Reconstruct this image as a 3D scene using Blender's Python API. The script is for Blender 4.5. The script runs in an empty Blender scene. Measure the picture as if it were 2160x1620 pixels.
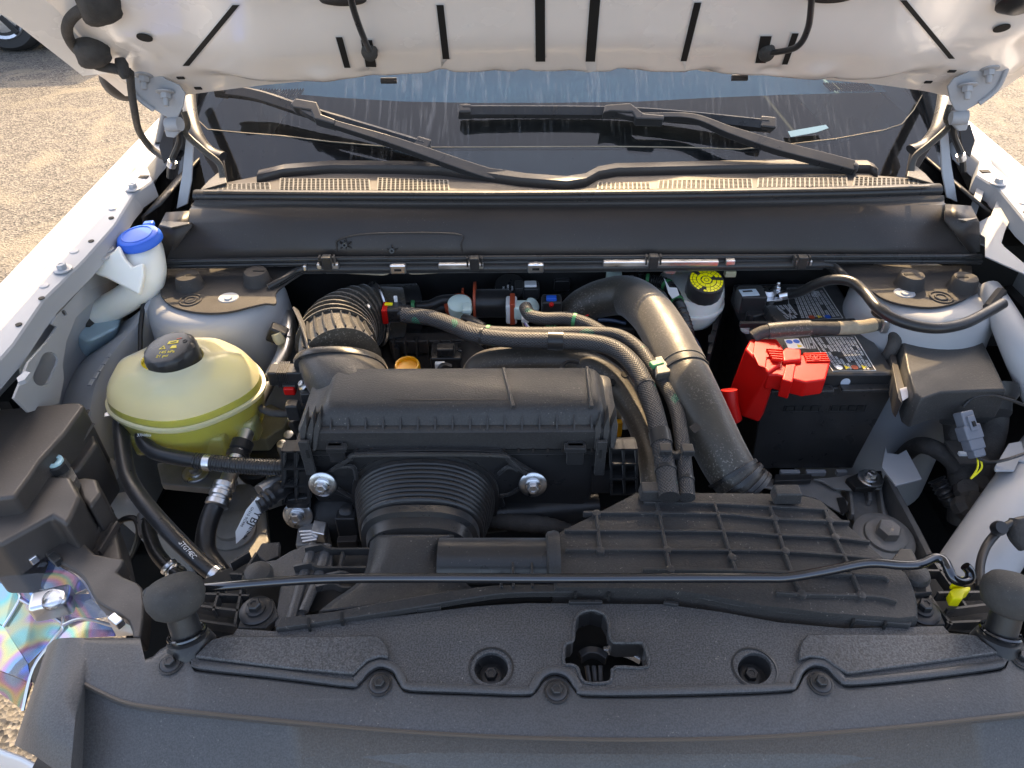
import bpy, bmesh, math, random
from mathutils import Vector as V, Matrix
random.seed(7)
SC = bpy.context.scene
COL = SC.collection
R = math.radians

# ------------------------------------------------------------------ camera
F = 1545.0                                   # focal length in photo pixels (2160 wide)
CAM = V((-0.083, 0.0, 1.70))
YAW, PITCH, ROLL = R(0.533), R(39.0), R(-0.59)
FW = V((-math.sin(YAW)*math.cos(PITCH), math.cos(YAW)*math.cos(PITCH), -math.sin(PITCH)))
_r = V((math.cos(YAW), math.sin(YAW), 0)); _u = _r.cross(FW)
RT = _r*math.cos(ROLL) + _u*math.sin(ROLL)
UP = -_r*math.sin(ROLL) + _u*math.cos(ROLL)
cd = bpy.data.cameras.new('camera'); cam = bpy.data.objects.new('camera', cd); COL.objects.link(cam)
cd.sensor_fit = 'HORIZONTAL'; cd.sensor_width = 36; cd.lens = F/2160*36
cd.clip_start = 0.02; cd.clip_end = 500
mw = Matrix((RT, UP, -FW)).transposed().to_4x4(); mw.translation = CAM
cam.matrix_world = mw
SC.camera = cam

# ------------------------------------------------------------------ sky, sun, exposure
SUN_EL, SUN_AZ = R(40.5), R(5)                 # sun stands behind the car, a little to its left-hand (photo right) side
w = bpy.data.worlds.new('World'); SC.world = w; w.use_nodes = True
nt = w.node_tree; bg = nt.nodes['Background']
sky = nt.nodes.new('ShaderNodeTexSky'); sky.sky_type = 'NISHITA'; sky.sun_disc = False
sky.sun_elevation = SUN_EL; sky.sun_rotation = SUN_AZ
sky.air_density = 0.75; sky.dust_density = 4.0; sky.ozone_density = 0.4
nt.links.new(sky.outputs[0], bg.inputs[0]); bg.inputs[1].default_value = 0.15
sd = bpy.data.lights.new('sun', 'SUN'); sd.energy = 2.0; sd.angle = R(0.53); sd.color = (1, .76, .48)
sun = bpy.data.objects.new('sun', sd); COL.objects.link(sun)
SUND = V((math.sin(SUN_AZ)*math.cos(SUN_EL), math.cos(SUN_AZ)*math.cos(SUN_EL), math.sin(SUN_EL)))
sun.rotation_euler = SUND.to_track_quat('Z', 'Y').to_euler()
sun.location = (3, 12, 14)
vs = SC.view_settings
vs.view_transform = 'Standard'; vs.look = 'None'; vs.gamma = 1; vs.use_curve_mapping = False
vs.exposure = 2.4
vs.use_white_balance = True; vs.white_balance_temperature = 7600; vs.white_balance_tint = 10   # the phone balanced for the bluish shade
SC.cycles.use_denoising = True
SC.cycles.max_bounces = 8

# ------------------------------------------------------------------ geometry helpers
def ray(px, py):
    return FW + RT*((px-1080)/F) + UP*((810-py)/F)
def H(z): return (V((0, 0, z)), V((0, 0, 1)))
def Yp(y): return (V((0, y, 0)), V((0, -1, 0)))
def Xp(x): return (V((x, 0, 0)), V((1, 0, 0)))
def S(y0, z0, y1, z1):                        # plane through two (Y, Z) points, level in X
    d = V((0, y1-y0, z1-z0)).normalized(); n = V((1, 0, 0)).cross(d)
    if n.z < 0: n = -n
    return (V((0, y0, z0)), n)
def P3(a, b, c):
    n = (b-a).cross(c-a).normalized()
    if n.dot(CAM-a) < 0: n = -n
    return (a, n)
def at(px, py, pl):
    if not isinstance(pl, tuple): pl = H(pl)
    d = ray(px, py); p0, n = pl
    return CAM + d*((p0-CAM).dot(n)/d.dot(n))
def L(pts):                                   # [(px, py, z-or-plane), ...] -> points
    return [at(a, b, c) for a, b, c in pts]
def on(pts, pl):
    return [at(a, b, pl) for a, b in pts]
def spl(pts, n=8, closed=False):              # Catmull-Rom
    P = [V(p) for p in pts]; out = []; m = len(P)
    if m < 3 and not closed: return P
    for i in range(m if closed else m-1):
        if closed: a, b, c, d = P[i-1], P[i], P[(i+1) % m], P[(i+2) % m]
        else: a, b, c, d = P[max(i-1, 0)], P[i], P[i+1], P[min(i+2, m-1)]
        for k in range(n):
            t = k/n; t2 = t*t; t3 = t2*t
            out.append(.5*((2*b)+(c-a)*t+(2*a-5*b+4*c-d)*t2+(3*b-a-3*c+d)*t3))
    if not closed: out.append(P[-1].copy())
    return out
def lerp(a, b, t): return a+(b-a)*t
def frame(n, up=None):
    n = V(n).normalized(); up = V(up) if up is not None else (V((0, 1, 0)) if abs(n.y) < .9 else V((0, 0, 1)))
    x = up.cross(n).normalized(); y = n.cross(x)
    return Matrix((x, y, n)).transposed()
def axes(o, x, y, z=None):
    x = V(x).normalized(); z = x.cross(V(y)).normalized(); y = z.cross(x)
    m = Matrix((x, y, z)).transposed().to_4x4(); m.translation = o
    return m

class MB:
    def __init__(s): s.v = []; s.f = []; s.uv = {}
    def add(s, vs_, fs):
        o = len(s.v); s.v += [V(p) for p in vs_]; s.f += [tuple(i+o for i in f) for f in fs]; return s
    def box(s, c, size, M=None, top=1.0):
        M = M or Matrix.Identity(3); c = V(c); x, y, z = (k/2 for k in size)
        p = [c+M@V((a*x*(top if d > 0 else 1), b*y*(top if d > 0 else 1), d*z)) for d in (-1, 1) for b in (-1, 1) for a in (-1, 1)]
        return s.add(p, [(0, 2, 3, 1), (4, 5, 7, 6), (0, 1, 5, 4), (2, 6, 7, 3), (0, 4, 6, 2), (1, 3, 7, 5)])
    def prism(s, pts, vec):
        n = len(pts); vec = V(vec)
        nrm = V((0, 0, 0))
        for i in range(n):
            a, b = pts[i], pts[(i+1) % n]; nrm += a.cross(b)
        P = list(pts)
        if nrm.dot(vec) > 0: P = P[::-1]
        return s.add(P+[p+vec for p in P], [tuple(range(n)), tuple(range(2*n-1, n-1, -1))]+[(i, i+n, (i+1) % n+n, (i+1) % n) for i in range(n)])
    def plate(s, px, pl, th):
        if not isinstance(pl, tuple): pl = H(pl)
        return s.prism(on(px, pl), -pl[1]*th)
    def tube(s, path, r, seg=14, caps=True, closed=False, flat=1.0, up=None):
        P = [V(p) for p in path]; n = len(P); o = len(s.v)
        T = []
        for i in range(n):
            a = P[i-1] if (i > 0 or closed) else P[i]; b = P[(i+1) % n] if (i < n-1 or closed) else P[i]
            T.append((b-a).normalized())
        up = V(up) if up is not None else (V((0, 0, 1)) if abs(T[0].z) < .9 else V((0, 1, 0)))
        nx = T[0].cross(up).normalized(); dist = 0
        ring_d = []
        for i in range(n):
            if i: dist += (P[i]-P[i-1]).length
            ring_d.append(dist)
            nx = (nx - T[i]*nx.dot(T[i])).normalized(); ny = T[i].cross(nx)
            ri = r[i] if isinstance(r, (list, tuple)) else (r(dist, i/(n-1)) if callable(r) else r)
            for k in range(seg):
                a = 2*math.pi*k/seg
                s.v.append(P[i]+nx*(ri*math.cos(a))+ny*(ri*flat*math.sin(a)))
        for i in range(n if closed else n-1):
            j = (i+1) % n
            for k in range(seg):
                k2 = (k+1) % seg
                s.uv[len(s.f)] = [(ring_d[i], k/seg), (ring_d[i], (k+1)/seg), (ring_d[j], (k+1)/seg), (ring_d[j], k/seg)]
                s.f.append((o+i*seg+k, o+i*seg+k2, o+j*seg+k2, o+j*seg+k))
        if caps and not closed:
            s.f.append(tuple(o+k for k in range(seg))[::-1]); s.f.append(tuple(o+(n-1)*seg+k for k in range(seg)))
        return s
    def lathe(s, prof, o=(0, 0, 0), ax=(0, 0, 1), seg=28, sx=1.0, sy=1.0, mod=None, up=None, open0=False):
        M = frame(ax, up); o = V(o); b = len(s.v); m = len(prof)
        for r_, h in prof:
            for k in range(seg):
                a = 2*math.pi*k/seg; q = r_*(mod(a, r_, h) if mod else 1)
                s.v.append(o+M@V((q*sx*math.cos(a), q*sy*math.sin(a), h)))
        for i in range(m-1):
            for k in range(seg):
                k2 = (k+1) % seg
                s.f.append((b+i*seg+k, b+i*seg+k2, b+(i+1)*seg+k2, b+(i+1)*seg+k))
        if not open0: s.f.append(tuple(b+k for k in range(seg))[::-1])
        s.f.append(tuple(b+(m-1)*seg+k for k in range(seg)))
        return s
    def loft(s, rings, closed=True, caps=True):
        b = len(s.v); n = len(rings[0])
        for rg in rings: s.v += [V(p) for p in rg]
        for i in range(len(rings)-1):
            for k in range(n if closed else n-1):
                k2 = (k+1) % n
                s.f.append((b+i*n+k, b+i*n+k2, b+(i+1)*n+k2, b+(i+1)*n+k))
        if closed and caps:
            s.f.append(tuple(b+k for k in range(n))[::-1]); s.f.append(tuple(b+(len(rings)-1)*n+k for k in range(n)))
        return s
    def bar(s, path, wdt, hgt, nrm=(0, 0, 1)):  # rectangular bar along a polyline, standing on it along nrm
        nrm = V(nrm); rings = []
        for i, p in enumerate(path):
            a = path[max(i-1, 0)]; c = path[min(i+1, len(path)-1)]
            t = (c-a).normalized(); sd_ = t.cross(nrm).normalized()*(wdt/2)
            rings.append([p-sd_-nrm*.003, p+sd_-nrm*.003, p+sd_*.7+nrm*hgt, p-sd_*.7+nrm*hgt])
        return s.loft(rings)
    def build(s, name, mat, parent=None, bevel=0, seg=2, smooth=38, solid=0, sub=0, recalc=True):
        me = bpy.data.meshes.new(name); me.from_pydata([tuple(p) for p in s.v], [], s.f)
        if s.uv:
            ul = me.uv_layers.new(name='uv')
            for p in me.polygons:
                if p.index in s.uv:
                    for li, uvc in zip(p.loop_indices, s.uv[p.index]): ul.data[li].uv = uvc
        if recalc:
            bm = bmesh.new(); bm.from_mesh(me); bmesh.ops.recalc_face_normals(bm, faces=bm.faces); bm.to_mesh(me); bm.free()
        return finish(me, name, mat, parent, bevel, seg, smooth, solid, sub)

def finish(me, name, mat, parent=None, bevel=0, seg=2, smooth=38, solid=0, sub=0):
    me.materials.append(mat)
    o = bpy.data.objects.new(name, me); COL.objects.link(o)
    if smooth:
        me.shade_smooth()
        if not bevel: me.set_sharp_from_angle(angle=R(smooth))
    if solid:
        m = o.modifiers.new('solid', 'SOLIDIFY'); m.thickness = solid; m.offset = -1
    if sub:
        m = o.modifiers.new('sub', 'SUBSURF'); m.levels = sub; m.render_levels = sub
    if bevel:
        m = o.modifiers.new('bevel', 'BEVEL'); m.width = bevel; m.segments = seg; m.limit_method = 'ANGLE'; m.angle_limit = R(32); m.harden_normals = True
    adopt(o, parent)
    return o
def adopt(o, parent):
    if parent is not None:
        o.parent = parent
        o.matrix_parent_inverse = pinv(parent)
def pinv(p):                                  # inverse of the parent's world matrix (empties only translate, part meshes sit at the origin)
    return WORLD.get(p.name, Matrix.Identity(4)).inverted()
WORLD = {}
def thing(name, label, cat, loc=(0, 0, 0), group=None, kind=None):
    o = bpy.data.objects.new(name, None); COL.objects.link(o); o.location = loc; o.empty_display_size = .05
    WORLD[o.name] = Matrix.Translation(V(loc))
    return tag(o, label, cat, group, kind)
def tag(o, label=None, cat=None, group=None, kind=None):
    if label: o['label'] = label
    if cat: o['category'] = cat
    if group: o['group'] = group
    if kind: o['kind'] = kind
    return o
def sheet(name, outer, holes, pl, th, mat, parent=None, bevel=0, smooth=38, back=True, zfun=None):
    """flat sheet with openings: outer / holes are photo-pixel loops laid on the plane pl, thickness th away from the viewer"""
    if not isinstance(pl, tuple): pl = H(pl)
    bm = bmesh.new(); edges = []
    for lp in [outer]+list(holes):
        vv = [bm.verts.new(at(x, y, pl)) for x, y in lp]
        for i in range(len(vv)): edges.append(bm.edges.new((vv[i], vv[(i+1) % len(vv)])))
    bmesh.ops.triangle_fill(bm, use_beauty=True, use_dissolve=False, edges=edges, normal=pl[1])
    fs = list(bm.faces)
    ex = bmesh.ops.extrude_face_region(bm, geom=fs)
    vs2 = [g for g in ex['geom'] if isinstance(g, bmesh.types.BMVert)]
    bmesh.ops.translate(bm, verts=vs2, vec=-pl[1]*th)
    bmesh.ops.recalc_face_normals(bm, faces=bm.faces)
    me = bpy.data.meshes.new(name); bm.to_mesh(me); bm.free()
    return finish(me, name, mat, parent, bevel, 2, smooth)
def place(name, me, M, parent, mat=None):
    o = bpy.data.objects.new(name, me); COL.objects.link(o); o.matrix_world = M
    if parent is not None:
        o.parent = parent; o.matrix_parent_inverse = pinv(parent); o.matrix_basis = M
    return o
_bm = {}
def bolt(parent, pos, n, r=.008, mat=None, kind='bolt', name='bolt'):
    """flanged hex bolt; shared mesh per size and kind"""
    mat = mat or M_ZINC; key = (round(r, 4), mat.name, kind)
    if key not in _bm:
        b = MB()
        if kind == 'bolt':
            b.lathe([(r*1.75, 0), (r*1.75, r*.22), (r*1.5, r*.34), (r*1.1, r*.36)], seg=22)
            b.lathe([(r, r*.3), (r, r*1.15), (r*.86, r*1.3), (r*.5, r*1.3), (r*.42, r*1.18)], seg=6)
        elif kind == 'stud':
            b.lathe([(r*1.75, 0), (r*1.75, r*.22), (r*1.5, r*.34), (r*1.1, r*.36)], seg=22)
            b.lathe([(r, r*.3), (r, r*1.2), (r*.9, r*1.35)], seg=6)
            b.lathe([(r*.55, r*1.3), (r*.55, r*2.6), (r*.45, r*2.75)], seg=14)
        elif kind == 'washer':
            b.lathe([(r*2.3, 0), (r*2.3, r*.25), (r*2.1, r*.4), (r*1.3, r*.42), (r*1.3, r*.75), (r*1.1, r*.85)], seg=26)
            b.lathe([(r*.95, r*.8), (r*.95, r*1.7), (r*.8, r*1.85), (r*.45, r*1.85), (r*.4, r*1.7)], seg=6)
        o = b.build('bolt', mat, None); _bm[key] = o.data; bpy.data.objects.remove(o)
    M = frame(n).to_4x4(); M.translation = V(pos)
    return place(name, _bm[key], M, parent)
def text(parent, s_, size, M, mat, name='print', sx=1.0):
    cu = bpy.data.curves.new(name, 'FONT'); cu.body = s_; cu.size = size; cu.align_x = 'CENTER'; cu.align_y = 'CENTER'; cu.extrude = .00015
    cu.resolution_u = 2
    cu.materials.append(mat)
    tmp = bpy.data.objects.new(name, cu); me = bpy.data.meshes.new_from_object(tmp); bpy.data.objects.remove(tmp)
    me.name = name
    if not me.materials: me.materials.append(mat)
    o = bpy.data.objects.new(name, me); COL.objects.link(o)
    o.parent = parent; o.matrix_parent_inverse = pinv(parent); o.matrix_basis = M @ Matrix.Diagonal((sx, 1, 1, 1))
    return o
# ------------------------------------------------------------------ materials
def mat(name, col, rough=.5, metal=0, bump=0, bscale=500, var=0, vscale=9, coat=0, sheen=0, spec=.5, specks=0, sscale=420, sss=0, sssc=None, scratch=0, bdist=.001, sthr=.66, grain=0, gscale=360):
    m = bpy.data.materials.new(name); m.use_nodes = True; t = m.node_tree; N = t.nodes; b = N['Principled BSDF']
    def new(k): return N.new('ShaderNode'+k)
    c4 = (*col, 1); b.inputs['Base Color'].default_value = c4; b.inputs['Roughness'].default_value = rough; b.inputs['Metallic'].default_value = metal
    b.inputs['Specular IOR Level'].default_value = spec; b.inputs['Coat Weight'].default_value = coat; b.inputs['Coat Roughness'].default_value = .08
    b.inputs['Sheen Weight'].default_value = sheen; b.inputs['Sheen Roughness'].default_value = .45
    if sss:
        b.inputs['Subsurface Weight'].default_value = sss; b.inputs['Subsurface Radius'].default_value = (1, .8, .5); b.inputs['Subsurface Scale'].default_value = .02
    tc = new('TexCoord'); out = None
    def noise(sc, det=4, rg=.55):
        n = new('TexNoise'); n.inputs['Scale'].default_value = sc; n.inputs['Detail'].default_value = det; n.inputs['Roughness'].default_value = rg
        t.links.new(tc.outputs['Object'], n.inputs['Vector']); return n.outputs['Fac']
    def rng(src, a, bb, c=0, d=1):
        q = new('MapRange'); q.inputs[1].default_value = a; q.inputs[2].default_value = bb; q.inputs[3].default_value = c; q.inputs[4].default_value = d
        t.links.new(src, q.inputs[0]); return q.outputs[0]
    def mixc(fac, a, bb):
        q = new('Mix'); q.data_type = 'RGBA'; t.links.new(fac, q.inputs[0])
        for i, k in ((6, a), (7, bb)):
            if isinstance(k, tuple): q.inputs[i].default_value = k
            else: t.links.new(k, q.inputs[i])
        return q.outputs[2]
    colout = None
    if var:
        lo = tuple(k*(1-var) for k in col)+(1,); hi = tuple(min(1, k*(1+var)) for k in col)+(1,)
        colout = mixc(rng(noise(vscale, 6), .3, .7), lo, hi)
        r_ = rng(noise(vscale*2.3, 5), .3, .7, max(.02, rough-.09), min(1, rough+.09)); t.links.new(r_, b.inputs['Roughness'])
    if grain:
        gm_ = new('VectorMath'); gm_.operation = 'SCALE'; t.links.new(rng(noise(gscale, 1, .5), .36, .64, 1-grain, 1+grain), gm_.inputs['Scale'])
        if colout is not None: t.links.new(colout, gm_.inputs[0])
        else: gm_.inputs[0].default_value = col
        colout = gm_.outputs[0]
    if specks:
        sp = rng(noise(sscale, 2, .7), sthr, sthr+.08, 0, specks); big = rng(noise(11, 4), .4, .68); mm = new('Math'); mm.operation = 'MULTIPLY'
        t.links.new(sp, mm.inputs[0]); t.links.new(big, mm.inputs[1])
        colout = mixc(mm.outputs[0], colout or c4, (.42, .38, .33, 1))
    if scratch:
        mp = new('Mapping'); mp.inputs['Scale'].default_value = (9, 240, 240); mp.inputs['Rotation'].default_value = (0, 0, .05)
        t.links.new(tc.outputs['Object'], mp.inputs['Vector']); n = new('TexNoise'); n.inputs['Scale'].default_value = 1; n.inputs['Detail'].default_value = 3
        t.links.new(mp.outputs[0], n.inputs['Vector'])
        colout = mixc(rng(n.outputs['Fac'], .68, .8, 0, scratch), colout or c4, (.3, .29, .28, 1))
    if colout is not None: t.links.new(colout, b.inputs['Base Color'])
    if bump:
        bp = new('Bump'); bp.inputs['Strength'].default_value = bump; bp.inputs['Distance'].default_value = bdist
        t.links.new(noise(bscale, 3), bp.inputs['Height']); t.links.new(bp.outputs[0], b.inputs['Normal'])
    return m
M_SHROUD = mat('grained_shroud_plastic', (.062, .062, .064), .42, bump=.5, bscale=400, var=.25, vscale=5, specks=.5, sscale=300, grain=.42, gscale=560, scratch=.08)  # lighter copy of the grained plastic, with sky reflection put into its colour
M_GRAIN = mat('grained_black_plastic', (.034, .033, .033), .40, grain=.15, gscale=520, spec=.3, bump=.45, bscale=400, var=.25, vscale=5, specks=.7, sscale=300, sheen=.1, scratch=.08)
M_GRILLE = mat('grille_plastic', (.056, .056, .058), .42, grain=.2, gscale=560, bump=.4, bscale=400, var=.2, vscale=4, specks=.5, sscale=300, sheen=.1, scratch=.12)
M_BLK = mat('satin_black_plastic', (.019, .019, .02), .33, spec=.4, bump=.12, bscale=420, var=.25, vscale=14, specks=.25, sheen=.15)
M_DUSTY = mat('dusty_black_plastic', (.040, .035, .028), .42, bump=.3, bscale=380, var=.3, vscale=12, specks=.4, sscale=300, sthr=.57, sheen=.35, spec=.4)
M_DARK = mat('dark_plastic', (.011, .011, .012), .55, var=.3, vscale=20)
M_RUB = mat('rubber', (.013, .013, .014), .36, bump=.15, bscale=900, var=.3, vscale=25, specks=.25, sheen=.1)
M_STOP = mat('bump_stop_rubber', (.042, .041, .039), .75, bump=.6, bscale=700, var=.25, vscale=30, specks=.5)
M_COWL = mat('cowl_plastic', (.027, .022, .020), .42, spec=.35, bump=.2, bscale=500, var=.18, vscale=4, specks=.3, sheen=.12)
M_MATT = mat('matt_rubber_mat', (.032, .029, .028), .7, bump=.3, bscale=350, var=.2, vscale=9, specks=.4)
M_BROWN = mat('lamp_housing_plastic', (.05, .044, .041), .45, bump=.15, bscale=400, var=.2, vscale=10, specks=.35)
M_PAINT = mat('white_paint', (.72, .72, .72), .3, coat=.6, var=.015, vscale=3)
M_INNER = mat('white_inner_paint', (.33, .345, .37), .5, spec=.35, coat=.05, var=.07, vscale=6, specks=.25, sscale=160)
M_HOODIN = mat('hood_inner_paint', (.87, .825, .785), .24, coat=.7, var=.02, vscale=3)
M_WHITE = mat('white_plastic', (.80, .80, .74), .45, sss=.35, var=.05, vscale=12)
M_ZINC = mat('zinc_steel', (.62, .63, .65), .32, metal=1, var=.15, vscale=60)
M_ALU = mat('aluminium', (.70, .71, .73), .36, metal=1, bump=.1, bscale=200, var=.12, vscale=30)
M_GREYSTEEL = mat('grey_cast_metal', (.24, .235, .23), .62, metal=.35, bump=.4, bscale=260, var=.2, vscale=18)
M_BLKBOLT = mat('black_bolt', (.05, .05, .052), .38, metal=.6, var=.2, vscale=50)
M_RED = mat('red_plastic', (.50, .006, .005), .42, spec=.3, sss=.08, var=.08, vscale=12)
M_BLUE = mat('blue_cap', (.012, .12, .62), .42, sss=.1, var=.05)
M_YELLOW = mat('yellow_plastic', (.85, .75, .01), .4, var=.05)
M_AMBER = mat('amber_plastic', (.80, .36, .01), .4, sss=.2, var=.08)
M_MINT = mat('mint_connector', (.60, .74, .69), .42, sss=.2, var=.05)
M_RUST = mat('brick_red_clip', (.42, .07, .03), .45, var=.1)
M_LBL = mat('paper_label', (.78, .79, .80), .5, var=.03)
M_INK = mat('black_ink', (.02, .02, .022), .6)
M_PRINT = mat('white_print', (.62, .63, .64), .55)
M_YPRINT = mat('yellow_print', (.80, .60, .05), .55)
M_SILVERROD = mat('polished_black_rod', (.08, .085, .095), .13, metal=.9, var=.05)
M_CHROME = mat('bright_steel', (.74, .76, .80), .3, metal=1)
M_TAPE = mat('cloth_tape', (.045, .042, .04), .8, bump=.9, bscale=420, var=.3, vscale=40)
M_TAN = mat('tan_tape', (.30, .25, .18), .8, bump=.9, bscale=500, var=.25, vscale=40)
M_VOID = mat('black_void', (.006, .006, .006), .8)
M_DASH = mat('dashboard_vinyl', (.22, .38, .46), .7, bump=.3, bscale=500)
M_GREEN = mat('green_clip', (.05, .26, .10), .5)
M_TYRE = mat('tyre', (.03, .03, .032), .75, bump=.3, bscale=120)
M_CARW = mat('parked_car_paint', (.62, .66, .72), .25, coat=.6)
M_TAIL = mat('tail_lamp', (.6, .01, .015), .15, coat=.6)

def braided():
    m = bpy.data.materials.new('braided_sleeve'); m.use_nodes = True; t = m.node_tree; N = t.nodes; b = N['Principled BSDF']
    uv = N.new('ShaderNodeTexCoord'); sep = N.new('ShaderNodeSeparateXYZ'); t.links.new(uv.outputs['UV'], sep.inputs[0])
    def math_(op, a, bb):
        q = N.new('ShaderNodeMath'); q.operation = op
        for i, k in enumerate((a, bb)):
            if isinstance(k, (int, float)): q.inputs[i].default_value = k
            else: t.links.new(k, q.inputs[i])
        return q.outputs[0]
    u = math_('MULTIPLY', sep.outputs[0], 2*math.pi*190); v_ = math_('MULTIPLY', sep.outputs[1], 2*math.pi*20)
    s1 = math_('SINE', math_('ADD', u, v_), 0); s2 = math_('SINE', math_('SUBTRACT', u, v_), 0)
    hgt = math_('MAXIMUM', s1, s2)
    r = N.new('ShaderNodeMapRange'); r.inputs[1].default_value = .1; r.inputs[2].default_value = 1; t.links.new(hgt, r.inputs[0])
    nz = N.new('ShaderNodeTexNoise'); nz.inputs['Scale'].default_value = 26; nz.inputs['Detail'].default_value = 1; t.links.new(uv.outputs['Object'], nz.inputs['Vector'])
    g = N.new('ShaderNodeMapRange'); g.inputs[1].default_value = .69; g.inputs[2].default_value = .71; t.links.new(nz.outputs['Fac'], g.inputs[0])
    mx = N.new('ShaderNodeMix'); mx.data_type = 'RGBA'; mx.inputs[6].default_value = (.012, .012, .013, 1); mx.inputs[7].default_value = (.07, .069, .072, 1); t.links.new(r.outputs[0], mx.inputs[0])
    m2 = N.new('ShaderNodeMix'); m2.data_type = 'RGBA'; m2.inputs[7].default_value = (.03, .22, .13, 1); t.links.new(mx.outputs[2], m2.inputs[6])
    gg = math_('MULTIPLY', g.outputs[0], r.outputs[0]); t.links.new(gg, m2.inputs[0])
    t.links.new(m2.outputs[2], b.inputs['Base Color']); b.inputs['Roughness'].default_value = .42
    bp = N.new('ShaderNodeBump'); bp.inputs['Strength'].default_value = .8; bp.inputs['Distance'].default_value = .0012
    t.links.new(r.outputs[0], bp.inputs['Height']); t.links.new(bp.outputs[0], b.inputs['Normal'])
    return m
M_BRAID = braided()

def shell_mat(name, col, transp):
    m = bpy.data.materials.new(name); m.use_nodes = True; t = m.node_tree; N = t.nodes; N.remove(N['Principled BSDF']); out = N['Material Output']
    d = N.new('ShaderNodeBsdfDiffuse'); d.inputs[0].default_value = (*col, 1)
    tl = N.new('ShaderNodeBsdfTranslucent'); tl.inputs[0].default_value = (*col, 1)
    g = N.new('ShaderNodeBsdfGlossy'); g.inputs[0].default_value = (1, 1, 1, 1); g.inputs['Roughness'].default_value = .3
    tr = N.new('ShaderNodeBsdfTransparent'); tr.inputs[0].default_value = (.97, .98, .9, 1)
    a = N.new('ShaderNodeMixShader'); a.inputs[0].default_value = .55; t.links.new(d.outputs[0], a.inputs[1]); t.links.new(tl.outputs[0], a.inputs[2])
    b = N.new('ShaderNodeMixShader'); b.inputs[0].default_value = transp; t.links.new(a.outputs[0], b.inputs[1]); t.links.new(tr.outputs[0], b.inputs[2])
    fr = N.new('ShaderNodeFresnel'); fr.inputs[0].default_value = 1.42
    c = N.new('ShaderNodeMixShader'); t.links.new(fr.outputs[0], c.inputs[0]); t.links.new(b.outputs[0], c.inputs[1]); t.links.new(g.outputs[0], c.inputs[2])
    t.links.new(c.outputs[0], out.inputs['Surface'])
    return m
M_TANK = shell_mat('milky_tank_plastic', (.97, .92, .66), .12)
M_TANKLOW = shell_mat('thin_tank_plastic', (.96, .95, .45), .7)
M_FLUID = shell_mat('coolant', (1, .96, .015), 0)

def glass_mat():
    m = bpy.data.materials.new('windshield_glass'); m.use_nodes = True; t = m.node_tree; N = t.nodes; N.remove(N['Principled BSDF']); out = N['Material Output']
    tr = N.new('ShaderNodeBsdfTransparent'); tr.inputs[0].default_value = (.62, .80, .88, 1)
    g = N.new('ShaderNodeBsdfGlossy'); g.inputs['Roughness'].default_value = .02
    d = N.new('ShaderNodeBsdfDiffuse'); d.inputs[0].default_value = (.5, .5, .5, 1)
    tc = N.new('ShaderNodeTexCoord'); mp = N.new('ShaderNodeMapping'); mp.inputs['Scale'].default_value = (110, 9, 9); t.links.new(tc.outputs['Object'], mp.inputs[0])
    nz = N.new('ShaderNodeTexNoise'); nz.inputs['Scale'].default_value = 1.4; nz.inputs['Detail'].default_value = 5; t.links.new(mp.outputs[0], nz.inputs['Vector'])
    n2 = N.new('ShaderNodeTexNoise'); n2.inputs['Scale'].default_value = 3; t.links.new(tc.outputs['Object'], n2.inputs['Vector'])
    r = N.new('ShaderNodeMapRange'); r.inputs[1].default_value = .52; r.inputs[2].default_value = .8; r.inputs[4].default_value = .22; t.links.new(nz.outputs['Fac'], r.inputs[0])
    r2 = N.new('ShaderNodeMapRange'); r2.inputs[1].default_value = .35; r2.inputs[2].default_value = .65; t.links.new(n2.outputs['Fac'], r2.inputs[0])
    mu = N.new('ShaderNodeMath'); mu.operation = 'MULTIPLY'; t.links.new(r.outputs[0], mu.inputs[0]); t.links.new(r2.outputs[0], mu.inputs[1])
    ad = N.new('ShaderNodeMath'); ad.inputs[1].default_value = .015; t.links.new(mu.outputs[0], ad.inputs[0])
    fr = N.new('ShaderNodeFresnel'); fr.inputs[0].default_value = 1.62
    a = N.new('ShaderNodeMixShader'); t.links.new(fr.outputs[0], a.inputs[0]); t.links.new(tr.outputs[0], a.inputs[1]); t.links.new(g.outputs[0], a.inputs[2])
    b = N.new('ShaderNodeMixShader'); t.links.new(ad.outputs[0], b.inputs[0]); t.links.new(a.outputs[0], b.inputs[1]); t.links.new(d.outputs[0], b.inputs[2])
    t.links.new(b.outputs[0], out.inputs['Surface'])
    return m
M_GLASS = glass_mat()
M_FRIT = mat('black_frit', (.006, .006, .007), .12, var=.2, vscale=40, specks=.25, sscale=160)

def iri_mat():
    m = mat('painted_sheen_reflector', (.82, .84, .88), .12, metal=.75)
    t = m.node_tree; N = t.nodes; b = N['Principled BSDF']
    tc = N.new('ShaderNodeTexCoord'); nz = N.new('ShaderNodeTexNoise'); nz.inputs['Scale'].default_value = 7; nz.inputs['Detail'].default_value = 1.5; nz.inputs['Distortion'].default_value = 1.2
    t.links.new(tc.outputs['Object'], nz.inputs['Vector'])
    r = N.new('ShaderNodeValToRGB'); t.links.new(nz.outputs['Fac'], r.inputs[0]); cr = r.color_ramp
    cols = [(.28, (.45, .58, .80)), (.37, (.18, .36, .80)), (.42, (.62, .32, .66)), (.47, (.22, .58, .50)), (.52, (.74, .60, .28)), (.56, (.60, .28, .55)), (.61, (.20, .40, .82)), (.68, (.40, .58, .80)), (.78, (.62, .62, .60))]  # rainbow sheen painted into the base colour, not dependent on the view
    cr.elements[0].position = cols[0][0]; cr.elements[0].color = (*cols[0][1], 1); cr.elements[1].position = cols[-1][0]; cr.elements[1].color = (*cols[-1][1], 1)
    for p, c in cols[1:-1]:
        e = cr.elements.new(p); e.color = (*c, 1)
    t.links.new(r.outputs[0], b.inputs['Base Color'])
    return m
M_IRI = iri_mat()
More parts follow.
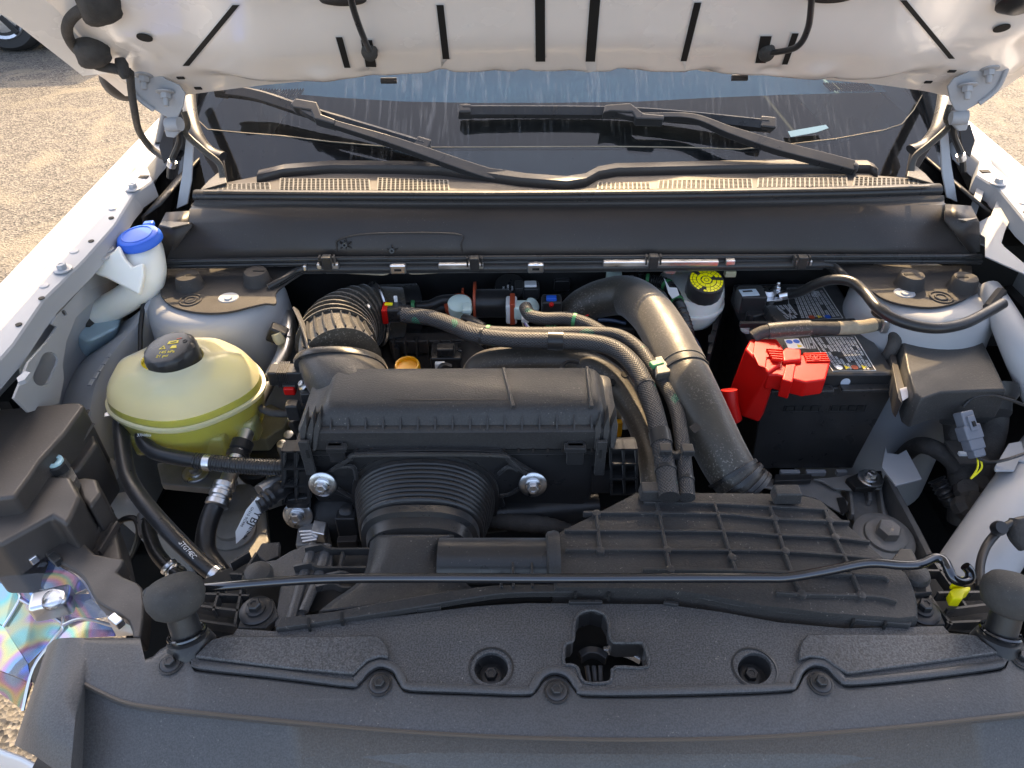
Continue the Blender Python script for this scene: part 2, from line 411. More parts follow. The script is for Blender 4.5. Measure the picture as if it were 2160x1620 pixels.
M_LENS = bpy.data.materials.new('clear_lens'); M_LENS.use_nodes = True
def _lens():
    t = M_LENS.node_tree; N = t.nodes; N.remove(N['Principled BSDF']); out = N['Material Output']
    tr = N.new('ShaderNodeBsdfTransparent'); g = N.new('ShaderNodeBsdfGlossy'); g.inputs['Roughness'].default_value = .03
    fr = N.new('ShaderNodeFresnel'); fr.inputs[0].default_value = 1.6
    a = N.new('ShaderNodeMixShader'); t.links.new(fr.outputs[0], a.inputs[0]); t.links.new(tr.outputs[0], a.inputs[1]); t.links.new(g.outputs[0], a.inputs[2])
    t.links.new(a.outputs[0], out.inputs['Surface'])
_lens()

def asphalt():
    m = mat('asphalt', (.25, .22, .19), .85); t = m.node_tree; N = t.nodes; b = N['Principled BSDF']; tc = N.new('ShaderNodeTexCoord')
    def noise(sc, det=4, dist=0):
        n = N.new('ShaderNodeTexNoise'); n.inputs['Scale'].default_value = sc; n.inputs['Detail'].default_value = det; n.inputs['Distortion'].default_value = dist; t.links.new(tc.outputs['Object'], n.inputs['Vector']); return n.outputs['Fac']
    vo = N.new('ShaderNodeTexVoronoi'); vo.inputs['Scale'].default_value = 95; t.links.new(tc.outputs['Object'], vo.inputs['Vector'])
    r = N.new('ShaderNodeValToRGB'); t.links.new(vo.outputs['Color'], r.inputs[0]); e = r.color_ramp.elements
    e[0].position = .15; e[0].color = (.02, .019, .018, 1); e[1].position = .85; e[1].color = (.15, .136, .118, 1)
    mr = N.new('ShaderNodeMapRange'); mr.inputs[1].default_value = .48; mr.inputs[2].default_value = .66; mr.inputs[4].default_value = .75; t.links.new(noise(2.6, 5, 1.5), mr.inputs[0])
    mx = N.new('ShaderNodeMix'); mx.data_type = 'RGBA'; t.links.new(mr.outputs[0], mx.inputs[0]); t.links.new(r.outputs[0], mx.inputs[6]); mx.inputs[7].default_value = (.155, .136, .104, 1)
    n3 = N.new('ShaderNodeMapRange'); n3.inputs[1].default_value = .3; n3.inputs[2].default_value = .7; n3.inputs[3].default_value = .75; n3.inputs[4].default_value = 1.2; t.links.new(noise(160, 2), n3.inputs[0])
    ml = N.new('ShaderNodeVectorMath'); ml.operation = 'SCALE'; t.links.new(mx.outputs[2], ml.inputs[0]); t.links.new(n3.outputs[0], ml.inputs['Scale'])
    t.links.new(ml.outputs[0], b.inputs['Base Color'])
    bp = N.new('ShaderNodeBump'); bp.inputs['Strength'].default_value = .9; bp.inputs['Distance'].default_value = .006; t.links.new(vo.outputs['Distance'], bp.inputs['Height']); t.links.new(bp.outputs[0], b.inputs['Normal'])
    return m
M_ASPH = asphalt()
# ================================================================== the setting
b = MB(); b.add([(-70, -70, 0), (70, -70, 0), (70, 70, 0), (-70, 70, 0)], [(0, 1, 2, 3)])
tag(b.build('ground', M_ASPH, smooth=0), 'sunlit tan asphalt of the parking lot around the car', None, None, 'structure')

# ---- parked car far behind (only its rear corner shows beside the raised hood)
WX = at(0, 40, Yp(6.62)).x                     # its rear wheel shows at the picture's corner
pc = thing('parked_car', 'pale silver parked car with dark wheel, standing in its own shadow on the asphalt', 'car', (WX-1.3, 7.4, 0))
def side_profile(y, inset, dz=0):
    pts = [(-3.6, .28), (-3.65, .58), (-3.3, .78), (-2.3, .86), (-1.6, 1.2), (-.4, 1.22), (.5, .93), (1.05, .88), (1.1, .6), (1.02, .24), (.8, .12), (-3.3, .12)]
    return [V((WX+x+(inset if x < -1 else -inset), y, z+dz)) for x, z in pts]
b = MB(); b.loft([side_profile(6.78, .10), side_profile(6.70, 0), side_profile(8.3, 0), side_profile(8.38, .1)]); b.build('body', M_CARW, pc, bevel=.05, seg=3)
for wx in (WX-2.6, WX):
    b = MB(); b.lathe([(.36, 0), (.36, .02)], (wx, 6.69, .34), (0, 1, 0), 40); b.build('wheel_arch', M_VOID, pc)
    b = MB(); b.lathe([(.2, -.02), (.29, -.02), (.325, .03), (.33, .1), (.325, .19), (.29, .235), (.2, .235)], (wx, 6.62, .33), (0, 1, 0), 36)
    wh = b.build('wheel', M_TYRE, pc)
    b = MB(); b.lathe([(.02, -.025), (.06, -.03), (.19, -.012), (.215, -.03), (.225, -.02), (.225, .1)], (wx, 6.615, .33), (0, 1, 0), 36); b.build('rim', M_ALU, wh)
    for k in range(5):
        a = k*2*math.pi/5+.3; c = V((wx+.13*math.cos(a), 6.595, .33+.13*math.sin(a)))
        b = MB(); b.box(c, (.16, .03, .05), Matrix.Rotation(-a, 3, 'Y')); b.build('spoke', M_DARK, wh, bevel=.006)
b = MB(); b.box(at(38, 12, Yp(6.70)), (.06, .05, .10)); b.build('side_marker_lamp', M_TAIL, pc, bevel=.01)
for x0, x1 in ((-1.9, -.75), (-.65, .25)):
    b = MB(); b.prism([V((WX+x0, 6.73, .9)), V((WX+x1, 6.73, .9)), V((WX+x1-.2, 6.77, 1.12)), V((WX+x0+.35, 6.77, 1.12))], V((0, .02, 0))); b.build('window', M_FRIT, pc)

# ================================================================== the car's body
cb = thing('car_body', 'white painted car body around the open engine bay: fenders, strut towers and inner panels', 'car body', (0, 1.1, 0))
FA, FB = at(0, 590, 1.15), at(330, 248, 1.195)
def fend(Y):
    t = (Y-FA.y)/(FB.y-FA.y); return FA.lerp(FB, t)
CS = [(-.045, -.60), (-.025, -.12), (-.011, -.03), (-.002, -.006), (.007, 0), (.026, -.001), (.031, -.006), (.034, -.016), (.040, -.020), (.046, -.020), (.050, -.014), (.053, -.012), (.078, -.014), (.080, -.017), (.081, -.045), (.075, -.047), (.072, -.02)]
def fender(sx):
    b = MB(); rings = []
    Ys = [.64, .67, .7, .8, .9, 1.0, 1.1, 1.2, 1.25, 1.30, 1.4, 1.55, 1.7]
    for Y in Ys:
        p = fend(Y); rg = []
        k = 1.0 if Y < 1.27 else .62
        for i, (dx, dz) in enumerate(CS):
            drop = -.10*max(0, .62-Y)/.2
            wob = (.006*math.sin(Y*41)+.004*math.sin(Y*83)) if i in (12, 13, 14) else 0
            rg.append(V((sx*(p.x+dx*(k if dx > .05 else 1)+wob), p.y, p.z+dz+drop)))
        rings.append(rg)
    b.loft([r[:9] for r in rings], closed=False)
    f = b.build('fender', M_PAINT, cb, smooth=30, recalc=True)
    b = MB(); b.loft([r[8:] for r in rings], closed=False); fg = b.build('fender_flange', M_INNER, cb, smooth=30)  # greyer, bluish paint than the fender's stands in for shade on the flange
    return fg
fl, fr_ = fender(1), fender(-1)
def fpt(Y, dx, dz, sx=1):
    p = fend(Y); return V((sx*(p.x+dx), p.y, p.z+dz))
for sx, f in ((1, fl), (-1, fr_)):
    for Y in (1.215, .97, .73):
        bolt(f, fpt(Y, .066, -.012, sx), (0, 0, 1), .0075, M_INNER)
    for Y in (1.12, 1.05, .90, .84, .66):
        b = MB(); b.lathe([(.0045, 0), (.0045, .0012)], fpt(Y, .070, -.0135, sx), (0, 0, 1), 14); b.build('drain_hole', M_VOID, f)
    for Y in (1.15, 1.02, .93, .79):
        b = MB(); b.lathe([(.008, 0), (.0065, .0016), (.002, .0022)], fpt(Y, .058, -.0132, sx), (0, 0, 1), 16); b.build('spot_weld', M_INNER, f)
    b = MB(); c = fpt(1.26, .064, -.0135, sx); b.box(c, (.016, .011, .003)); b.build('square_hole', M_VOID, f)

# inner apron panels under the fender flanges
def apron(sx):
    b = MB(); rings = []
    for Y in (.82, .9, 1.0, 1.1, 1.17):
        rings.append([fpt(Y, .066, -.03, sx), fpt(Y, .05, -.09, sx), fpt(Y, .01, -.18, sx), fpt(Y, .0, -.32, sx), fpt(Y, .0, -.6, sx)])
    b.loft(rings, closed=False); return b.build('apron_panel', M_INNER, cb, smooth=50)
apl = apron(1)
# left apron: formed plate with a long slot, and the pale wheel-house wall beside the coolant tank
def rect_slot(px, py, L_, W_, ang, n=8):
    out = []
    for k in range(2*n):
        a = math.pi*k/(n-1) if k < n else math.pi*(k-n)/(n-1)+math.pi
        off = L_/2-W_/2
        cx = off*(1 if k < n else -1)
        x = cx+W_/2*math.cos(a-math.pi/2); y = W_/2*math.sin(a-math.pi/2)
        out.append((px+x*math.cos(ang)-y*math.sin(ang), py+x*math.sin(ang)+y*math.cos(ang)))
    return out
plA = P3(at(180, 560, 1.11), at(60, 780, 1.09), at(135, 790, 1.02))
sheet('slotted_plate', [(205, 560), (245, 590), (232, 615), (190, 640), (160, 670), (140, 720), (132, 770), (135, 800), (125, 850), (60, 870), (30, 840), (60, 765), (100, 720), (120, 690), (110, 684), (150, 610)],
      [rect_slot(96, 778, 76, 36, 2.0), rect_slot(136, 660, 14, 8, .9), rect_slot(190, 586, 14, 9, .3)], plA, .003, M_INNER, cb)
b = MB(); b.plate([(35, 797), (52, 783), (64, 785), (52, 800), (38, 806)], 1.13, .006); b.build('tab', M_INNER, cb)
wl = MB()
ra = spl(L([(330, 600, 1.06), (300, 660, 1.03), (240, 730, 1.0), (205, 790, .98), (190, 860, .96), (200, 960, .93)]), 6)
rb = spl(L([(300, 660, 1.03), (265, 700, 1.0), (200, 745, .98), (160, 800, .96), (145, 860, .94), (150, 960, .92)]), 6)
rc = spl(L([(345, 650, 1.02), (318, 710, .98), (280, 770, .95), (255, 830, .93), (240, 900, .90), (240, 1000, .86)]), 6)
rd = spl(L([(360, 680, .97), (340, 740, .93), (310, 800, .88), (290, 860, .85), (280, 920, .80), (280, 1010, .76)]), 6)
re_ = spl(L([(255, 680, .97), (225, 720, .95), (170, 760, .93), (120, 810, .90), (100, 860, .88), (100, 960, .86)]), 6)
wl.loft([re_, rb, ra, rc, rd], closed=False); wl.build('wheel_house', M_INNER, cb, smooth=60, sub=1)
for i in range(7):
    p = lerp(V((255, 712, 0)), V((196, 800, 0)), i/6); q = at(p.x, p.y, .988-.01*i/6); d = at(p.x-8, p.y+13, .988-.01*i/6)
    b = MB(); b.tube([q, d], .0035, 8, flat=.5); b.build('crimp', M_INNER, cb)
for a, c in (((300, 640), (292, 760)), ):
    b = MB(); b.tube(spl(L([(303, 640, 1.035), (297, 690, 1.01), (296, 740, .985)])), .004, 8); b.build('panel_seam', M_RUB, cb)

# strut towers
def tower(px, py, sx):
    c = at(px, py, 1.045)
    b = MB(); b.lathe([(.128, -.42), (.122, -.20), (.118, -.08), (.115, -.035), (.110, -.014), (.102, -.004), (.09, 0), (.02, .002)], c, (0, 0, 1), 48)
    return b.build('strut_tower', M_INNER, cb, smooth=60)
twl = tower(452, 606, 1); twr = tower(1955, 606, -1)
# right side inner panel: brace plate with two openings
plR = P3(at(2080, 400, 1.145), at(2160, 640, 1.08), at(2045, 480, 1.11))
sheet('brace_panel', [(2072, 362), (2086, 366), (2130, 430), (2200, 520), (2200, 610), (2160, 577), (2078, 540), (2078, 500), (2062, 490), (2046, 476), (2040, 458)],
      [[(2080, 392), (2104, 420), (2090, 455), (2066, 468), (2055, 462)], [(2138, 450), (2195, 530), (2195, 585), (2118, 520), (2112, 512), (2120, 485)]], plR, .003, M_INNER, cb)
b = MB(); b.plate([(2058, 470), (2075, 468), (2086, 490), (2085, 520), (2065, 512), (2062, 490)], 1.09, .003); b.build('bracket', M_INNER, cb, bevel=.001)
b = MB(); b.plate([(2125, 468), (2143, 476), (2135, 485), (2115, 483)], 1.08, .003); b.build('tab', M_INNER, cb)
# right inner rails
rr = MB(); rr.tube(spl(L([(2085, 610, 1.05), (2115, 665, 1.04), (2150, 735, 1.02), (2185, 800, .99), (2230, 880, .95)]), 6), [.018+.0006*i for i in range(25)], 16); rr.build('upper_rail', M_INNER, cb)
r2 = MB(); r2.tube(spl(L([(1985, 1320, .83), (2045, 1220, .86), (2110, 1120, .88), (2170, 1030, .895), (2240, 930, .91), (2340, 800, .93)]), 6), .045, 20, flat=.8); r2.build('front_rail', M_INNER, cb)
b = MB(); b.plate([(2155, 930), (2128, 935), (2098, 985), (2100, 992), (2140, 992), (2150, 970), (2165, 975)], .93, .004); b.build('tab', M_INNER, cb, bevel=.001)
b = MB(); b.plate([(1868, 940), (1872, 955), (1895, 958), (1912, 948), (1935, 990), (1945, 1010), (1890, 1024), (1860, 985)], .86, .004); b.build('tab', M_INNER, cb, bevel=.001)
# longitudinal front rail beside the engine mount
b = MB()
pl1 = P3(at(1868, 1005, .86), at(1965, 1205, .86), at(1965, 1205, .72))
ringA = L([(1866, 1002, .80), (1895, 1055, .80), (1925, 1110, .80), (1955, 1170, .80), (1980, 1240, .80)])
b.loft([[p, p+V((.006, 0, .004)), p+V((.012, 0, -.004)), p+V((.014, 0, -.25)), p+V((-.002, 0, -.25))] for p in ringA]); b.build('inner_rail', M_GREYSTEEL, cb, bevel=.001)
# bay floor, firewall and side walls (dark)
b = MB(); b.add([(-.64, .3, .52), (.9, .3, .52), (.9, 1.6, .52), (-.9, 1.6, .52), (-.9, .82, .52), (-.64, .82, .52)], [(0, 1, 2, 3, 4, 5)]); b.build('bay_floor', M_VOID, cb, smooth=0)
b = MB(); b.box((0, 1.22, .84), (1.34, .03, .56)); b.build('firewall', M_DARK, cb)
b = MB(); b.box((.80, 1.0, .75), (.02, 1.0, .50)); b.build('side_wall', M_DARK, cb)
b = MB(); b.box((-.86, 1.12, .74), (.02, .56, .5)); b.build('side_wall', M_DARK, cb)
b = MB(); b.box((0, .40, .62), (1.3, .04, .40)); b.build('radiator_support', M_DARK, cb)
b = MB(); b.box((0, 2.3, .62), (1.74, 2.0, .5)); b.build('cabin_floor', M_DARK, cb)
# cabin: roof, doors and rear wall keep the interior dark behind the glass
b = MB(); b.loft([[V((x, y+(.26*(x/.68)**2 if y < 2 else 0), 1.80-.09*(x/.7)**2-.05*abs(y-2.5))) for x in (-.68, -.6, -.5, -.38, -.25, -.12, 0, .12, .25, .38, .5, .6, .68)] for y in (1.90, 2.25, 2.6, 3.0, 3.6)], closed=False); b.build('roof', M_PAINT, cb, smooth=60, solid=.02)
for s_ in (-1, 1):
    b = MB(); b.prism([V((s_*.80, 1.34, .6)), V((s_*.80, 3.6, .6)), V((s_*.80, 3.6, 1.15)), V((s_*.80, 1.42, 1.15))], V((s_*-.03, 0, 0))); b.build('door', M_PAINT, cb)
    b = MB(); b.prism([V((s_*.77, 1.42, 1.15)), V((s_*.77, 3.6, 1.15)), V((s_*.69, 3.5, 1.66)), V((s_*.69, 2.02, 1.66))], V((s_*-.01, 0, 0))); b.build('side_glass', M_DARK, cb)
    b = MB(); b.tube(L([]) if False else [V((s_*.76, 1.40, 1.16)), V((s_*.73, 1.62, 1.34)), V((s_*.70, 1.98, 1.68))], .03, 12); b.build('windshield_pillar', M_BLK, cb)
b = MB(); b.box((0, 3.6, 1.2), (1.5, .03, 1.1)); b.build('cabin_rear_wall', M_DARK, cb)
mr = MB(); c = at(266, 158, Yp(1.62)); mr.lathe([(.02, -.05), (.042, -.035), (.05, 0), (.042, .035), (.02, .05)], c, (0, 1, .1), 28, sx=1.0, sy=1.0); mr.build('door_mirror', M_COWL, cb, smooth=70)
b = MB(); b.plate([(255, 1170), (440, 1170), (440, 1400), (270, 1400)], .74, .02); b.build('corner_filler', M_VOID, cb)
# hood-hinge pillars, black gap and pillar foot trim
for sx in (1, -1):
    b = MB(); rg = []
    for Y in (1.17, 1.22, 1.28, 1.36, 1.48):
        rg.append([V((sx*-.695, Y, 1.155)), V((sx*-.735, Y, 1.13)), V((sx*-.755, Y, 1.0)), V((sx*-.70, Y, .8))])
    b.loft(rg, closed=False); b.build('hinge_pillar', M_DARK, cb, smooth=60, solid=.004)
    m = lambda px: px if sx > 0 else 2392-px
    dy = 0 if sx > 0 else -14
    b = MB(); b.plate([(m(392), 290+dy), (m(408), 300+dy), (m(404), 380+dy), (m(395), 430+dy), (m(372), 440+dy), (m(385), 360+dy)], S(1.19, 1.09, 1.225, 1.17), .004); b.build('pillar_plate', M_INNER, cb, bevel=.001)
    b = MB(); b.plate([(m(345), 275+dy), (m(368), 285+dy), (m(362), 330+dy), (m(345), 345+dy), (m(335), 310+dy)], S(1.21, 1.10, 1.26, 1.19), .004); b.build('pillar_plate', M_COWL, cb, bevel=.001)
    b = MB(); b.box((sx*-.76, 1.32, .93), (.10, .36, .3)); b.build('fender_cavity', M_VOID, cb)
# ================================================================== hood (raised)
TH = R(42)
HB = at(1195, 147, Yp(1.20))                  # rear edge, centre
HD = V((0, -math.cos(TH), math.sin(TH)))       # along the hood, towards its front
HN = V((0, -math.sin(TH), -math.cos(TH)))      # out of the underside
HX = V((1, 0, 0))
HPL = (HB, HN)
def hinv(p): d = p-HB; return d.dot(HX), d.dot(HD)
def sm(a, b_, t):
    t = max(0, min(1, (t-a)/(b_-a))); return t*t*(3-2*t)
edge_px = [(300, 226), (345, 215), (395, 200), (470, 190), (560, 179), (700, 166), (850, 153), (915, 149), (930, 143), (948, 143), (962, 148), (1085, 147), (1095, 142), (1112, 142), (1125, 146), (1275, 147), (1290, 140), (1308, 140), (1325, 147), (1430, 148), (1445, 143), (1462, 144), (1475, 150), (1600, 158), (1700, 165), (1722, 161), (1738, 168), (1850, 178), (1950, 192), (2000, 203), (2050, 213), (2095, 222)]
edge = sorted([hinv(at(x, y, HPL)) for x, y in edge_px])
def s_edge(x):
    if x <= edge[0][0]: return edge[0][1]
    for (a, sa), (c, sc_) in zip(edge, edge[1:]):
        if x <= c: return sa+(sc_-sa)*(x-a)/(c-a)
    return edge[-1][1]
def hbump(x, s):
    e = s-s_edge(x)*.9; ax = abs(x-.0)
    z = .030*sm(.022+.02*sm(.35, .6, ax), .055+.03*sm(.35, .6, ax), e)*(1-.9*sm(.46, .60, ax+.35*max(0, e-.05)))      # main raised panel
    z -= .016*sm(.12, .26, e)
    for cx, cs, rr_, hh in ((-.645, .125, .045, .012), (.645, .125, .045, .012), (-.37, .05, .02, .006), (.37, .05, .02, .006), (.10, .045, .014, -.005), (-.11, .045, .014, -.005), (.30, .05, .014, -.005), (-.30, .05, .014, -.005), (.0, .045, .012, -.004), (-.19, .047, .013, -.005), (.21, .047, .013, -.005)):
        d2 = ((x-cx)**2+(s-cs)**2)/(rr_*rr_); z += hh*math.exp(-d2)
    z += .012*sm(.66, .72, ax)*(0)
    z -= .02*sm(.705, .735, ax)
    return z
def hpt(x, s, off=0): return HB+HX*x+HD*s+HN*(hbump(x, s)+off)
def hood_at(px, py):
    o = 0
    for _ in range(6):
        p = at(px, py, (HB+HN*o, HN)); x, s = hinv(p); o = hbump(x, s)
    return x, s
hood = thing('hood', 'raised white hood seen from below, black slots along its rear edge', 'hood', tuple(HB))
b = MB(); NX, NS = 150, 74; W2 = .76
rows = []
for j in range(NS+1):
    row = []
    for i in range(NX+1):
        x = -W2+2*W2*i/NX; s0 = s_edge(x); s = s0+(1.0-s0)*(j/NS)**1.9
        row.append(hpt(x, s))
    rows.append(row)
b.loft(rows, closed=False)
hin = b.build('inner_panel', M_HOODIN, hood, smooth=60, recalc=False)
b = MB(); rows = []
for j in range(9):
    row = []
    for i in range(25):
        x = -W2+2*W2*i/24; s = -.0+1.01*j/8; s = max(s, s_edge(x)+.002); xo = x*(1+.045*sm(.05, .25, s)*abs(x/W2)**6)
        row.append(HB+HX*xo+HD*s-HN*(.018+.02*math.sin(math.pi*min(1, s))-.022*abs(x/W2)**4))
    rows.append(row)
b.loft(rows, closed=False); b.build('outer_panel', M_PAINT, hood, smooth=60)
def hood_strip(name, px0, px1, wpx, m=M_VOID, off=.0012, n=14, par=None):
    b = MB(); A, B = [], []
    for i in range(n+1):
        t = i/n; cx, cy = lerp(px0[0], px1[0], t), lerp(px0[1], px1[1], t)
        w_ = wpx if not isinstance(wpx, tuple) else lerp(wpx[0], wpx[1], t)
        q = []
        for sgn in (-.5, -.17, .17, .5):
            x, s = hood_at(cx+sgn*w_, cy); q.append(hpt(x, s, off))
        A.append(q)
    b.loft(A, closed=False); return b.build(name, m, par or hood, smooth=60, recalc=False)
slots = [((498, 8), (392, 137), (15, 14)), ((715, 76), (733, 141), (14, 13)), ((773, 82), (783, 139), (24, 22)), ((928, 8), (942, 131), (15, 14)), ((1139, -12), (1140, 128), (21, 20)), ((1256, -12), (1245, 128), (22, 20)), ((1472, 3), (1442, 127), (15, 13)), ((1616, 74), (1604, 131), (24, 22)), ((1678, 68), (1655, 134), (14, 12)), ((1905, -2), (2008, 122), (14, 13))]
for a, c, w_ in slots:
    hood_strip('slot_lip', (a[0], a[1]-2), (c[0], c[1]+2), (w_[0]+5, w_[1]+5), M_PAINT, .0008)
    hood_strip('slot', a, c, w_, M_VOID, .0016)
for px, py, w_ in ((305, 77, 13), (2113, 57, 15), (381, 163, 9), (418, 185, 9), (2008, 149, 9), (1958, 172, 9)):
    x, s = hood_at(px, py); b = MB()
    if w_ > 10: b.lathe([(.0105, 0), (.0105, .0015)], hpt(x, s, .001), HN, 22)
    else: b.box(hpt(x, s, .001), (.011, .006, .002), frame(HN))
    b.build('access_hole', M_VOID, hin)
for px, py in ((820, 165), (1560, 159)):
    x, s = hood_at(px, py); b = MB(); b.box(hpt(x, s, .004), (.026, .006, .008), frame(HN)); b.build('seal_clip', M_RUB, hood, bevel=.001)
# washer tubes, nozzles and grommets
def hood_tube(pts, r, name='washer_hose', m=M_RUB, lift=.02):
    P = []
    for k, (px, py) in enumerate(pts):
        x, s = hood_at(px, py); P.append(hpt(x, s, lift if isinstance(lift, float) else lift[k]))
    b = MB(); b.tube(spl(P, 8), r, 10); return b.build(name, m, hood)
hood_tube([(735, -75), (742, -40), (755, 5), (768, 50), (778, 92)], .0042, lift=[.02, .026, .026, .02, .008])
hood_tube([(1712, -75), (1710, -35), (1702, 15), (1678, 60), (1625, 100)], .0042, lift=[.02, .026, .03, .026, .008])
for px, py in ((780, 104), (1617, 105)):
    x, s = hood_at(px, py); b = MB(); b.lathe([(.011, 0), (.0115, .006), (.009, .011), (.004, .013)], hpt(x, s, .001), (HN+V((0, -.3, .2))).normalized(), 18, sy=1.15); b.build('nozzle', M_STOP, hood)
for xx in ((700, 2, 60, 9), (1722, -4, 60, 9)):
    b = MB(); x, s = hood_at(xx[0]+25, xx[1]); b.lathe([(.03, 0), (.028, .002), (.02, .004)], hpt(x, s+.004, .002), HN, 26, sy=.32); b.build('oval_pad', M_MATT, hood)
# wire loom on the left corner
hood_tube([(215, -15), (175, -8), (150, 12), (142, 35), (150, 62), (175, 92), (205, 112), (250, 122), (275, 130)], .0075, 'wire_loom', M_TAPE, .018)
hood_tube([(275, 128), (278, 150), (285, 175), (295, 205), (320, 232), (352, 249)], .006, 'wire_loom', M_TAPE, [.018, .03, .045, .06, .07, .075])
for px, py, rr_ in ((193, 90, .024), (208, -8, .026), (258, 122, .009)):
    x, s = hood_at(px, py); b = MB(); b.lathe([(rr_*.8, -.012), (rr_, -.004), (rr_*.95, .01), (rr_*.6, .018), (rr_*.2, .02)], hpt(x, s, .014), (HN+V((.3, 0, .2))).normalized(), 22, mod=lambda a, r_, h: 1+.12*math.sin(3*a+h*90)); b.build('grommet', M_TAPE, hood)
b = MB(); x, s = hood_at(2150, -10); b.lathe([(.026, 0), (.028, .010), (.014, .02)], hpt(x, s, .0), HN, 18); b.build('latch_bumper', M_RUB, hood)
# hinges
def hinge(side):
    m = lambda px: px if side > 0 else 2390-px
    dy = 0 if side > 0 else -14
    g = bpy.data.objects.new('hinge', None); COL.objects.link(g); g.parent = hood; g.matrix_parent_inverse = pinv(hood)
    pl = S(1.23, 1.325, 1.295, 1.285) if False else (at(m(335), 185+dy, Yp(1.205)), (HN*.55+V((0, -.83, .35))).normalized())
    mb = MB(); mb.plate([(m(262), 148+dy), (m(300), 143+dy), (m(325), 150+dy), (m(338), 160+dy), (m(350), 168+dy), (m(378), 180+dy), (m(391), 198+dy), (m(386), 225+dy), (m(375), 248+dy), (m(355), 249+dy), (m(325), 232+dy), (m(298), 212+dy), (m(280), 190+dy)], pl, .004); pt = mb.build('plate', M_INNER, g, bevel=.0012)
    mb = MB(); mb.tube(spl(on([(m(263), 149+dy), (m(280), 190+dy), (m(298), 212+dy), (m(325), 232+dy)], (pl[0]+pl[1]*.001, pl[1])), 5), .0042, 8); mb.build('flange', M_INNER, g)
    for px, py in ((303, 158), (349, 193)):
        bolt(g, at(m(px), py+dy, (pl[0]+pl[1]*.003, pl[1])), (HN*.8+V((0, -.2, -.5))).normalized(), .0082, M_INNER, 'stud')
    mb = MB(); mb.lathe([(.011, -.012), (.012, 0), (.011, .012)], at(m(367), 262+dy, Yp(1.21)), (1, -.2, .1), 20); mb.build('pivot', M_INNER, g)
    mb = MB(); mb.plate([(m(346), 252+dy), (m(382), 256+dy), (m(386), 272+dy), (m(368), 292+dy), (m(350), 290+dy), (m(345), 272+dy)], Yp(1.22), .012); mb.build('lower_arm', M_INNER, g, bevel=.003)
    mb = MB(); mb.tube(spl(L([(m(376), 270+dy, Yp(1.235)), (m(378), 300+dy, Yp(1.24)), (m(362), 340+dy, Yp(1.24)), (m(358), 375+dy, Yp(1.24))])), .0055, 8); mb.build('cable', M_RUB, g)
    mb = MB(); mb.tube([at(m(364), 340+dy, Yp(1.234)), at(m(361), 352+dy, Yp(1.234))], .0075, 10); mb.build('clip', M_ZINC, g)
hinge(1); hinge(-1)

# ================================================================== windshield, wipers, cowl
WS0 = V((0, 1.285, 1.150)); WA = R(33); WD = V((0, math.cos(WA), math.sin(WA))); WN = V((0, -math.sin(WA), math.cos(WA)))
WPL = (WS0, WN)
def wpl(o): return (WS0+WN*o, WN)
ws = thing('windshield', 'dark blue windshield behind the cowl with dust streaks and a black lower border', 'windshield', tuple(WS0))
def wsurf(x, s, off=0):
    return WS0+V((x, 0, 0))+WD*s+WN*off-WD*(.0)-V((0, 0, .06*(x/.75)**2))+V((0, .0, 0))
def winv(px, py, off=0):
    p = at(px, py, wpl(off))
    for _ in range(4):
        x = p.x; p = at(px, py, (WS0+WN*off-V((0, 0, .06*(x/.75)**2)), WN))
    d = p-WS0+V((0, 0, .06*(p.x/.75)**2)); return p.x, d.dot(WD), p
def wtop(x): return .86-.05*(x/.7)**2
b = MB(); rows = []
for j in range(17):
    row = []
    for i in range(33):
        x = -.74+1.48*i/32; sx = 1-.06*j/16; s = -.05+j/16*.9
        row.append(wsurf(x*sx, s))
    rows.append(row)
b.loft(rows, closed=False); b.build('glass', M_GLASS, ws, smooth=80)
# black frit border under the glass (a curved band)
top_px = [(400, 225), (415, 252), (440, 276), (500, 282), (600, 290), (700, 302), (800, 311), (900, 314), (1080, 313), (1300, 312), (1450, 314), (1560, 318), (1640, 310), (1760, 296), (1860, 278), (1900, 265), (1925, 235), (1945, 200)]
b = MB(); r0, r1 = [], []
for px, py in top_px:
    x, s, p = winv(px, py, -.004); r0.append(wsurf(x, s, -.004)); r1.append(wsurf(x*1.14, -.14+(0 if abs(x) < .5 else 0), -.004))
b.loft([r0, r1], closed=False); b.build('frit_band', M_FRIT, ws, smooth=80)
b = MB(); b.tube([p+WN*.0045 for p in r0], .0011, 6); b.build('frit_edge', M_TAN, ws)
# dashboard seen through the glass
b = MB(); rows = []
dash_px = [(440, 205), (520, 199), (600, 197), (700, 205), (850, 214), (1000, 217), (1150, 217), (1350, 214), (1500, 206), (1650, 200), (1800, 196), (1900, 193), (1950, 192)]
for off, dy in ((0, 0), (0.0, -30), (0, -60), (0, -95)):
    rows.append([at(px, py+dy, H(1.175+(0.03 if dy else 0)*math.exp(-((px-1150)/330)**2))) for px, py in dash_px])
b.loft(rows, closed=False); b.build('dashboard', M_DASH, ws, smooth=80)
b = MB(); b.box((0, 2.2, 1.02), (1.4, 1.3, .02)); b.build('cabin_void', M_VOID, ws)
for cx, cy in ((590, 195), (1790, 182)):
    for k in range(16):
        p = at(cx-45+k*6, cy+2-abs(k-8)*.2, H(1.182)); b = MB(); b.box(p, (.002, .05, .004)); b.build('defroster_fin', M_DARK, ws)
b = MB(); b.plate([(1662, 277), (1742, 263), (1748, 270), (1722, 279), (1668, 289)], wpl(-.006), .001); b.build('number_plate_window', mat('sticker', (.20, .33, .37), .6), ws)
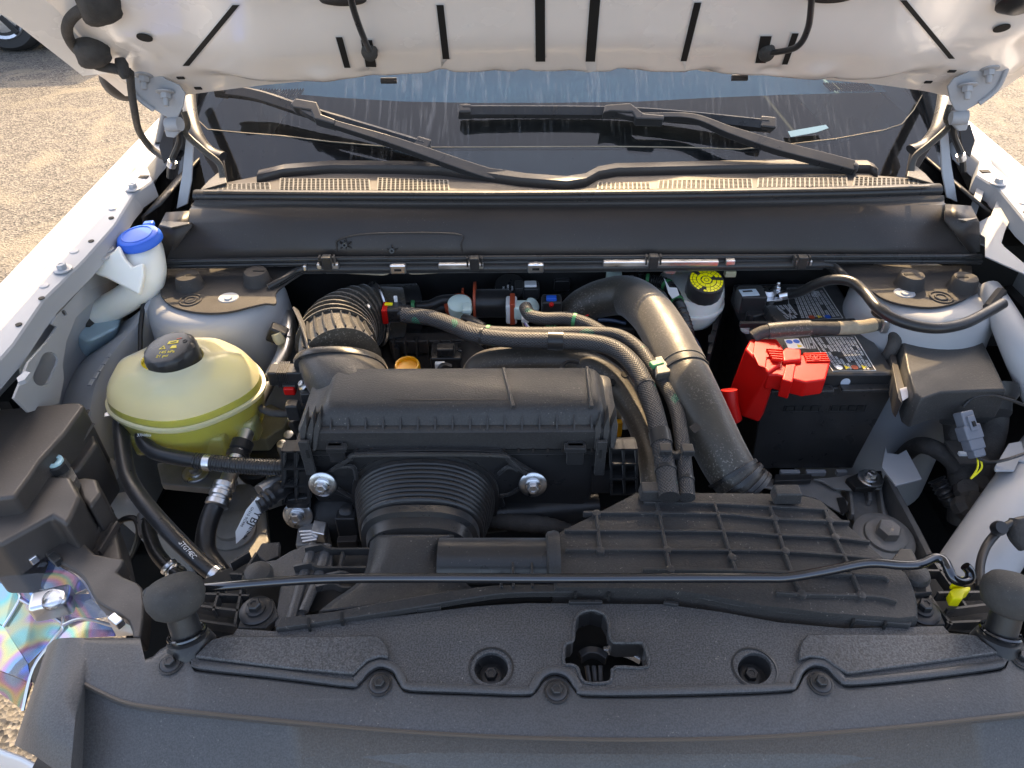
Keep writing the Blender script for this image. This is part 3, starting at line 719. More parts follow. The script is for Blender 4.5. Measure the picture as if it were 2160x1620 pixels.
# pillar trims and gutter seals
for sx in (1, -1):
    m = lambda px: px if sx > 0 else 2392-px
    dy = 0 if sx > 0 else -14
    b = MB(); b.tube(spl(L([(m(470), 330+dy, Yp(1.28)), (m(440), 318+dy, Yp(1.29)), (m(415), 285+dy, Yp(1.31)), (m(402), 240+dy, Yp(1.36)), (m(398), 205+dy, Yp(1.42)), (m(398), 180+dy, Yp(1.47))]), 6), .013, 12, flat=.6); b.build('rubber_seal', M_RUB, ws)
    b = MB(); b.plate([(m(405), 225+dy), (m(420), 290+dy), (m(470), 330+dy), (m(480), 385+dy), (m(470), 395+dy), (m(430), 330+dy), (m(392), 270+dy), (m(390), 215+dy)], S(1.24, 1.12, 1.38, 1.26), .006); b.build('pillar_trim', M_COWL, ws, bevel=.002)
    b = MB(); b.tube(spl(L([(m(388), 235+dy, Yp(1.25)), (m(396), 262+dy, Yp(1.245)), (m(392), 282+dy, Yp(1.24)), (m(430), 318+dy, Yp(1.22)), (m(462), 345+dy, Yp(1.21)), (m(470), 375+dy, Yp(1.2))]), 5), .0055, 8, flat=.5); b.build('edge_seal', M_DUSTY, ws)
    b = MB(); b.plate([(m(470), 345+dy), (m(478), 385+dy), (m(420), 402+dy), (m(440), 380+dy), (m(462), 362+dy)], S(1.17, 1.165, 1.24, 1.175), .004); b.build('corner_flap', M_DUSTY, ws, bevel=.001)

def wiper(lbl, blade, arm, conn, parent=None):
    p0 = at(*arm[-1], wpl(.03)); t = thing('wiper', lbl, 'wiper', tuple(p0))
    B = on(blade, wpl(.022)); Bs = spl(B, 8)
    mb = MB(); rings = []
    for i, p in enumerate(Bs):
        a = Bs[max(0, i-1)]; c = Bs[min(len(Bs)-1, i+1)]; tg = (c-a).normalized(); sd_ = tg.cross(WN).normalized()
        if sd_.dot(WD) < 0: sd_ = -sd_
        k = .6 if i in (0, len(Bs)-1) else 1
        rings.append([p-sd_*.012*k-WN*.004, p-sd_*.011*k+WN*.004*k, p+sd_*.002+WN*.011*k, p+sd_*.011*k+WN*.002, p+sd_*.008-WN*.004])
    mb.loft(rings); bl = mb.build('blade', M_BLK, t, smooth=25)
    mb = MB(); mb.bar([p-WN*.016 for p in Bs], .004, .014, WN); mb.build('rubber_lip', M_RUB, bl)
    for e0, e1 in ((Bs[0], Bs[1]), (Bs[-1], Bs[-2])):
        d = (e1-e0).normalized(); mb = MB(); M_ = axes(e0, d, WD).to_3x3()
        mb.box(e0+d*.012, (.030, .026, .020), M_, top=.75); mb.build('end_cap', M_BLK, bl, bevel=.004)
    A = spl(on(arm, wpl(.038)), 8); n_ = len(A)
    mb = MB(); rings = []
    for i, p in enumerate(A):
        a = A[max(0, i-1)]; c = A[min(n_-1, i+1)]; tg = (c-a).normalized(); sd_ = tg.cross(WN).normalized(); tt = i/(n_-1); hw = lerp(.0065, .013, sm(.25, .7, tt))
        rings.append([p-sd_*hw-WN*.007, p+sd_*hw-WN*.007, p+sd_*hw*.8+WN*.006, p-sd_*hw*.8+WN*.006])
    mb.loft(rings); mb.build('arm', M_BLK, t, bevel=.0015)
    mb = MB(); mb.plate(conn, wpl(.047), .022); mb.build('connector', M_BLK, t, bevel=.003)
    mb = MB(); mb.lathe([(.009, -.03), (.010, -.004), (.008, .004), (.003, .006)], A[-1], WN, 20); mb.build('pivot_cap', M_BLK, t)
    return t
wiper('black wiper lying diagonally down the windshield to the middle of the cowl', [(455, 188), (540, 200), (640, 232), (760, 268), (905, 312)], [(625, 222), (660, 245), (705, 262), (840, 303), (1010, 362), (1060, 372), (1170, 388)],
      [(612, 218), (622, 206), (668, 214), (678, 240), (708, 251), (704, 262), (662, 250), (655, 232), (618, 226)])
wiper('black wiper resting level across the windshield above the cowl grille', [(968, 234), (1100, 234), (1300, 236), (1450, 246), (1632, 265)], [(1290, 232), (1340, 246), (1455, 248), (1540, 278), (1640, 310), (1755, 340), (1800, 352)],
      [(1272, 238), (1276, 220), (1330, 216), (1358, 238), (1402, 242), (1400, 252), (1342, 250), (1334, 236), (1288, 234)])

# cowl grille: ledge with six mesh panels
cg = thing('cowl_grille', 'black slotted cowl grille strip at the foot of the windshield, partly sunlit', 'grille', (0, 1.2, 1.16))
GZ = 1.166
led = [(425, 404), (440, 392), (520, 376), (560, 368), (700, 362), (860, 360), (930, 364), (1000, 374), (1060, 384), (1120, 390), (1200, 393), (1235, 388), (1260, 376), (1300, 368), (1500, 362), (1700, 358), (1830, 360), (1850, 370), (1930, 376), (1945, 388), (1950, 398), (1600, 404), (1195, 407), (800, 408), (500, 409)]
holes = []
panels = [(452, 392, 568, 387, 402, 12, 5), (592, 378, 778, 380, 403, 20, 7), (798, 377, 945, 382, 404, 16, 7), (1262, 387, 1370, 387, 401, 12, 5), (1390, 383, 1585, 379, 400, 20, 7), (1600, 378, 1785, 376, 397, 19, 7), (1803, 375, 1935, 380, 394, 14, 5)]
cgp = sheet('ledge', led, [], GZ-.004, .004, M_COWL, cg, bevel=.001)
for x0, y0, x1, y1, yb, nx, ny in panels:
    # a mesh panel: frame of bars crossing with real gaps over a black tray
    mb = MB(); mb.plate([(x0, y0), (x1, y1), (x1+2, yb-1), (x0-2, yb)], GZ+.0006-.004+.0006, .0004); tr = mb.build('mesh_tray', M_VOID, cg)
    mb = MB()
    for i in range(nx+1):
        t = i/nx; mb.bar([at(lerp(x0, x1, t), lerp(y0, y1, t), GZ-.002), at(lerp(x0-2, x1+2, t), yb, GZ-.002)], .0030, .002)
    for j in range(ny+1):
        t = j/ny; mb.bar([at(lerp(x0, x0-2, t), lerp(y0, yb, t), GZ-.0022), at(lerp(x1, x1+2, t), lerp(y1, yb, t), GZ-.0022)], .0026, .002)
    mb.build('mesh_panel', M_DUSTY, cg, smooth=0)
back = [(545, 377), (600, 364), (700, 356), (850, 357), (930, 360), (1000, 369), (1100, 383), (1195, 390), (1235, 384), (1262, 369), (1300, 362), (1500, 357), (1700, 354), (1830, 356), (1845, 364)]
mb = MB(); rg = []
for px, py in back:
    p = at(px, py, GZ); rg.append([p+V((0, -.012, -.004)), p+V((0, -.004, .009)), p+V((0, .012, .011)), p+V((0, .022, -.02))])
mb.loft([[r[k] for r in rg] for k in range(4)], closed=False); mb.build('rear_lip', M_COWL, cg, smooth=30, solid=.003)
mb = MB(); mb.tube([at(px, py, 1.16) for px, py in ((412, 412), (700, 413), (1000, 414), (1195, 413), (1500, 410), (1800, 405), (1981, 399))], .0125, 16, flat=.75); mb.build('front_seal', M_BLK, cg)
mb = MB(); mb.tube([at(px, py, 1.171) for px, py in ((430, 404), (700, 406), (1000, 407), (1195, 406), (1500, 403), (1800, 398), (1960, 393))], .004, 10, flat=.5); mb.build('seal_lip', M_DUSTY, cg)

# cowl cover: the broad black panel under the grille
cc = thing('cowl_cover', 'broad smooth black cowl panel spanning the back of the engine bay', 'cowl panel', (0, 1.1, 1.05))
mb = MB(); rows = []
def crow(pts): return L(pts)
xs = [(405, 440, 400, 365, 352), (600, 439, 600, 600, 600), (900, 440, 900, 900, 900), (1195, 440, 1195, 1195, 1195), (1500, 438, 1500, 1500, 1500), (1800, 434, 1800, 1800, 1800), (1990, 430, 1996, 2046, 2066)]
rows = [[at(a[0]+ (8 if k == 0 else 0), a[1]-18, Yp(1.178)) for k, a in enumerate(xs)], [at(a[0], a[1]-6, Yp(1.176)) for a in xs], [at(a[0], a[1], Yp(1.165)) for a in xs], [at(a[0] if 0 < k < 6 else (a[0]-4 if k == 0 else a[0]+6), a[1]+4, Yp(1.16)) for k, a in enumerate(xs)], [at(a[2], 470, Yp(1.14)) for a in xs], [at(a[3], 520, Yp(1.125)) for a in xs], [at(a[4], 548 if a[0] < 1200 else 544, Yp(1.115)) for a in xs]]
mb.loft(rows, closed=False); mb.build('panel', M_COWL, cc, smooth=50, solid=.003)
for pts in ([(352, 552), (700, 546), (1195, 543), (1700, 541), (2070, 541)], [(352, 562), (700, 555), (1195, 552), (1700, 550), (2070, 552)]):
    mb = MB(); mb.tube([at(x, y, Yp(1.108)) for x, y in pts], .0042, 10); mb.build('lower_bead', M_BLK, cc)
mb = MB(); mb.plate([(350, 548), (2072, 540), (2072, 552), (350, 562)], Yp(1.112), .004); mb.build('lower_flange', M_COWL, cc)
for sx in (1, -1):
    m = lambda px: px if sx > 0 else 2398-px
    dy = 0 if sx > 0 else -14
    mb = MB(); A = L([(m(404), 444+dy, Yp(1.16)), (m(404), 478+dy, Yp(1.13)), (m(352), 548+dy, Yp(1.115))]); B = L([(m(350), 448+dy, Yp(1.16)), (m(332), 482+dy, Yp(1.13)), (m(330), 545+dy, Yp(1.12))])
    mb.loft([A, B], closed=False); mb.build('end_wing', M_COWL, cc, smooth=20, solid=.003)
    mb = MB(); mb.plate([(m(404), 446+dy), (m(404), 462+dy), (m(398), 472+dy), (m(360), 480+dy), (m(336), 474+dy), (m(348), 458+dy), (m(350), 468+dy)], 1.135, .003); mb.build('sunlit_end_patch', M_DUSTY, cc, bevel=.001)  # paler plate stands in for the sun patch on the cowl end
for px, py in ((730, 515), (829, 527), (932, 548)):
    p = at(px, py, Yp(1.125)); mb = MB(); mb.lathe([(.006, -.004), (.0042, .006), (.0042, .014), (.0022, .014), (.0022, .006)], p, (0, -.8, .3), 14); st = mb.build('stud', M_BLK, cc)
    mb = MB()
    for a in (0, 1, 2): mb.box(p+V((0, -.002, 0)), (.022, .006, .0016), Matrix.Rotation(a*1.05+.5, 3, 'Y'))
    mb.build('stud_rib', M_BLK, st)
mb = MB(); mb.tube(spl(L([(712, 545, Yp(1.117)), (710, 520, Yp(1.121)), (716, 505, Yp(1.124)), (780, 493, Yp(1.127)), (960, 493, Yp(1.127)), (972, 515, Yp(1.121)), (975, 545, Yp(1.117))]), 5), .0014, 6); mb.build('moulded_outline', M_COWL, cc)
# ================================================================== front end: shroud, grille, inlet cover
def smooth_px(pts, n=5):
    return [(p.x, p.y) for p in spl([V((x, y, 0)) for x, y in pts], n)]
def circ(px, py, rx, ry, n=24): return [(px+rx*math.cos(2*math.pi*k/n), py+ry*math.sin(2*math.pi*k/n)) for k in range(n)]
groove = smooth_px([(298, 1386), (318, 1384), (338, 1366), (358, 1357), (380, 1358), (395, 1374), (403, 1398), (418, 1412), (580, 1430), (735, 1449), (757, 1443), (778, 1420), (802, 1408), (828, 1418), (842, 1442), (862, 1457), (980, 1462), (1108, 1466), (1130, 1456), (1148, 1430), (1170, 1421), (1196, 1430), (1215, 1456), (1240, 1467), (1450, 1466), (1655, 1458), (1682, 1448), (1696, 1420), (1718, 1406), (1744, 1412), (1768, 1436), (1798, 1446), (1950, 1432), (2100, 1412), (2122, 1402), (2130, 1378), (2145, 1362), (2175, 1356)], 4)
SHZ = .968
shroud = thing('radiator_shroud', 'grained black radiator shroud panel with a cross-shaped latch opening', 'panel', tuple(at(1200, 1380, SHZ)))
latch_hole = [(1210, 1345), (1212, 1312), (1222, 1294), (1246, 1286), (1272, 1293), (1283, 1312), (1286, 1340), (1292, 1352), (1302, 1355), (1350, 1355), (1359, 1362), (1366, 1406), (1298, 1407), (1291, 1428), (1281, 1440), (1236, 1440), (1223, 1424), (1218, 1408), (1204, 1402), (1190, 1400), (1190, 1366), (1196, 1356), (1205, 1354)]
cones = [(1036, 1409), (1592, 1410)]
sh_top = [(430, 1360), (470, 1342), (492, 1338), (500, 1326), (580, 1331), (700, 1314), (860, 1296), (1000, 1279), (1040, 1276), (1110, 1272), (1400, 1274), (1520, 1290), (1640, 1312), (1780, 1325), (1990, 1320), (2003, 1335), (2040, 1337), (2062, 1346), (2105, 1376), (2128, 1372)]
g2 = [(x, y-3) for x, y in groove if 392 < x < 2128]
sheet('panel', sh_top+g2[::-1], [latch_hole]+[circ(x, y, 36, 33) for x, y in cones], SHZ, .006, M_SHROUD, shroud, bevel=.0012)
# raised pads
for sx in (1, -1):
    if sx > 0: pts = smooth_px([(432, 1361), (468, 1342), (600, 1341), (720, 1340), (785, 1339), (806, 1348), (818, 1368), (818, 1386)], 3)+[(800, 1384), (775, 1392), (745, 1421), (600, 1408), (410, 1385)]
    else: pts = smooth_px([(1686, 1392), (1688, 1362), (1700, 1343), (1718, 1337), (1850, 1337), (2040, 1337), (2070, 1350), (2106, 1376)], 3)+[(1950, 1398), (1790, 1420), (1768, 1408), (1740, 1388), (1710, 1384)]
    mb = MB(); mb.plate(pts, SHZ+.006, .0055); mb.build('raised_pad', M_SHROUD, shroud, bevel=.0035, seg=3)
# smooth ribbon that follows the groove
up = [(x, y-26) for x, y in groove]
def ribbon(pts, dy0, dy1):
    return [(x, y-dy0) for x, y in pts]+[(x, y-dy1) for x, y in pts[::-1]]
gi = [p for p in groove if 405 < p[0] < 2120]
nrm = []
for i, (x, y) in enumerate(gi):
    a = gi[max(0, i-1)]; c = gi[min(len(gi)-1, i+1)]; dx, dy_ = c[0]-a[0], c[1]-a[1]; l_ = math.hypot(dx, dy_) or 1
    nrm.append((dy_/l_, -dx/l_))
nrm = [(sum(nrm[min(max(i+k, 0), len(nrm)-1)][0] for k in range(-4, 5))/9, sum(nrm[min(max(i+k, 0), len(nrm)-1)][1] for k in range(-4, 5))/9) for i in range(len(nrm))]
rib = MB(); rgs = []
for (x, y), (nx_, ny_) in zip(gi, nrm):
    rgs.append([at(x+nx_*d, y+ny_*d, SHZ+z) for d, z in ((2, -.002), (3, .0025), (6, .0035), (17, .0035), (19, .0025), (20, -.001))])
rib.loft([[r[k] for r in rgs] for k in range(6)], closed=False); rib.build('ribbon', M_GRILLE, shroud, smooth=60)
# latch well under the opening
mb = MB(); ring = [at(x, y, SHZ-.004) for x, y in latch_hole]
mb.loft([ring, [p+V((0, 0, -.03)) for p in ring]], closed=True, caps=False); mb.build('well_wall', M_BLK, shroud, smooth=20)
mb = MB(); mb.tube(spl([at(x, y, SHZ+.001) for x, y in latch_hole], 3, True), .0018, 6, closed=True); mb.build('opening_rim', M_SHROUD, shroud)
for px, py in cones:
    c = at(px, py, SHZ); mb = MB(); mb.lathe([(.0245, .001), (.0225, .0015), (.019, -.012), (.017, -.02), (.001, -.02)], c, (0, 0, 1), 30, open0=True); w_ = mb.build('bolt_cup', M_BLK, shroud, smooth=50)
    bolt(w_, c+V((-.0005, .002, -.02)), (0, -.1, 1), .0072, M_BLKBOLT)
for pts in ([(700, 1313, 780, 1303)], [(1200, 1276, 1270, 1276)], [(1400, 1277, 1430, 1281)], [(880, 1291, 930, 1285)]):
    for a, c, d, e in pts:
        mb = MB(); mb.bar([at(a, c-4, SHZ), at(d, e-4, SHZ)], .006, .004); mb.build('slot_tab', M_BLK, shroud, bevel=.001)
# hood latch inside
lt = thing('hood_latch', 'dark steel hood latch inside the cross-shaped opening', 'latch', tuple(at(1250, 1400, .92)))
mb = MB(); mb.bar(spl(L([(1222, 1388, .935), (1240, 1378, .94), (1262, 1380, .94), (1280, 1392, .935)]), 4), .012, .008); mb.build('catch', M_BLKBOLT, lt, bevel=.001)
mb = MB(); mb.bar(spl(L([(1272, 1373, .93), (1300, 1374, .93), (1330, 1382, .93), (1352, 1394, .93)]), 4), .008, .006); mb.build('release_lever', M_ZINC, lt, bevel=.001)
for k in (0, 1, 2):
    mb = MB(); mb.tube(L([(1238+14*k, 1405, .93), (1243+12*k, 1438, .925)]), .003, 8); mb.build('spring_leg', M_BLKBOLT, lt)
mb = MB(); mb.plate([(1192, 1360), (1360, 1358), (1362, 1445), (1192, 1440)], .90, .01); mb.build('mounting_plate', M_VOID, lt)

# ---- grille: top ledge, curved groove edge, recessed face
gr = thing('front_grille', 'dark grey plastic grille top with bolts and a long curved crease', 'grille', tuple(at(1200, 1550, .9)))
crease = smooth_px([(178, 1443), (215, 1462), (262, 1482), (330, 1494), (500, 1512), (800, 1540), (1100, 1557), (1400, 1561), (1650, 1553), (1900, 1534), (2160, 1506), (2400, 1480)], 6)
def yat(poly, x):
    if x <= poly[0][0]: return poly[0][1]
    for (a, ya), (c, yc) in zip(poly, poly[1:]):
        if x <= c: return ya+(yc-ya)*(x-a)/(c-a) if c > a else yc
    return poly[-1][1]
gx = groove+[(2400, 1340)]
cols = []
xs_ = [180, 195, 215, 240, 270, 296, 306, 322, 338, 348, 358, 368, 380, 388, 395, 399, 403, 410, 418]+list(range(440, 735, 40))+[735, 746, 757, 767, 778, 790, 802, 815, 828, 835, 842, 852, 862]+list(range(900, 1108, 40))+[1108, 1119, 1130, 1139, 1148, 1159, 1170, 1183, 1196, 1205, 1215, 1227, 1240]+list(range(1280, 1655, 40))+[1655, 1668, 1682, 1689, 1696, 1707, 1718, 1731, 1744, 1756, 1768, 1783, 1798]+list(range(1840, 2100, 40))+[2100, 2111, 2122, 2126, 2130, 2137, 2145, 2160, 2200, 2300]
left_cols = [((100, 1362), (44, 1530), .915), ((112, 1350), (56, 1532), .955), ((128, 1346), (85, 1545), .964), ((150, 1345), (118, 1565), .966), ((174, 1345), (152, 1590), .966)]
GZ0 = .9665
for (tx, ty), (bx, by), z in left_cols:
    col = []
    for t in (0, .1, .25, .45, .6, .75, .88, 1.0, 1.25):
        zz = z-.0*(t)-.02*max(0, t-.55)**1.2-.06*max(0, t-.95)
        col.append(at(lerp(tx, bx, t), lerp(ty, by, t), zz))
    cols.append(col)
for x in xs_:
    yg = (yat(gx, x)+4 if x > 300 else 1346); yc = yat(crease, x); col = []
    for t, dz in ((0, -.006), (.04, 0), (.12, 0), (.4, -.001), (.75, -.003)):
        col.append(at(x, lerp(yg, yc-6, t), GZ0+dz))
    edgez = GZ0-.006
    if x < 340: yc = yc
    col += [at(x, yc-4, edgez), at(x, yc+1, edgez-.004), at(x, yc+9, edgez-.013), at(x-(8 if x < 1200 else -8), 1690, .90)]
    cols.append(col)
mb = MB(); mb.loft(cols, closed=False); gtop = mb.build('top_panel', M_GRILLE, gr, smooth=50)
mb = MB(); mb.tube([at(x, y-1, GZ0-.0068) for x, y in crease if x < 2300], .0021, 6); mb.build('crease_lip', mat('crease_edge', (.075, .06, .048), .5), gr)  # browner lip colour paints in the lit line along the ledge
# recessed lower face
rows = []
def face_row(dy, z, inset): return [at(x+(inset if x < 1200 else 0), y+dy, z) for x, y in crease if x < 2400]
mb = MB(); mb.loft([face_row(6, GZ0-.016, 0), face_row(12, GZ0-.022, -1), face_row(60, GZ0-.036, -4), face_row(140, GZ0-.07, -8), face_row(280, GZ0-.15, -14)], closed=False); mb.build('lower_face', M_GRILLE, gr, smooth=60)
for px, py in ((360, 1399), (801, 1443), (1174, 1458), (1731, 1441), (2158, 1389)):
    p = at(px, py, GZ0+.0006); mb = MB(); mb.lathe([(.0135, -.004), (.0135, .0006), (.0115, .001), (.0115, -.002)], p, (0, 0, 1), 28); rg_ = mb.build('bolt_seat', M_BLK, gr)
    bolt(rg_, p, (0, -.05, 1), .0062, M_BLKBOLT)
# bumper corner under the grille (white), seen at the very bottom corner
bp_ = thing('front_bumper', 'pale bumper corner below the grille beside the sunlit asphalt', 'bumper', (-.72, .35, .55))
mb = MB(); tp_ = [(-80, 1568), (0, 1578), (50, 1596), (100, 1622), (180, 1670), (320, 1720)]
rows = [L([(x, y, .74) for x, y in tp_]), L([(x-6, y+6, .73) for x, y in tp_])]
rows += [[p+V((-.012, -.012, -.05)) for p in rows[1]], [p+V((0, 0, -.25)) for p in rows[1]]]
mb.loft(rows, closed=False); mb.build('bumper_skin', M_PAINT, bp_, smooth=60, solid=.004)

# ---- air inlet cover with ribs and scoop
ic = thing('air_inlet_cover', 'black ribbed air inlet cover over the radiator with a flared duct mouth', 'inlet cover', tuple(at(1500, 1200, .95)))
CZ = .982
cov = smooth_px([(1170, 1205), (1163, 1190), (1162, 1145), (1178, 1122), (1235, 1093), (1330, 1044), (1350, 1038), (1500, 1039), (1640, 1041), (1720, 1050), (1752, 1072), (1800, 1115), (1870, 1180), (1915, 1210), (1935, 1260), (1938, 1302)], 3)+[(1905, 1306), (1760, 1296), (1600, 1278), (1480, 1254), (1380, 1243), (1250, 1242), (1170, 1240)]
ct = on(cov, CZ); cen = sum(ct, V((0, 0, 0)))/len(ct)
def grow(P, k, dz): return [V((cen.x+(p.x-cen.x)*k, cen.y+(p.y-cen.y)*k, p.z+dz)) for p in P]
mb = MB(); mb.loft([grow(ct, 1.015, -.05), grow(ct, 1.006, -.012), grow(ct, 1.0, -.004), grow(ct, .985, 0)]); mb.build('cover', M_GRAIN, ic, smooth=45)
# fine rim strip on the front edge
fr_px = [(580, 1326), (640, 1318), (700, 1309), (850, 1286), (1010, 1259), (1110, 1250), (1380, 1250), (1480, 1262), (1600, 1285), (1760, 1303), (1880, 1314), (1922, 1318)]
bk_px = [(592, 1302), (650, 1296), (705, 1289), (852, 1262), (1005, 1238), (1110, 1232), (1380, 1234), (1480, 1246), (1600, 1266), (1760, 1284), (1880, 1294), (1930, 1296)]
mb = MB(); mb.plate(smooth_px(fr_px, 3)+smooth_px(bk_px, 3)[::-1], .976, .010); mb.build('front_rim', M_GRAIN, ic, bevel=.0015)
mb = MB(); mb.plate([(x, y+12) for x, y in smooth_px(fr_px, 3)]+smooth_px(fr_px, 3)[::-1], .960, .006); mb.build('rim_shadow_strip', M_VOID, ic)  # black strip put in as the shadow under the front rim
for px, py in ((650, 1314), (720, 1302), (1213, 1248), (1284, 1248), (1800, 1304), (1868, 1310)):
    mb = MB(); mb.plate([(px-2, py-12), (px+3, py-12), (px+4, py+8), (px-2, py+8)], .9775, .012); mb.build('rim_notch', M_VOID, ic)
ribs = [[(1357, 1063), (1500, 1066), (1640, 1073), (1745, 1079)], [(1230, 1085), (1510, 1088), (1620, 1098), (1790, 1105)], [(1190, 1123), (1520, 1125), (1640, 1133), (1756, 1138), (1833, 1147)], [(1192, 1163), (1540, 1165), (1655, 1167), (1780, 1176), (1840, 1182)], [(1355, 1205), (1550, 1207), (1700, 1213), (1845, 1218), (1872, 1229)], [(1636, 1253), (1690, 1257), (1815, 1260), (1860, 1264), (1890, 1273)],
        [(1258, 1087), (1266, 1165)], [(1383, 1063), (1390, 1085), (1413, 1210)], [(1505, 1063), (1550, 1205)], [(1622, 1070), (1632, 1098), (1666, 1205), (1690, 1257)], [(1738, 1078), (1762, 1140), (1790, 1200), (1815, 1260)]]
for rp in ribs:
    mb = MB(); mb.bar(spl([at(x, y, CZ) for x, y in rp], 4), .0052, .0052); mb.build('rib', M_GRAIN, ic, bevel=.0009)
for px, py in ((1258, 1087), (1266, 1165), (1388, 1086), (1413, 1205), (1406, 1164), (1543, 1180), (1632, 1098), (1655, 1167), (1690, 1257), (1748, 1102), (1760, 1138), (1788, 1198), (1815, 1260)):
    mb = MB(); mb.lathe([(.0055, -.002), (.005, .0055), (.003, .006)], at(px, py, CZ), (0, 0, 1), 12); mb.build('rib_boss', M_GRAIN, ic)
for px, py, w_ in ((1378, 1036, 50), (1659, 1042, 48)):
    mb = MB(); c = at(px, py, .995); mb.box(c, (.036, .020, .018), None, top=.9); mb.build('locating_tab', M_GRAIN, ic, bevel=.0025)
text(ic, '195.26.2', .011, axes(at(1375, 1103, CZ+.0006), (-1, .02, 0), (0, -1, 0)), M_STOP, 'moulded_number')
# neck duct to the scoop
mb = MB(); mb.loft([[at(x, 1175, CZ-.012)+V((0, .030*math.cos(a), .026*math.sin(a)-.008)) for a in [math.pi*k/10*1.2-.3 for k in range(11)]] for x in (925, 980, 1050, 1120, 1172)], closed=False); mb.build('neck_duct', M_BLK, ic, smooth=60)
mb = MB(); p = at(1165, 1175, CZ); mb.loft([[at(x, 1178, CZ-.012)+V((0, (.034+e)*math.cos(a), (.03+e)*math.sin(a)-.006)) for a in [math.pi*k/10*1.2-.3 for k in range(11)]] for x, e in ((1152, 0), (1156, .004), (1170, .006), (1180, .004))], closed=False); mb.build('neck_collar', M_GRAIN, ic, smooth=40)
# flared scoop
lf = spl([V(q+(0,)) for q in [(782, 1128), (778, 1165), (770, 1205), (748, 1234), (705, 1264), (672, 1290)]], 4); rt = spl([V(q+(0,)) for q in [(975, 1128), (948, 1150), (936, 1175), (950, 1205), (985, 1232), (1008, 1252)]], 4)
mb = MB(); rows = []
for i, (a, c) in enumerate(zip(lf, rt)):
    t = i/(len(lf)-1); row = []
    for k in range(13):
        u = k/12; hb = lerp(.035, .004, sm(0, .8, t)); q = 1-(2*u-1)**4
        row.append(at(lerp(a.x, c.x, u), lerp(a.y, c.y, u), lerp(.958, .966, t)+hb*q*.6))
    rows.append(row)
mb.loft(rows, closed=False); mb.build('scoop', M_GRAIN, ic, smooth=60, solid=.003)
# tray on the left of the scoop
tray = [(520, 1192), (545, 1186), (582, 1180), (612, 1162), (640, 1150), (690, 1146), (702, 1160), (700, 1200), (668, 1240), (640, 1300), (600, 1318), (578, 1322), (590, 1240), (600, 1225), (560, 1222)]
mb = MB(); mb.plate(tray, .955, .006); mb.build('side_tray', M_GRILLE, ic, bevel=.002)
for pts in ([(660, 1148), (640, 1215), (612, 1312)], [(690, 1150), (672, 1215), (640, 1290)]):
    mb = MB(); mb.tube(spl(L([(x, y, .957) for x, y in pts]), 5), .006, 10, flat=.7); mb.build('tray_ridge', M_GRILLE, ic)
for y_, x0, x1 in ((1165, 645, 780), (1204, 622, 772), (1222, 690, 770), (1246, 668, 742)):
    mb = MB(); mb.bar(spl(L([(x0, y_-2, .958), (x0+35, y_-8, .962), (x0+55, y_, .958), (x1, y_, .955)]), 5), .004, .008); mb.build('lattice_bar', M_BLK, ic)
mb = MB(); mb.plate([(690, 1160), (785, 1160), (775, 1215), (735, 1245), (690, 1285), (650, 1292), (680, 1220)], .944, .004); mb.build('lattice_floor', M_DARK, ic)
mb = MB(); mb.bar(L([(726, 1165, .954), (716, 1212, .954)]), .004, .008); mb.build('lattice_bar', M_BLK, ic)
for px in (1057, 1122, 1082):
    mb = MB(); mb.bar(L([(px, 1190 if px > 1060 else 1228, .975), (px+1, 1245, .972)]), .0035, .008); mb.build('stiffener', M_BLK, ic)

# radiator carrier lattice left and right (black cells with ribs), bolts
for sx in (1, -1):
    rc_ = thing('radiator_carrier', 'black ribbed carrier end with open cells, beside the %s' % ('clear headlamp' if sx > 0 else 'yellow prop clip'), 'carrier', tuple(at(500 if sx > 0 else 1980, 1270, .94)))
    if sx > 0:
        fl_ = [(400, 1235), (480, 1200), (520, 1180), (560, 1178), (600, 1225), (590, 1330), (480, 1345), (430, 1340), (395, 1300)]
        bars = [[(405, 1262), (470, 1266), (530, 1268)], [(415, 1288), (460, 1294), (510, 1300)], [(470, 1248), (455, 1300)], [(420, 1320), (505, 1332)], [(490, 1200), (530, 1176)], [(545, 1178), (520, 1218), (500, 1330)], [(490, 1222), (530, 1224)]]
        pad = [(520, 1265), (575, 1262), (588, 1300), (560, 1325), (500, 1325)]; bo = (541, 1289)
    else:
        fl_ = [(1900, 1190), (1960, 1200), (2000, 1205), (2080, 1240), (2110, 1290), (2080, 1340), (2000, 1330), (1930, 1325), (1895, 1240)]
        bars = [[(1950, 1215), (1985, 1216)], [(1972, 1262), (2095, 1260)], [(1990, 1297), (2090, 1285)], [(1962, 1195), (2030, 1290)], [(1990, 1325), (2060, 1322)], [(1940, 1250), (2000, 1330)]]
        pad = [(1910, 1262), (1968, 1258), (1996, 1318), (1935, 1322)]; bo = (1945, 1289)
    mb = MB(); mb.plate(fl_, .925, .004); mb.build('cell_floor', M_VOID, rc_)
    for bb in bars:
        mb = MB(); mb.bar(L([(x, y, .945) for x, y in bb]), .004, .012); mb.build('cell_rib', M_BLK, rc_)
    mb = MB(); mb.plate(pad, .957, .012); pd = mb.build('bolt_pad', M_GRAIN, rc_, bevel=.002)
    bolt(pd, at(bo[0], bo[1], .9575), (0, 0, 1), .0085, M_BLKBOLT, 'washer')
    px, py = (545, 1210) if sx > 0 else (1930, 1212)
    mb = MB(); mb.lathe([(.017, -.006), (.0175, 0), (.015, .005), (.006, .0075)], at(px, py, .968), (0, 0, 1), 26); mb.build('push_pin', M_GRAIN, rc_)
mb = MB(); mb.plate([(1898, 1238), (1906, 1225), (1960, 1222), (1968, 1250), (1912, 1256)], .966, .008); mb.build('vent_bezel', M_BLK, rc_, bevel=.002)
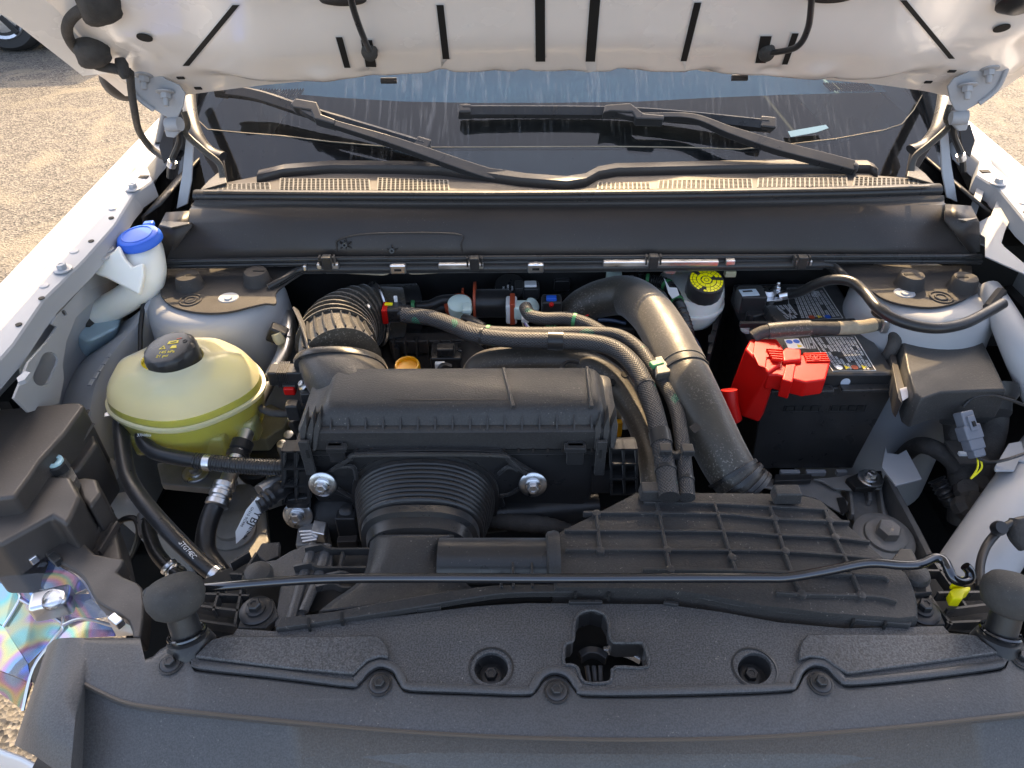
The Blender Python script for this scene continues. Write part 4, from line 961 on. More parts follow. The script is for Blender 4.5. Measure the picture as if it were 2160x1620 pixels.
for a in (1908, 1932):
    mb = MB(); mb.plate([(a, 1236), (a+20, 1235), (a+22, 1247), (a+2, 1248)], .9664, .001); mb.build('vent_slot', M_VOID, rc_)
mb = MB(); mb.plate([(538, 1168), (552, 1145), (590, 1143), (588, 1172), (560, 1185)], .935, .01); mb.build('clip_bracket', M_GRAIN, WORLD and ic, bevel=.0015)
mb = MB(); mb.plate([(1872, 1190), (1900, 1156), (1925, 1158), (1935, 1180), (1945, 1205), (1915, 1210)], .96, .008); mb.build('corner_bracket', M_BLK, ic, bevel=.0015)

# bump stops
for sx, px, py in ((1, 371, 1262), (-1, 2135, 1258)):
    bs = thing('bump_stop', 'round black rubber hood bump stop %s' % ('next to the clear headlamp' if sx > 0 else 'beside the yellow rod clip'), 'bump stop', tuple(at(px, py+60, .96)), 'hood bump stops')
    c = at(px, py, 1.012); ax = V((sx*.12, .12, 1))
    base = at(px+sx*26, py+82, .968); ax = (c-base).normalized()
    mb = MB(); mb.lathe([(.02, -.018), (.027, -.012), (.0315, 0), (.031, .011), (.026, .0185), (.016, .0225), (.004, .0235)], c, ax, 36); mb.build('rubber_head', M_STOP, bs, smooth=60)
    mb = MB(); mb.lathe([(.0165, -.062), (.016, -.03), (.0155, -.014)], c, ax, 24); mb.build('threaded_stem', M_RUB, bs)
    mb = MB(); mb.lathe([(.026, -.085), (.027, -.06), (.023, -.05), (.018, -.048)], c, ax, 28); mb.build('socket', M_BLK, bs)
    mb = MB(); mb.tube([c+ax*-.044+frame(ax)@V((.0195*math.cos(a), .0195*math.sin(a), 0)) for a in [2*math.pi*k/24 for k in range(24)]], .0022, 6, closed=True); mb.build('rim', M_SILVERROD, bs)

# prop rod and its yellow clip
pr = thing('prop_rod', 'polished black hood prop rod lying stowed across the radiator cover', 'prop rod', tuple(at(1200, 1220, 1.0)))
P = spl(L([(318, 1252, .985), (335, 1246, .99), (420, 1241, .995), (600, 1226, 1.0), (720, 1220, 1.0), (900, 1219, 1.0), (1200, 1220, 1.0), (1450, 1219, 1.0), (1600, 1219, 1.0), (1660, 1218, 1.0), (1740, 1205, 1.0), (1830, 1188, 1.0), (1900, 1192, 1.0), (1940, 1190, 1.0), (1970, 1177, 1.0), (1990, 1182, 1.0), (2000, 1200, 1.0), (2010, 1220, .995), (2030, 1228, .99), (2046, 1222, .99), (2046, 1206, .995), (2036, 1194, 1.0)]), 6)
mb = MB(); mb.tube(P, .0056, 14); mb.build('rod', M_SILVERROD, pr)
mb = MB(); mb.tube(spl(L([(316, 1262, .975), (312, 1252, .985), (325, 1246, .985), (345, 1256, .98)]), 5), .006, 10); mb.build('pivot_bracket', M_BLK, pr)
yc_ = thing('prop_clip', 'bright yellow plastic clip holding the hooked end of the prop rod', 'clip', tuple(at(2030, 1250, .96)))
mb = MB(); mb.plate([(2012, 1240), (2048, 1236), (2048, 1244), (2036, 1250), (2030, 1264), (2010, 1262), (2004, 1245)], .972, .016); mb.build('base', M_YELLOW, yc_, bevel=.002)
mb = MB(); mb.plate([(2014, 1216), (2044, 1214), (2046, 1220), (2016, 1223)], .984, .02); mb.build('jaw', M_YELLOW, yc_, bevel=.002)
# ================================================================== air filter housing, bellows, elbow
ab = thing('air_filter_housing', 'black air filter box with ribbed lid and clips in the middle of the bay', 'air filter box', tuple(at(980, 1050, Yp(.76))))
YF = .720
def X_at(px, py, Y): return at(px, py, Yp(Y)).x
# lid: lofted from lip to top
xl0, xr0 = X_at(628, 925, YF), X_at(1304, 925, YF)
xlt, xrt = at(680, 862, 1.0584).x, at(1272, 866, 1.0584).x
def rrect(x0, x1, y0, y1, z, r=.012, n=5):
    out = []
    for cx, cy, a0 in ((x1-r, y1-r, 0), (x0+r, y1-r, 90), (x0+r, y0+r, 180), (x1-r, y0+r, 270)):
        for k in range(n): a = R(a0+90*k/(n-1)); out.append(V((cx+r*math.cos(a), cy+r*math.sin(a), z)))
    return out
mb = MB(); mb.loft([rrect(xl0, xr0, YF, 0.8425, 1.0031), rrect(xl0, xr0, YF, 0.8425, 1.0336, .012), rrect(xl0+.003, xr0-.003, YF+.003, 0.8397, 1.0365, .012), rrect(xl0+.010, xr0-.012, YF+.011, 0.8378, 1.0374, .01), rrect(xlt-.004, xrt+.003, YF+.017, 0.8330, 1.0507, .012), rrect(xlt, xrt, YF+.022, 0.8301, 1.0569, .014), rrect(xlt+.006, xrt-.005, YF+.030, 0.8263, 1.0598, .014)])
lid = mb.build('lid', M_GRAIN, ab, smooth=40)
# crease bars on the lid top
for px0, px1 in (((1062, 778), (1083, 860)), ((1238, 776), (1248, 860))):
    mb = MB(); mb.bar([at(*px0, 1.0598), at(*px1, 1.0598)], .006, .0035); mb.build('lid_crease', M_GRAIN, lid, bevel=.001)
for i in range(17):
    px = 695+36.8*i
    if px > 1262: break
    mb = MB(); a = at(px, 878, 1.0507); q = at(px, 907, 1.0369); mb.prism([a+V((0, .004, 0)), q, V((q.x, q.y+.014, q.z))], V((.0022, 0, 0))); mb.build('lid_rib', M_GRAIN, lid)
mb = MB(); mb.prism([V((at(830, 842, 1.0603).x, at(830, 842, 1.0604).y, 1.0604)), at(1085, 842, 1.0604), at(1085, 843, 1.0604), at(880, 844, 1.0604)], V((0, 0, .0002))); mb.build('scuff', M_COWL, lid)
# lower box
xl1, xr1 = X_at(640, 1000, YF+.006), X_at(1260, 1000, YF+.006)
mb = MB(); mb.loft([rrect(xl1+.02, xr1-.02, YF+.01, .84, .83), rrect(xl1, xr1, YF+.006, .842, .915), rrect(xl1, xr1, YF+.004, .842, .989), rrect(xl1-.004, xr1+.004, YF+.001, .844, .991), rrect(xl1-.004, xr1+.004, YF+.001, .844, 1.0015)]); mb.build('lower_box', M_BLK, ab, bevel=.0015)
mb = MB(); mb.bar([V((xl1, YF+.003, 1.0000)), V((xr1, YF+.003, 1.0000))], .003, .004, (0, -1, 0)); mb.build('gasket_line', M_VOID, ab)
for px in range(660, 1290, 31):
    mb = MB(); mb.box(at(px, 949, Yp(YF-.001)), (.003, .003, .006)); mb.build('gasket_tooth', M_COWL, ab)
# end lattices (ribbed mounting ears)
for x0, x1, y0, y1, nx, ny in ((596, 650, 950, 1060, 2, 3), (1288, 1342, 945, 1040, 2, 3)):
    pl = Yp(YF-.004)
    mb = MB(); mb.plate([(x0, y0), (x1, y0-2), (x1, y1), (x0+3, y1)], Yp(YF+.012), .02); ear = mb.build('mounting_ear', M_DARK, ab)
    for i in range(nx+1):
        x = lerp(x0, x1, i/nx); mb = MB(); mb.bar([at(x, y0-2, pl), at(x+2, y1, pl)], .0032, .016, (0, 1, 0)); mb.build('ear_rib', M_BLK, ear)
    for j in range(ny+1):
        y = lerp(y0, y1, j/ny); mb = MB(); mb.bar([at(x0, y, pl), at(x1, y, pl)], .0032, .016, (0, 1, 0)); mb.build('ear_rib', M_BLK, ear)
mb = MB(); mb.plate([(604, 1055), (650, 1050), (652, 1085), (640, 1105), (615, 1105), (602, 1085)], Yp(YF-.006), .02); mb.build('foot', M_BLK, ab, bevel=.003)
bolt(ab, at(629, 1086, Yp(YF-.007)), (0, -.93, .35), .0095, M_ZINC, 'washer')
# upright posts and clips at the lid ends
for x in (640, 655, 668, 1262, 1280, 1296):
    mb = MB(); mb.prism([at(x+5, 874, Yp(YF+.014)), at(x-6, 905, Yp(YF+.0)), at(x-8, 950, Yp(YF-.006)), at(x-2, 950, Yp(YF-.006)), at(x+6, 905, Yp(YF-.0))], V((0, .02, 0))); mb.build('end_post', M_GRAIN, ab)
for px, py0, py1, w_ in ((710, 936, 970, 30), (1213, 936, 975, 34)):
    mb = MB(); c0, c1 = at(px, py0, Yp(YF-.006)), at(px, py1, Yp(YF-.006)); ww = w_/F*1.03
    mb.box((c0+c1)/2, (ww, .010, abs(c0.z-c1.z))); cl = mb.build('lid_hook', M_BLK, ab, bevel=.0015)
    mb = MB(); mb.box(c0+V((0, -.004, -.004)), (ww+.006, .012, .008)); mb.build('hook_head', M_BLK, cl, bevel=.001)
for px in (649, 1267):
    mb = MB(); c0, c1 = at(px, 930, Yp(YF-.010)), at(px-1, 1000, Yp(YF-.010)); mb.box((c0+c1)/2, (.014, .006, abs(c0.z-c1.z))); cl = mb.build('latch_clip', M_GRAIN, ab, bevel=.0015)
    mb = MB(); mb.box(at(px, 958, Yp(YF-.014)), (.003, .002, .014)); mb.build('clip_slot', M_VOID, cl)
    mb = MB(); mb.plate([(px-18, 995), (px+20, 992), (px+20, 1040), (px-18, 1040)], Yp(YF-.004), .012); mb.build('clip_well', M_DARK, ab)

# bellows mount plate with ears, two bolts
bl = thing('intake_bellows', 'black corrugated rubber bellows joining the air box to the scoop', 'bellows', tuple(at(890, 1120, .9)))
YB = .712
def arch(px_pts, Y, th): mb_ = MB(); mb_.plate(px_pts, Yp(Y), th); return mb_
arch(smooth_px([(664, 1015), (690, 1000), (740, 962), (760, 955), (900, 950), (1045, 953), (1065, 962), (1110, 990), (1143, 1012), (1140, 1038), (1120, 1042), (1095, 1036), (1060, 1052), (1040, 1075), (760, 1085), (745, 1060), (715, 1045), (690, 1040), (668, 1038)], 3), YB, .008).build('mount_plate', M_BLK, bl, bevel=.002)
for px, py in ((681, 1021), (1124, 1021)):
    bolt(bl, at(px, py, Yp(YB-.009)), (0, -.97, .25), .0085, M_ZINC, 'washer')
for pts in ([(700, 992), (740, 968), (765, 960), (1040, 960), (1075, 975), (1110, 1000)], [(712, 985), (745, 985), (752, 1010)], [(712, 1030), (735, 1045), (752, 1052)], [(1052, 1000), (1072, 985), (1092, 992)], [(1055, 1045), (1075, 1042), (1095, 1030)]):
    mb = MB(); mb.tube(spl(L([(x, y, Yp(YB-.009)) for x, y in pts]), 4), .003, 8); mb.build('plate_rib', M_BLK, bl)
C0 = at(898, 1048, Yp(.706)); C1 = at(888, 1133, Yp(.625))
AX = (C1-C0).normalized()
def oval(c, hw, hh, n=44, tilt=0, e=2.6):
    xv = V((1, 0, 0)); yv = AX.cross(xv); yv = yv if yv.z > 0 else -yv; yv = (yv+V((0, 0, tilt))).normalized(); out = []
    for k in range(n):
        a = 2*math.pi*k/n; ca, sa = math.cos(a), math.sin(a)
        out.append(c+xv*(hw*math.copysign(abs(ca)**(2/e), ca))+yv*(hh*math.copysign(abs(sa)**(2/e), sa)))
    return out
mb = MB(); rings = []
rings += [oval(C0+AX*d, .104-.03*d, .080, e=2.3) for d in (-.01, .002, .006)]
rings += [oval(C0+AX*d, .098, .074, e=2.3) for d in (.0065, .012)]
nr = 9; Ls = (C1-C0).length-.016
for i in range(nr*8+1):
    t = i/(nr*8); d = .014+Ls*t; ph = (i % 8)/8
    cor = .0048*(1 if .1 < ph < .55 else -.6 if ph > .68 else .2)
    rings.append(oval(C0.lerp(C1, (d/(C1-C0).length)), lerp(.093, .077, t)+cor, lerp(.070, .056, t)+cor, e=2.4))
mb.loft(rings); mb.build('corrugated_body', M_RUB, bl, smooth=70)
mb = MB(); mb.loft([oval(C1+AX*d, hw, hh, e=2.7) for d, hw, hh in ((-.002, .074, .052), (.0, .078, .056), (.012, .077, .055), (.014, .070, .048), (.03, .066, .044))]); mb.build('end_collar', M_BLK, bl, smooth=40)

# snorkel from lid to elbow
sk = thing('intake_snorkel', 'smooth black snorkel rising from the air box lid to the ribbed elbow', 'duct', tuple(at(740, 830, .99)))
mb = MB(); rings = []
def sect(c, hw, hh, xv, yv, n=36, e=2.3):
    return [c+xv*(hw*math.copysign(abs(math.cos(a))**(2/e), math.cos(a)))+yv*(hh*math.copysign(abs(math.sin(a))**(2/e), math.sin(a))) for a in [2*math.pi*k/n for k in range(n)]]
for px, py, z, hw, hh, yv in ((722, 776, 1.005, .066, .058, V((0, -.45, .89))), (728, 792, 1.008, .067, .056, V((0, -.4, .91))), (738, 815, 1.012, .066, .052, V((0, -.3, .95))), (752, 840, 1.014, .062, .046, V((0, -.2, .97))), (775, 860, 1.012, .062, .046, V((0, -.1, 1))), (800, 880, 1.005, .06, .036, V((0, 0, 1)))):
    rings.append(sect(at(px, py, z), hw, hh, V((1, 0, 0)), yv.normalized()))
mb.loft(rings); mb.build('body', M_GRAIN, sk, smooth=70)
mb = MB(); mb.loft([sect(at(720, 768, 1.005), .07, .062, V((1, 0, 0)), V((0, -.45, .89)).normalized()), sect(at(720, 774, 1.005), .072, .064, V((1, 0, 0)), V((0, -.45, .89)).normalized()), sect(at(721, 780, 1.005), .071, .062, V((1, 0, 0)), V((0, -.45, .89)).normalized())]); mb.build('flange', M_BLK, sk, smooth=40)
for i in range(4):
    mb = MB(); mb.bar(L([(636, 762+i*10, 1.02), (684-i*6, 760+i*10, 1.025)]), .004, .006); mb.build('flange_step', M_BLK, sk)

# ribbed elbow hose with clamp
eh = thing('intake_elbow', 'ribbed black elbow hose curving up behind the air box, sunlit on its crest', 'elbow hose', tuple(at(715, 700, .93)))
pth = spl(L([(721, 770, 1.005), (713, 746, 1.0), (710, 718, .993), (722, 692, .985), (755, 672, .976), (800, 662, .968), (850, 660, .962)]), 10)
n_ = len(pth)
mb = MB(); mb.tube(pth, [lerp(.064, .046, i/(n_-1)) for i in range(n_)], 32, up=(1, 0, 0)); mb.build('body', M_DUSTY, eh, smooth=70)
for k in range(9):
    i = int(17+k*4.0); t = i/(n_-1); c = pth[i]; tg = (pth[i+1]-pth[i-1]).normalized(); r_ = lerp(.064, .046, t)
    fm = frame(tg, (1, 0, 0)); mb = MB(); mb.loft([[c+tg*d+fm@V(((r_+e)*math.cos(a), (r_+e)*math.sin(a), 0)) for a in [2*math.pi*j/40 for j in range(40)]] for d, e in ((-.0022, -.002), (-.0018, .0065), (.0018, .0065), (.0022, -.002))], caps=False); mb.build('hoop_rib', M_DUSTY, eh, smooth=40)
for k in range(9):
    ang = R(38+13*k); bar_p = []
    for i in (1, 5, 9, 13, 16):
        c = pth[i]; tg = (pth[i+1]-pth[i-1]).normalized(); r_ = lerp(.064, .046, i/(n_-1)); xv = (V((1, 0, 0))-tg*tg.x).normalized(); yv = tg.cross(xv); yv = yv if yv.z > 0 else -yv
        bar_p.append((c+(xv*math.cos(ang)+yv*math.sin(ang))*(r_+.001), xv*math.cos(ang)+yv*math.sin(ang)))
    mb = MB(); mb.bar([q for q, _ in bar_p], .003, .004, bar_p[2][1]); mb.build('slat', M_BLK, eh, bevel=.001)
for pts in ([(626, 655, 1.04), (640, 685, 1.045), (652, 720, 1.045), (660, 752, 1.04)], ):
    mb = MB(); mb.bar(spl(L(pts), 6), .005, .012, (-.3, -.3, .8)); mb.build('spine', M_DUSTY, eh, bevel=.001)
fm_c = pth[-12]; tg = (pth[-11]-pth[-13]).normalized(); fm = frame(tg, (1, 0, 0))
mb = MB(); mb.tube([fm_c+fm@V((.0525*math.cos(a), .0525*math.sin(a), 0)) for a in [2*math.pi*j/40 for j in range(40)]], .004, 8, closed=True, flat=1.6); mb.build('hose_clamp', M_ZINC, eh)
mb = MB(); mb.box(at(776, 652, 1.015), (.008, .022, .009), frame(V((.3, -.3, .9)))); mb.build('clamp_screw', M_ZINC, eh, bevel=.003)
mb = MB(); mb.tube(L([(770, 660, .965), (810, 655, .955), (880, 652, .945)]), .048, 28); mb.build('rear_sleeve', M_BLK, eh)
# ================================================================== left side of the bay
# ---- coolant reservoir
cr_ = thing('coolant_tank', 'milky round coolant tank with yellow-green fluid and a black screw cap', 'coolant tank', tuple(at(395, 900, .90)))
TC = at(394, 820, .992)
def lobes(a, r_, h): return 1+.018*math.cos(5*a+.6)+.012*math.cos(3*a-1)
RXT, RYT = .113, .092
mb = MB(); mb.lathe([(1.0, -.001), (1.0, .006), (.985, .016), (.93, .030), (.82, .046), (.66, .058), (.50, .066), (.42, .070), (.385, .078)], (0, 0, 0), (0, 0, 1), 72, mod=lobes)
prof_v = []
for v in mb.v:
    x, y, z = v; a = math.atan2(y, x); r_ = math.hypot(x, y)
    # soft moulded facets on the dome
    z2 = z+(.0045*math.sin(4*a+1.0)+.003*math.sin(7*a))*max(0, min(1, (1.0-r_)/.25))*max(0, min(1, (r_-.42)/.2))
    k = sm(.40, .95, r_); xo = lerp(.09, 0, k); yo = lerp(-.26, 0, k)
    prof_v.append(TC+V(((x+xo)*RXT, (y+yo)*RYT, z2)))
mb.v = prof_v; fs_all = mb.f[:-2]; nlow = 72*2
low = MB(); low.v = list(prof_v); low.f = fs_all[:nlow]; low.build('fluid_window', M_TANKLOW, cr_, smooth=70)
mb.f = fs_all[nlow:]; mb.build('upper_shell', M_TANK, cr_, smooth=70)
mb = MB(); mb.lathe([(1.0, -.001), (.99, -.012), (.96, -.034), (.90, -.062), (.78, -.085), (.4, -.098), (.02, -.10)], (0, 0, 0), (0, 0, 1), 72, mod=lobes); mb.v = [TC+V((v.x*RXT, v.y*RYT, v.z)) for v in mb.v]; mb.f = [f for f in mb.f if len(f) < 10]; mb.build('lower_shell', M_TANKLOW, cr_, smooth=70)
mb = MB(); mb.lathe([(.965, -.002), (.955, -.014), (.925, -.034), (.865, -.060), (.745, -.082), (.37, -.094), (.02, -.096)][::-1]+[(.962, .008), (.945, .014), (.5, .015), (.02, .015)], (0, 0, 0), (0, 0, 1), 60, mod=lobes); mb.v = [TC+V((v.x*RXT, v.y*RYT, v.z)) for v in mb.v]; mb.build('coolant_fluid', M_FLUID, cr_, smooth=70)
mb = MB(); mb.lathe([(.99, -.0045), (1.035, -.004), (1.045, -.001), (1.04, .0025), (.99, .004)], (0, 0, 0), (0, 0, 1), 72, mod=lobes); mb.v = [TC+V((v.x*RXT, v.y*RYT, v.z)) for v in mb.v]; mb.f = [f for f in mb.f if len(f) < 10]; mb.build('weld_seam', M_TANK, cr_, smooth=50)
for a0, rr_, sx_ in ((R(-58), .80, .045), (R(-22), .86, .035), (R(-125), .80, .04)):
    c = TC+V((RXT*rr_*math.cos(a0), RYT*rr_*math.sin(a0), -.052)); mb = MB(); mb.box(c, (sx_, .03, .04)); mb.build('moulded_tab', M_TANKLOW, cr_, bevel=.006)
ft = at(420, 935, .91)
mb = MB(); mb.box(ft, (.055, .03, .06)); fo = mb.build('foot', M_TANK, cr_, bevel=.003)
for k in range(4):
    mb = MB(); mb.box(ft+V((-.021+.014*k, -.017, 0)), (.002, .006, .056)); mb.build('foot_rib', M_TANK, fo)
mb = MB(); mb.box(ft+V((-.012, .004, .002)), (.03, .022, .05)); mb.build('foot_fluid', M_FLUID, cr_)
# cap
cp = at(366, 752, 1.068); cax = V((-.10, -.10, 1)).normalized()
mb = MB(); mb.lathe([(.034, -.014), (.037, -.012), (.037, .006), (.036, .014), (.0335, .0175), (.030, .0185), (.002, .0185)], cp, cax, 64, mod=lambda a, r_, h: 1+(.035 if math.cos(8*a) > .55 and -.01 < h < .016 else 0)); cap = mb.build('cap', M_BLK, cr_, smooth=35)
mb = MB(); mb.lathe([(.052, -.028), (.047, -.017), (.036, -.013)], cp, cax, 40); mb.build('neck', M_TANK, cr_)
fm = frame(cax, (0, 1, 0)); tx, ty = fm@V((1, 0, 0)), fm@V((0, 1, 0))
def on_cap(u, v): return cp+cax*.0188+tx*u+ty*v
for s_, u, v, sz in (('145 kPa', .002, -.011, .0075), ('21 psi', -.002, -.019, .0075)):
    text(cap, s_, sz, axes(on_cap(u, v), tx, ty), M_YPRINT)
mb = MB(); mb.prism([on_cap(-.012, -.004), on_cap(-.002, -.004), on_cap(-.007, .004)], cax*.0003); mb.build('print', M_YPRINT, cap)
mb = MB(); mb.prism([on_cap(-.0095, -.0028), on_cap(-.0045, -.0028), on_cap(-.007, .0014)], cax*.0005); mb.build('print', M_INK, cap)
mb = MB(); mb.prism([on_cap(.004, -.004), on_cap(.014, -.004), on_cap(.012, .002), on_cap(.006, .002)], cax*.0003); mb.build('print', M_YPRINT, cap)
mb = MB(); mb.prism([on_cap(-.003, .006), on_cap(.013, .007), on_cap(.012, .013), on_cap(-.002, .012)], cax*.0003); mb.build('print', M_YPRINT, cap)
mb = MB(); mb.prism([on_cap(.001, .008), on_cap(.010, .0085), on_cap(.010, .0105), on_cap(.001, .010)], cax*.0005); mb.build('print', M_INK, cap)
mb = MB(); mb.prism([on_cap(.008, .015), on_cap(.015, .0165), on_cap(.015, .0185), on_cap(.008, .017)], cax*.0003); mb.build('print', M_RUST, cap)
mb = MB(); mb.tube([on_cap(.022+.003*math.cos(a), .010+.003*math.sin(a)) for a in [k*math.pi/8 for k in range(16)]], .0006, 6, closed=True); mb.build('dimple', M_COWL, cap)

def clamp(parent, p, d, r, m=M_ZINC):
    fm = frame(d); mb = MB(); mb.loft([[p+V(d)*h+fm@V((rr_*math.cos(a), rr_*math.sin(a), 0)) for a in [2*math.pi*j/28 for j in range(28)]] for h, rr_ in ((-.006, r), (-.006, r+.0014), (.006, r+.0014), (.006, r))], caps=False); o = mb.build('spring_clamp', m, parent, smooth=40)
    for s_ in (-1, 1):
        mb = MB(); q = p+V(d)*(.003*s_)+fm@V((-(r+.005), .004*s_, 0)); mb.box(q, (.010, .0016, .007), fm); mb.build('clamp_ear', m, o)
    return o
# ---- two coolant hoses
hs = thing('coolant_hose', 'long black coolant hose from the tank running down to the radiator corner', 'hose', tuple(at(258, 880, .97)))
P = spl(L([(258, 862, .972), (256, 900, .965), (260, 955, .955), (272, 1010, .945), (300, 1055, .94), (345, 1108, .93), (400, 1165, .915), (445, 1205, .905), (480, 1228, .90)]), 8)
mb = MB(); mb.tube(P, .0115, 18); h1 = mb.build('rubber_tube', M_RUB, hs)
clamp(hs, at(256, 870, .973), (P[3]-P[0]).normalized(), .0118)
mb = MB(); mb.tube([P[-8], P[-6]], .0128, 18); mb.build('band', M_ZINC, hs)
d = (P[48]-P[44]).normalized() if len(P) > 48 else V((1, -1, 0)).normalized()
text(hs, 'DGTGT4EC', .009, axes(at(392, 1156, .929), (at(420, 1185, .927)-at(380, 1142, .929)), (at(400, 1150, .93)-at(390, 1160, .93))), M_PRINT)
hs2 = thing('coolant_hose', 'short black coolant hose bending off the tank to the air filter box', 'hose', tuple(at(304, 880, .97)))
P = spl(L([(304, 872, .97), (301, 905, .965), (304, 930, .96), (325, 952, .955), (370, 965, .952), (440, 975, .95), (520, 983, .95), (605, 986, .95)]), 8)
mb = MB(); mb.tube(P, .0112, 18); mb.build('rubber_tube', M_RUB, hs2)
clamp(hs2, at(303, 877, .971), (P[3]-P[0]).normalized(), .0116)
mb = MB(); q = at(439, 976, .95); mb.tube([q+V((-.005, .0004, 0)), q+V((.005, -.0004, 0))], .0122, 20); mb.build('band', M_ZINC, hs2)
for k in range(22):
    t = .62+.37*k/21; i = int(t*(len(P)-1)); 
P2 = [P[int(i)] for i in range(int(len(P)*.66), len(P))]
mb = MB(); mb.tube(spl(P2, 6), lambda d_, t: .0116+.0006*math.sin(d_*1500), 16); mb.build('corrugated_sleeve', M_RUB, hs2)
for sy, s_ in ((898, '0L7A'), (910, '3E4P'), (918, 'GATES')):
    text(hs2, s_ if s_ != 'GATES' else '37H405', .0065, axes(at(304, sy, .978), (1, 0, 0), (0, .75, .65)), M_PRINT)
text(hs, '8B3', .007, axes(at(256, 890, .984), (1, 0, 0), (0, .75, .65)), M_PRINT)
for px, py in ((256, 850), (303, 858)):
    mb = MB(); mb.tube(L([(px+1, py-22, .985), (px, py, .980), (px, py+10, .975)]), .0095, 14); mb.build('outlet', M_TANK, cr_)

# ---- washer filler neck
wf = thing('washer_filler', 'white washer filler neck with a bright blue lid', 'washer filler', tuple(at(230, 660, .95)))
P = spl(L([(297, 517, 1.103), (302, 540, 1.095), (304, 575, 1.075), (290, 610, 1.055), (262, 632, 1.035), (230, 650, 1.015), (205, 665, 1.0), (190, 676, .985)]), 8)
mb = MB(); mb.tube(P, [lerp(.0335, .0345, i/20) if i < 20 else lerp(.0345, .024, min(1, (i-20)/6)) for i in range(len(P))], 28); mb.build('neck', M_WHITE, wf)
cp2 = at(295, 506, 1.126); a2 = (P[0]-P[6]).normalized(); a2 = V((-.1, -.12, 1)).normalized()
mb = MB(); mb.lathe([(.034, -.006), (.037, -.004), (.037, .003), (.034, .006), (.0335, .009), (.031, .0105), (.022, .0112), (.002, .0112)], cp2, a2, 40, sy=.92); ld = mb.build('lid', M_BLUE, wf, smooth=45)
mb = MB(); mb.tube([cp2+a2*.0112+frame(a2)@V((.025*math.cos(a), .023*math.sin(a), 0)) for a in [2*math.pi*k/32 for k in range(32)]], .0012, 6, closed=True); mb.build('lid_ring', M_BLUE, ld)
mb = MB(); mb.box(cp2+frame(a2)@V((.006, .036, .006)), (.018, .012, .009), frame(a2)); mb.build('lid_tab', M_BLUE, ld, bevel=.003)
mb = MB(); mb.lathe([(.030, -.006), (.031, 0), (.030, .006)], at(204, 667, 1.002), (P[-3]-P[-10]).normalized(), 30); mb.build('grommet', M_RUB, wf)
plb = P3(at(190, 555, 1.11), at(295, 625, 1.07), at(255, 520, 1.13))
mb = MB(); mb.plate([(186, 556), (218, 545), (240, 528), (248, 516), (262, 545), (278, 562), (300, 553), (302, 580), (292, 622), (285, 618), (222, 585), (200, 578)], (plb[0]+plb[1]*.006, plb[1]), .012); mb.build('bracket_web', M_WHITE, wf, bevel=.004)
mb = MB(); mb.plate([(180, 550), (212, 528), (222, 516), (246, 520), (240, 534), (222, 546), (190, 551)], 1.122, .004); bk_ = mb.build('bracket', M_INNER, wf, bevel=.001)
bolt(bk_, at(225, 527, 1.1225), (0, 0, 1), .007, M_INNER)
mb = MB(); mb.loft([on([(160, 665), (215, 630), (258, 660), (250, 690), (190, 720), (150, 700)], 1.0), on([(140, 720), (200, 640), (265, 680), (240, 735), (175, 765), (132, 750)], .93)]); mb.build('reservoir_shoulder', mat('washer_tank_plastic', (.34, .48, .56), .45, sss=.2), wf, bevel=.008, seg=3)

# ---- air-conditioning pipe
ac = thing('aircon_pipe', 'bare aluminium air-conditioning pipe slanting past the coolant tank', 'pipe', tuple(at(500, 960, .9)))
P = spl(L([(608, 665, .99), (606, 700, .985), (598, 745, .975), (575, 790, .965), (548, 840, .955), (528, 890, .945), (512, 935, .935), (500, 965, .93), (486, 1000, .92), (474, 1030, .915)]), 8)
mb = MB(); mb.tube(P, .0118, 20); mb.build('tube', M_ALU, ac)
def ringed(parent, px, py, z, dpx, dpy, prof, m, name):
    p = at(px, py, z); q = at(px+dpx, py+dpy, z-.005); mb_ = MB(); mb_.lathe(prof, p, (q-p).normalized(), 26); return mb_.build(name, m, parent, smooth=40)
ringed(ac, 514, 930, .936, -8, 20, [(.0118, 0), (.0165, .002), (.0165, .016), (.0145, .018), (.0145, .02), (.017, .021), (.017, .028), (.012, .03)], M_BLK, 'quick_coupling')
ringed(ac, 476, 1018, .917, -8, 20, [(.0118, 0), (.016, .002), (.016, .009), (.0142, .011), (.0142, .014), (.0165, .016), (.0165, .022), (.0145, .024), (.0145, .027), (.0168, .029), (.0168, .036), (.0135, .038)], M_ALU, 'crimped_ferrule')
P = spl(L([(460, 1055, .905), (444, 1090, .895), (434, 1130, .885), (436, 1165, .875), (455, 1195, .87), (475, 1220, .865)]), 8)
mb = MB(); mb.tube(P, .0138, 18); mb.build('rubber_hose', M_RUB, ac)
ringed(ac, 602, 712, .984, -2, 18, [(.0118, 0), (.0138, .001), (.0138, .006), (.0118, .007)], M_ALU, 'bead')
mb = MB(); mb.box(at(585, 705, 1.0), (.03, .022, .03), Matrix.Rotation(.5, 3, 'Y')); vb = mb.build('service_port', M_BLK, ac, bevel=.004)
mb = MB(); mb.lathe([(.009, 0), (.010, .008), (.008, .018)], at(593, 722, .992), (-.3, .1, .9), 16); mb.build('port_base', M_TANK, ac)
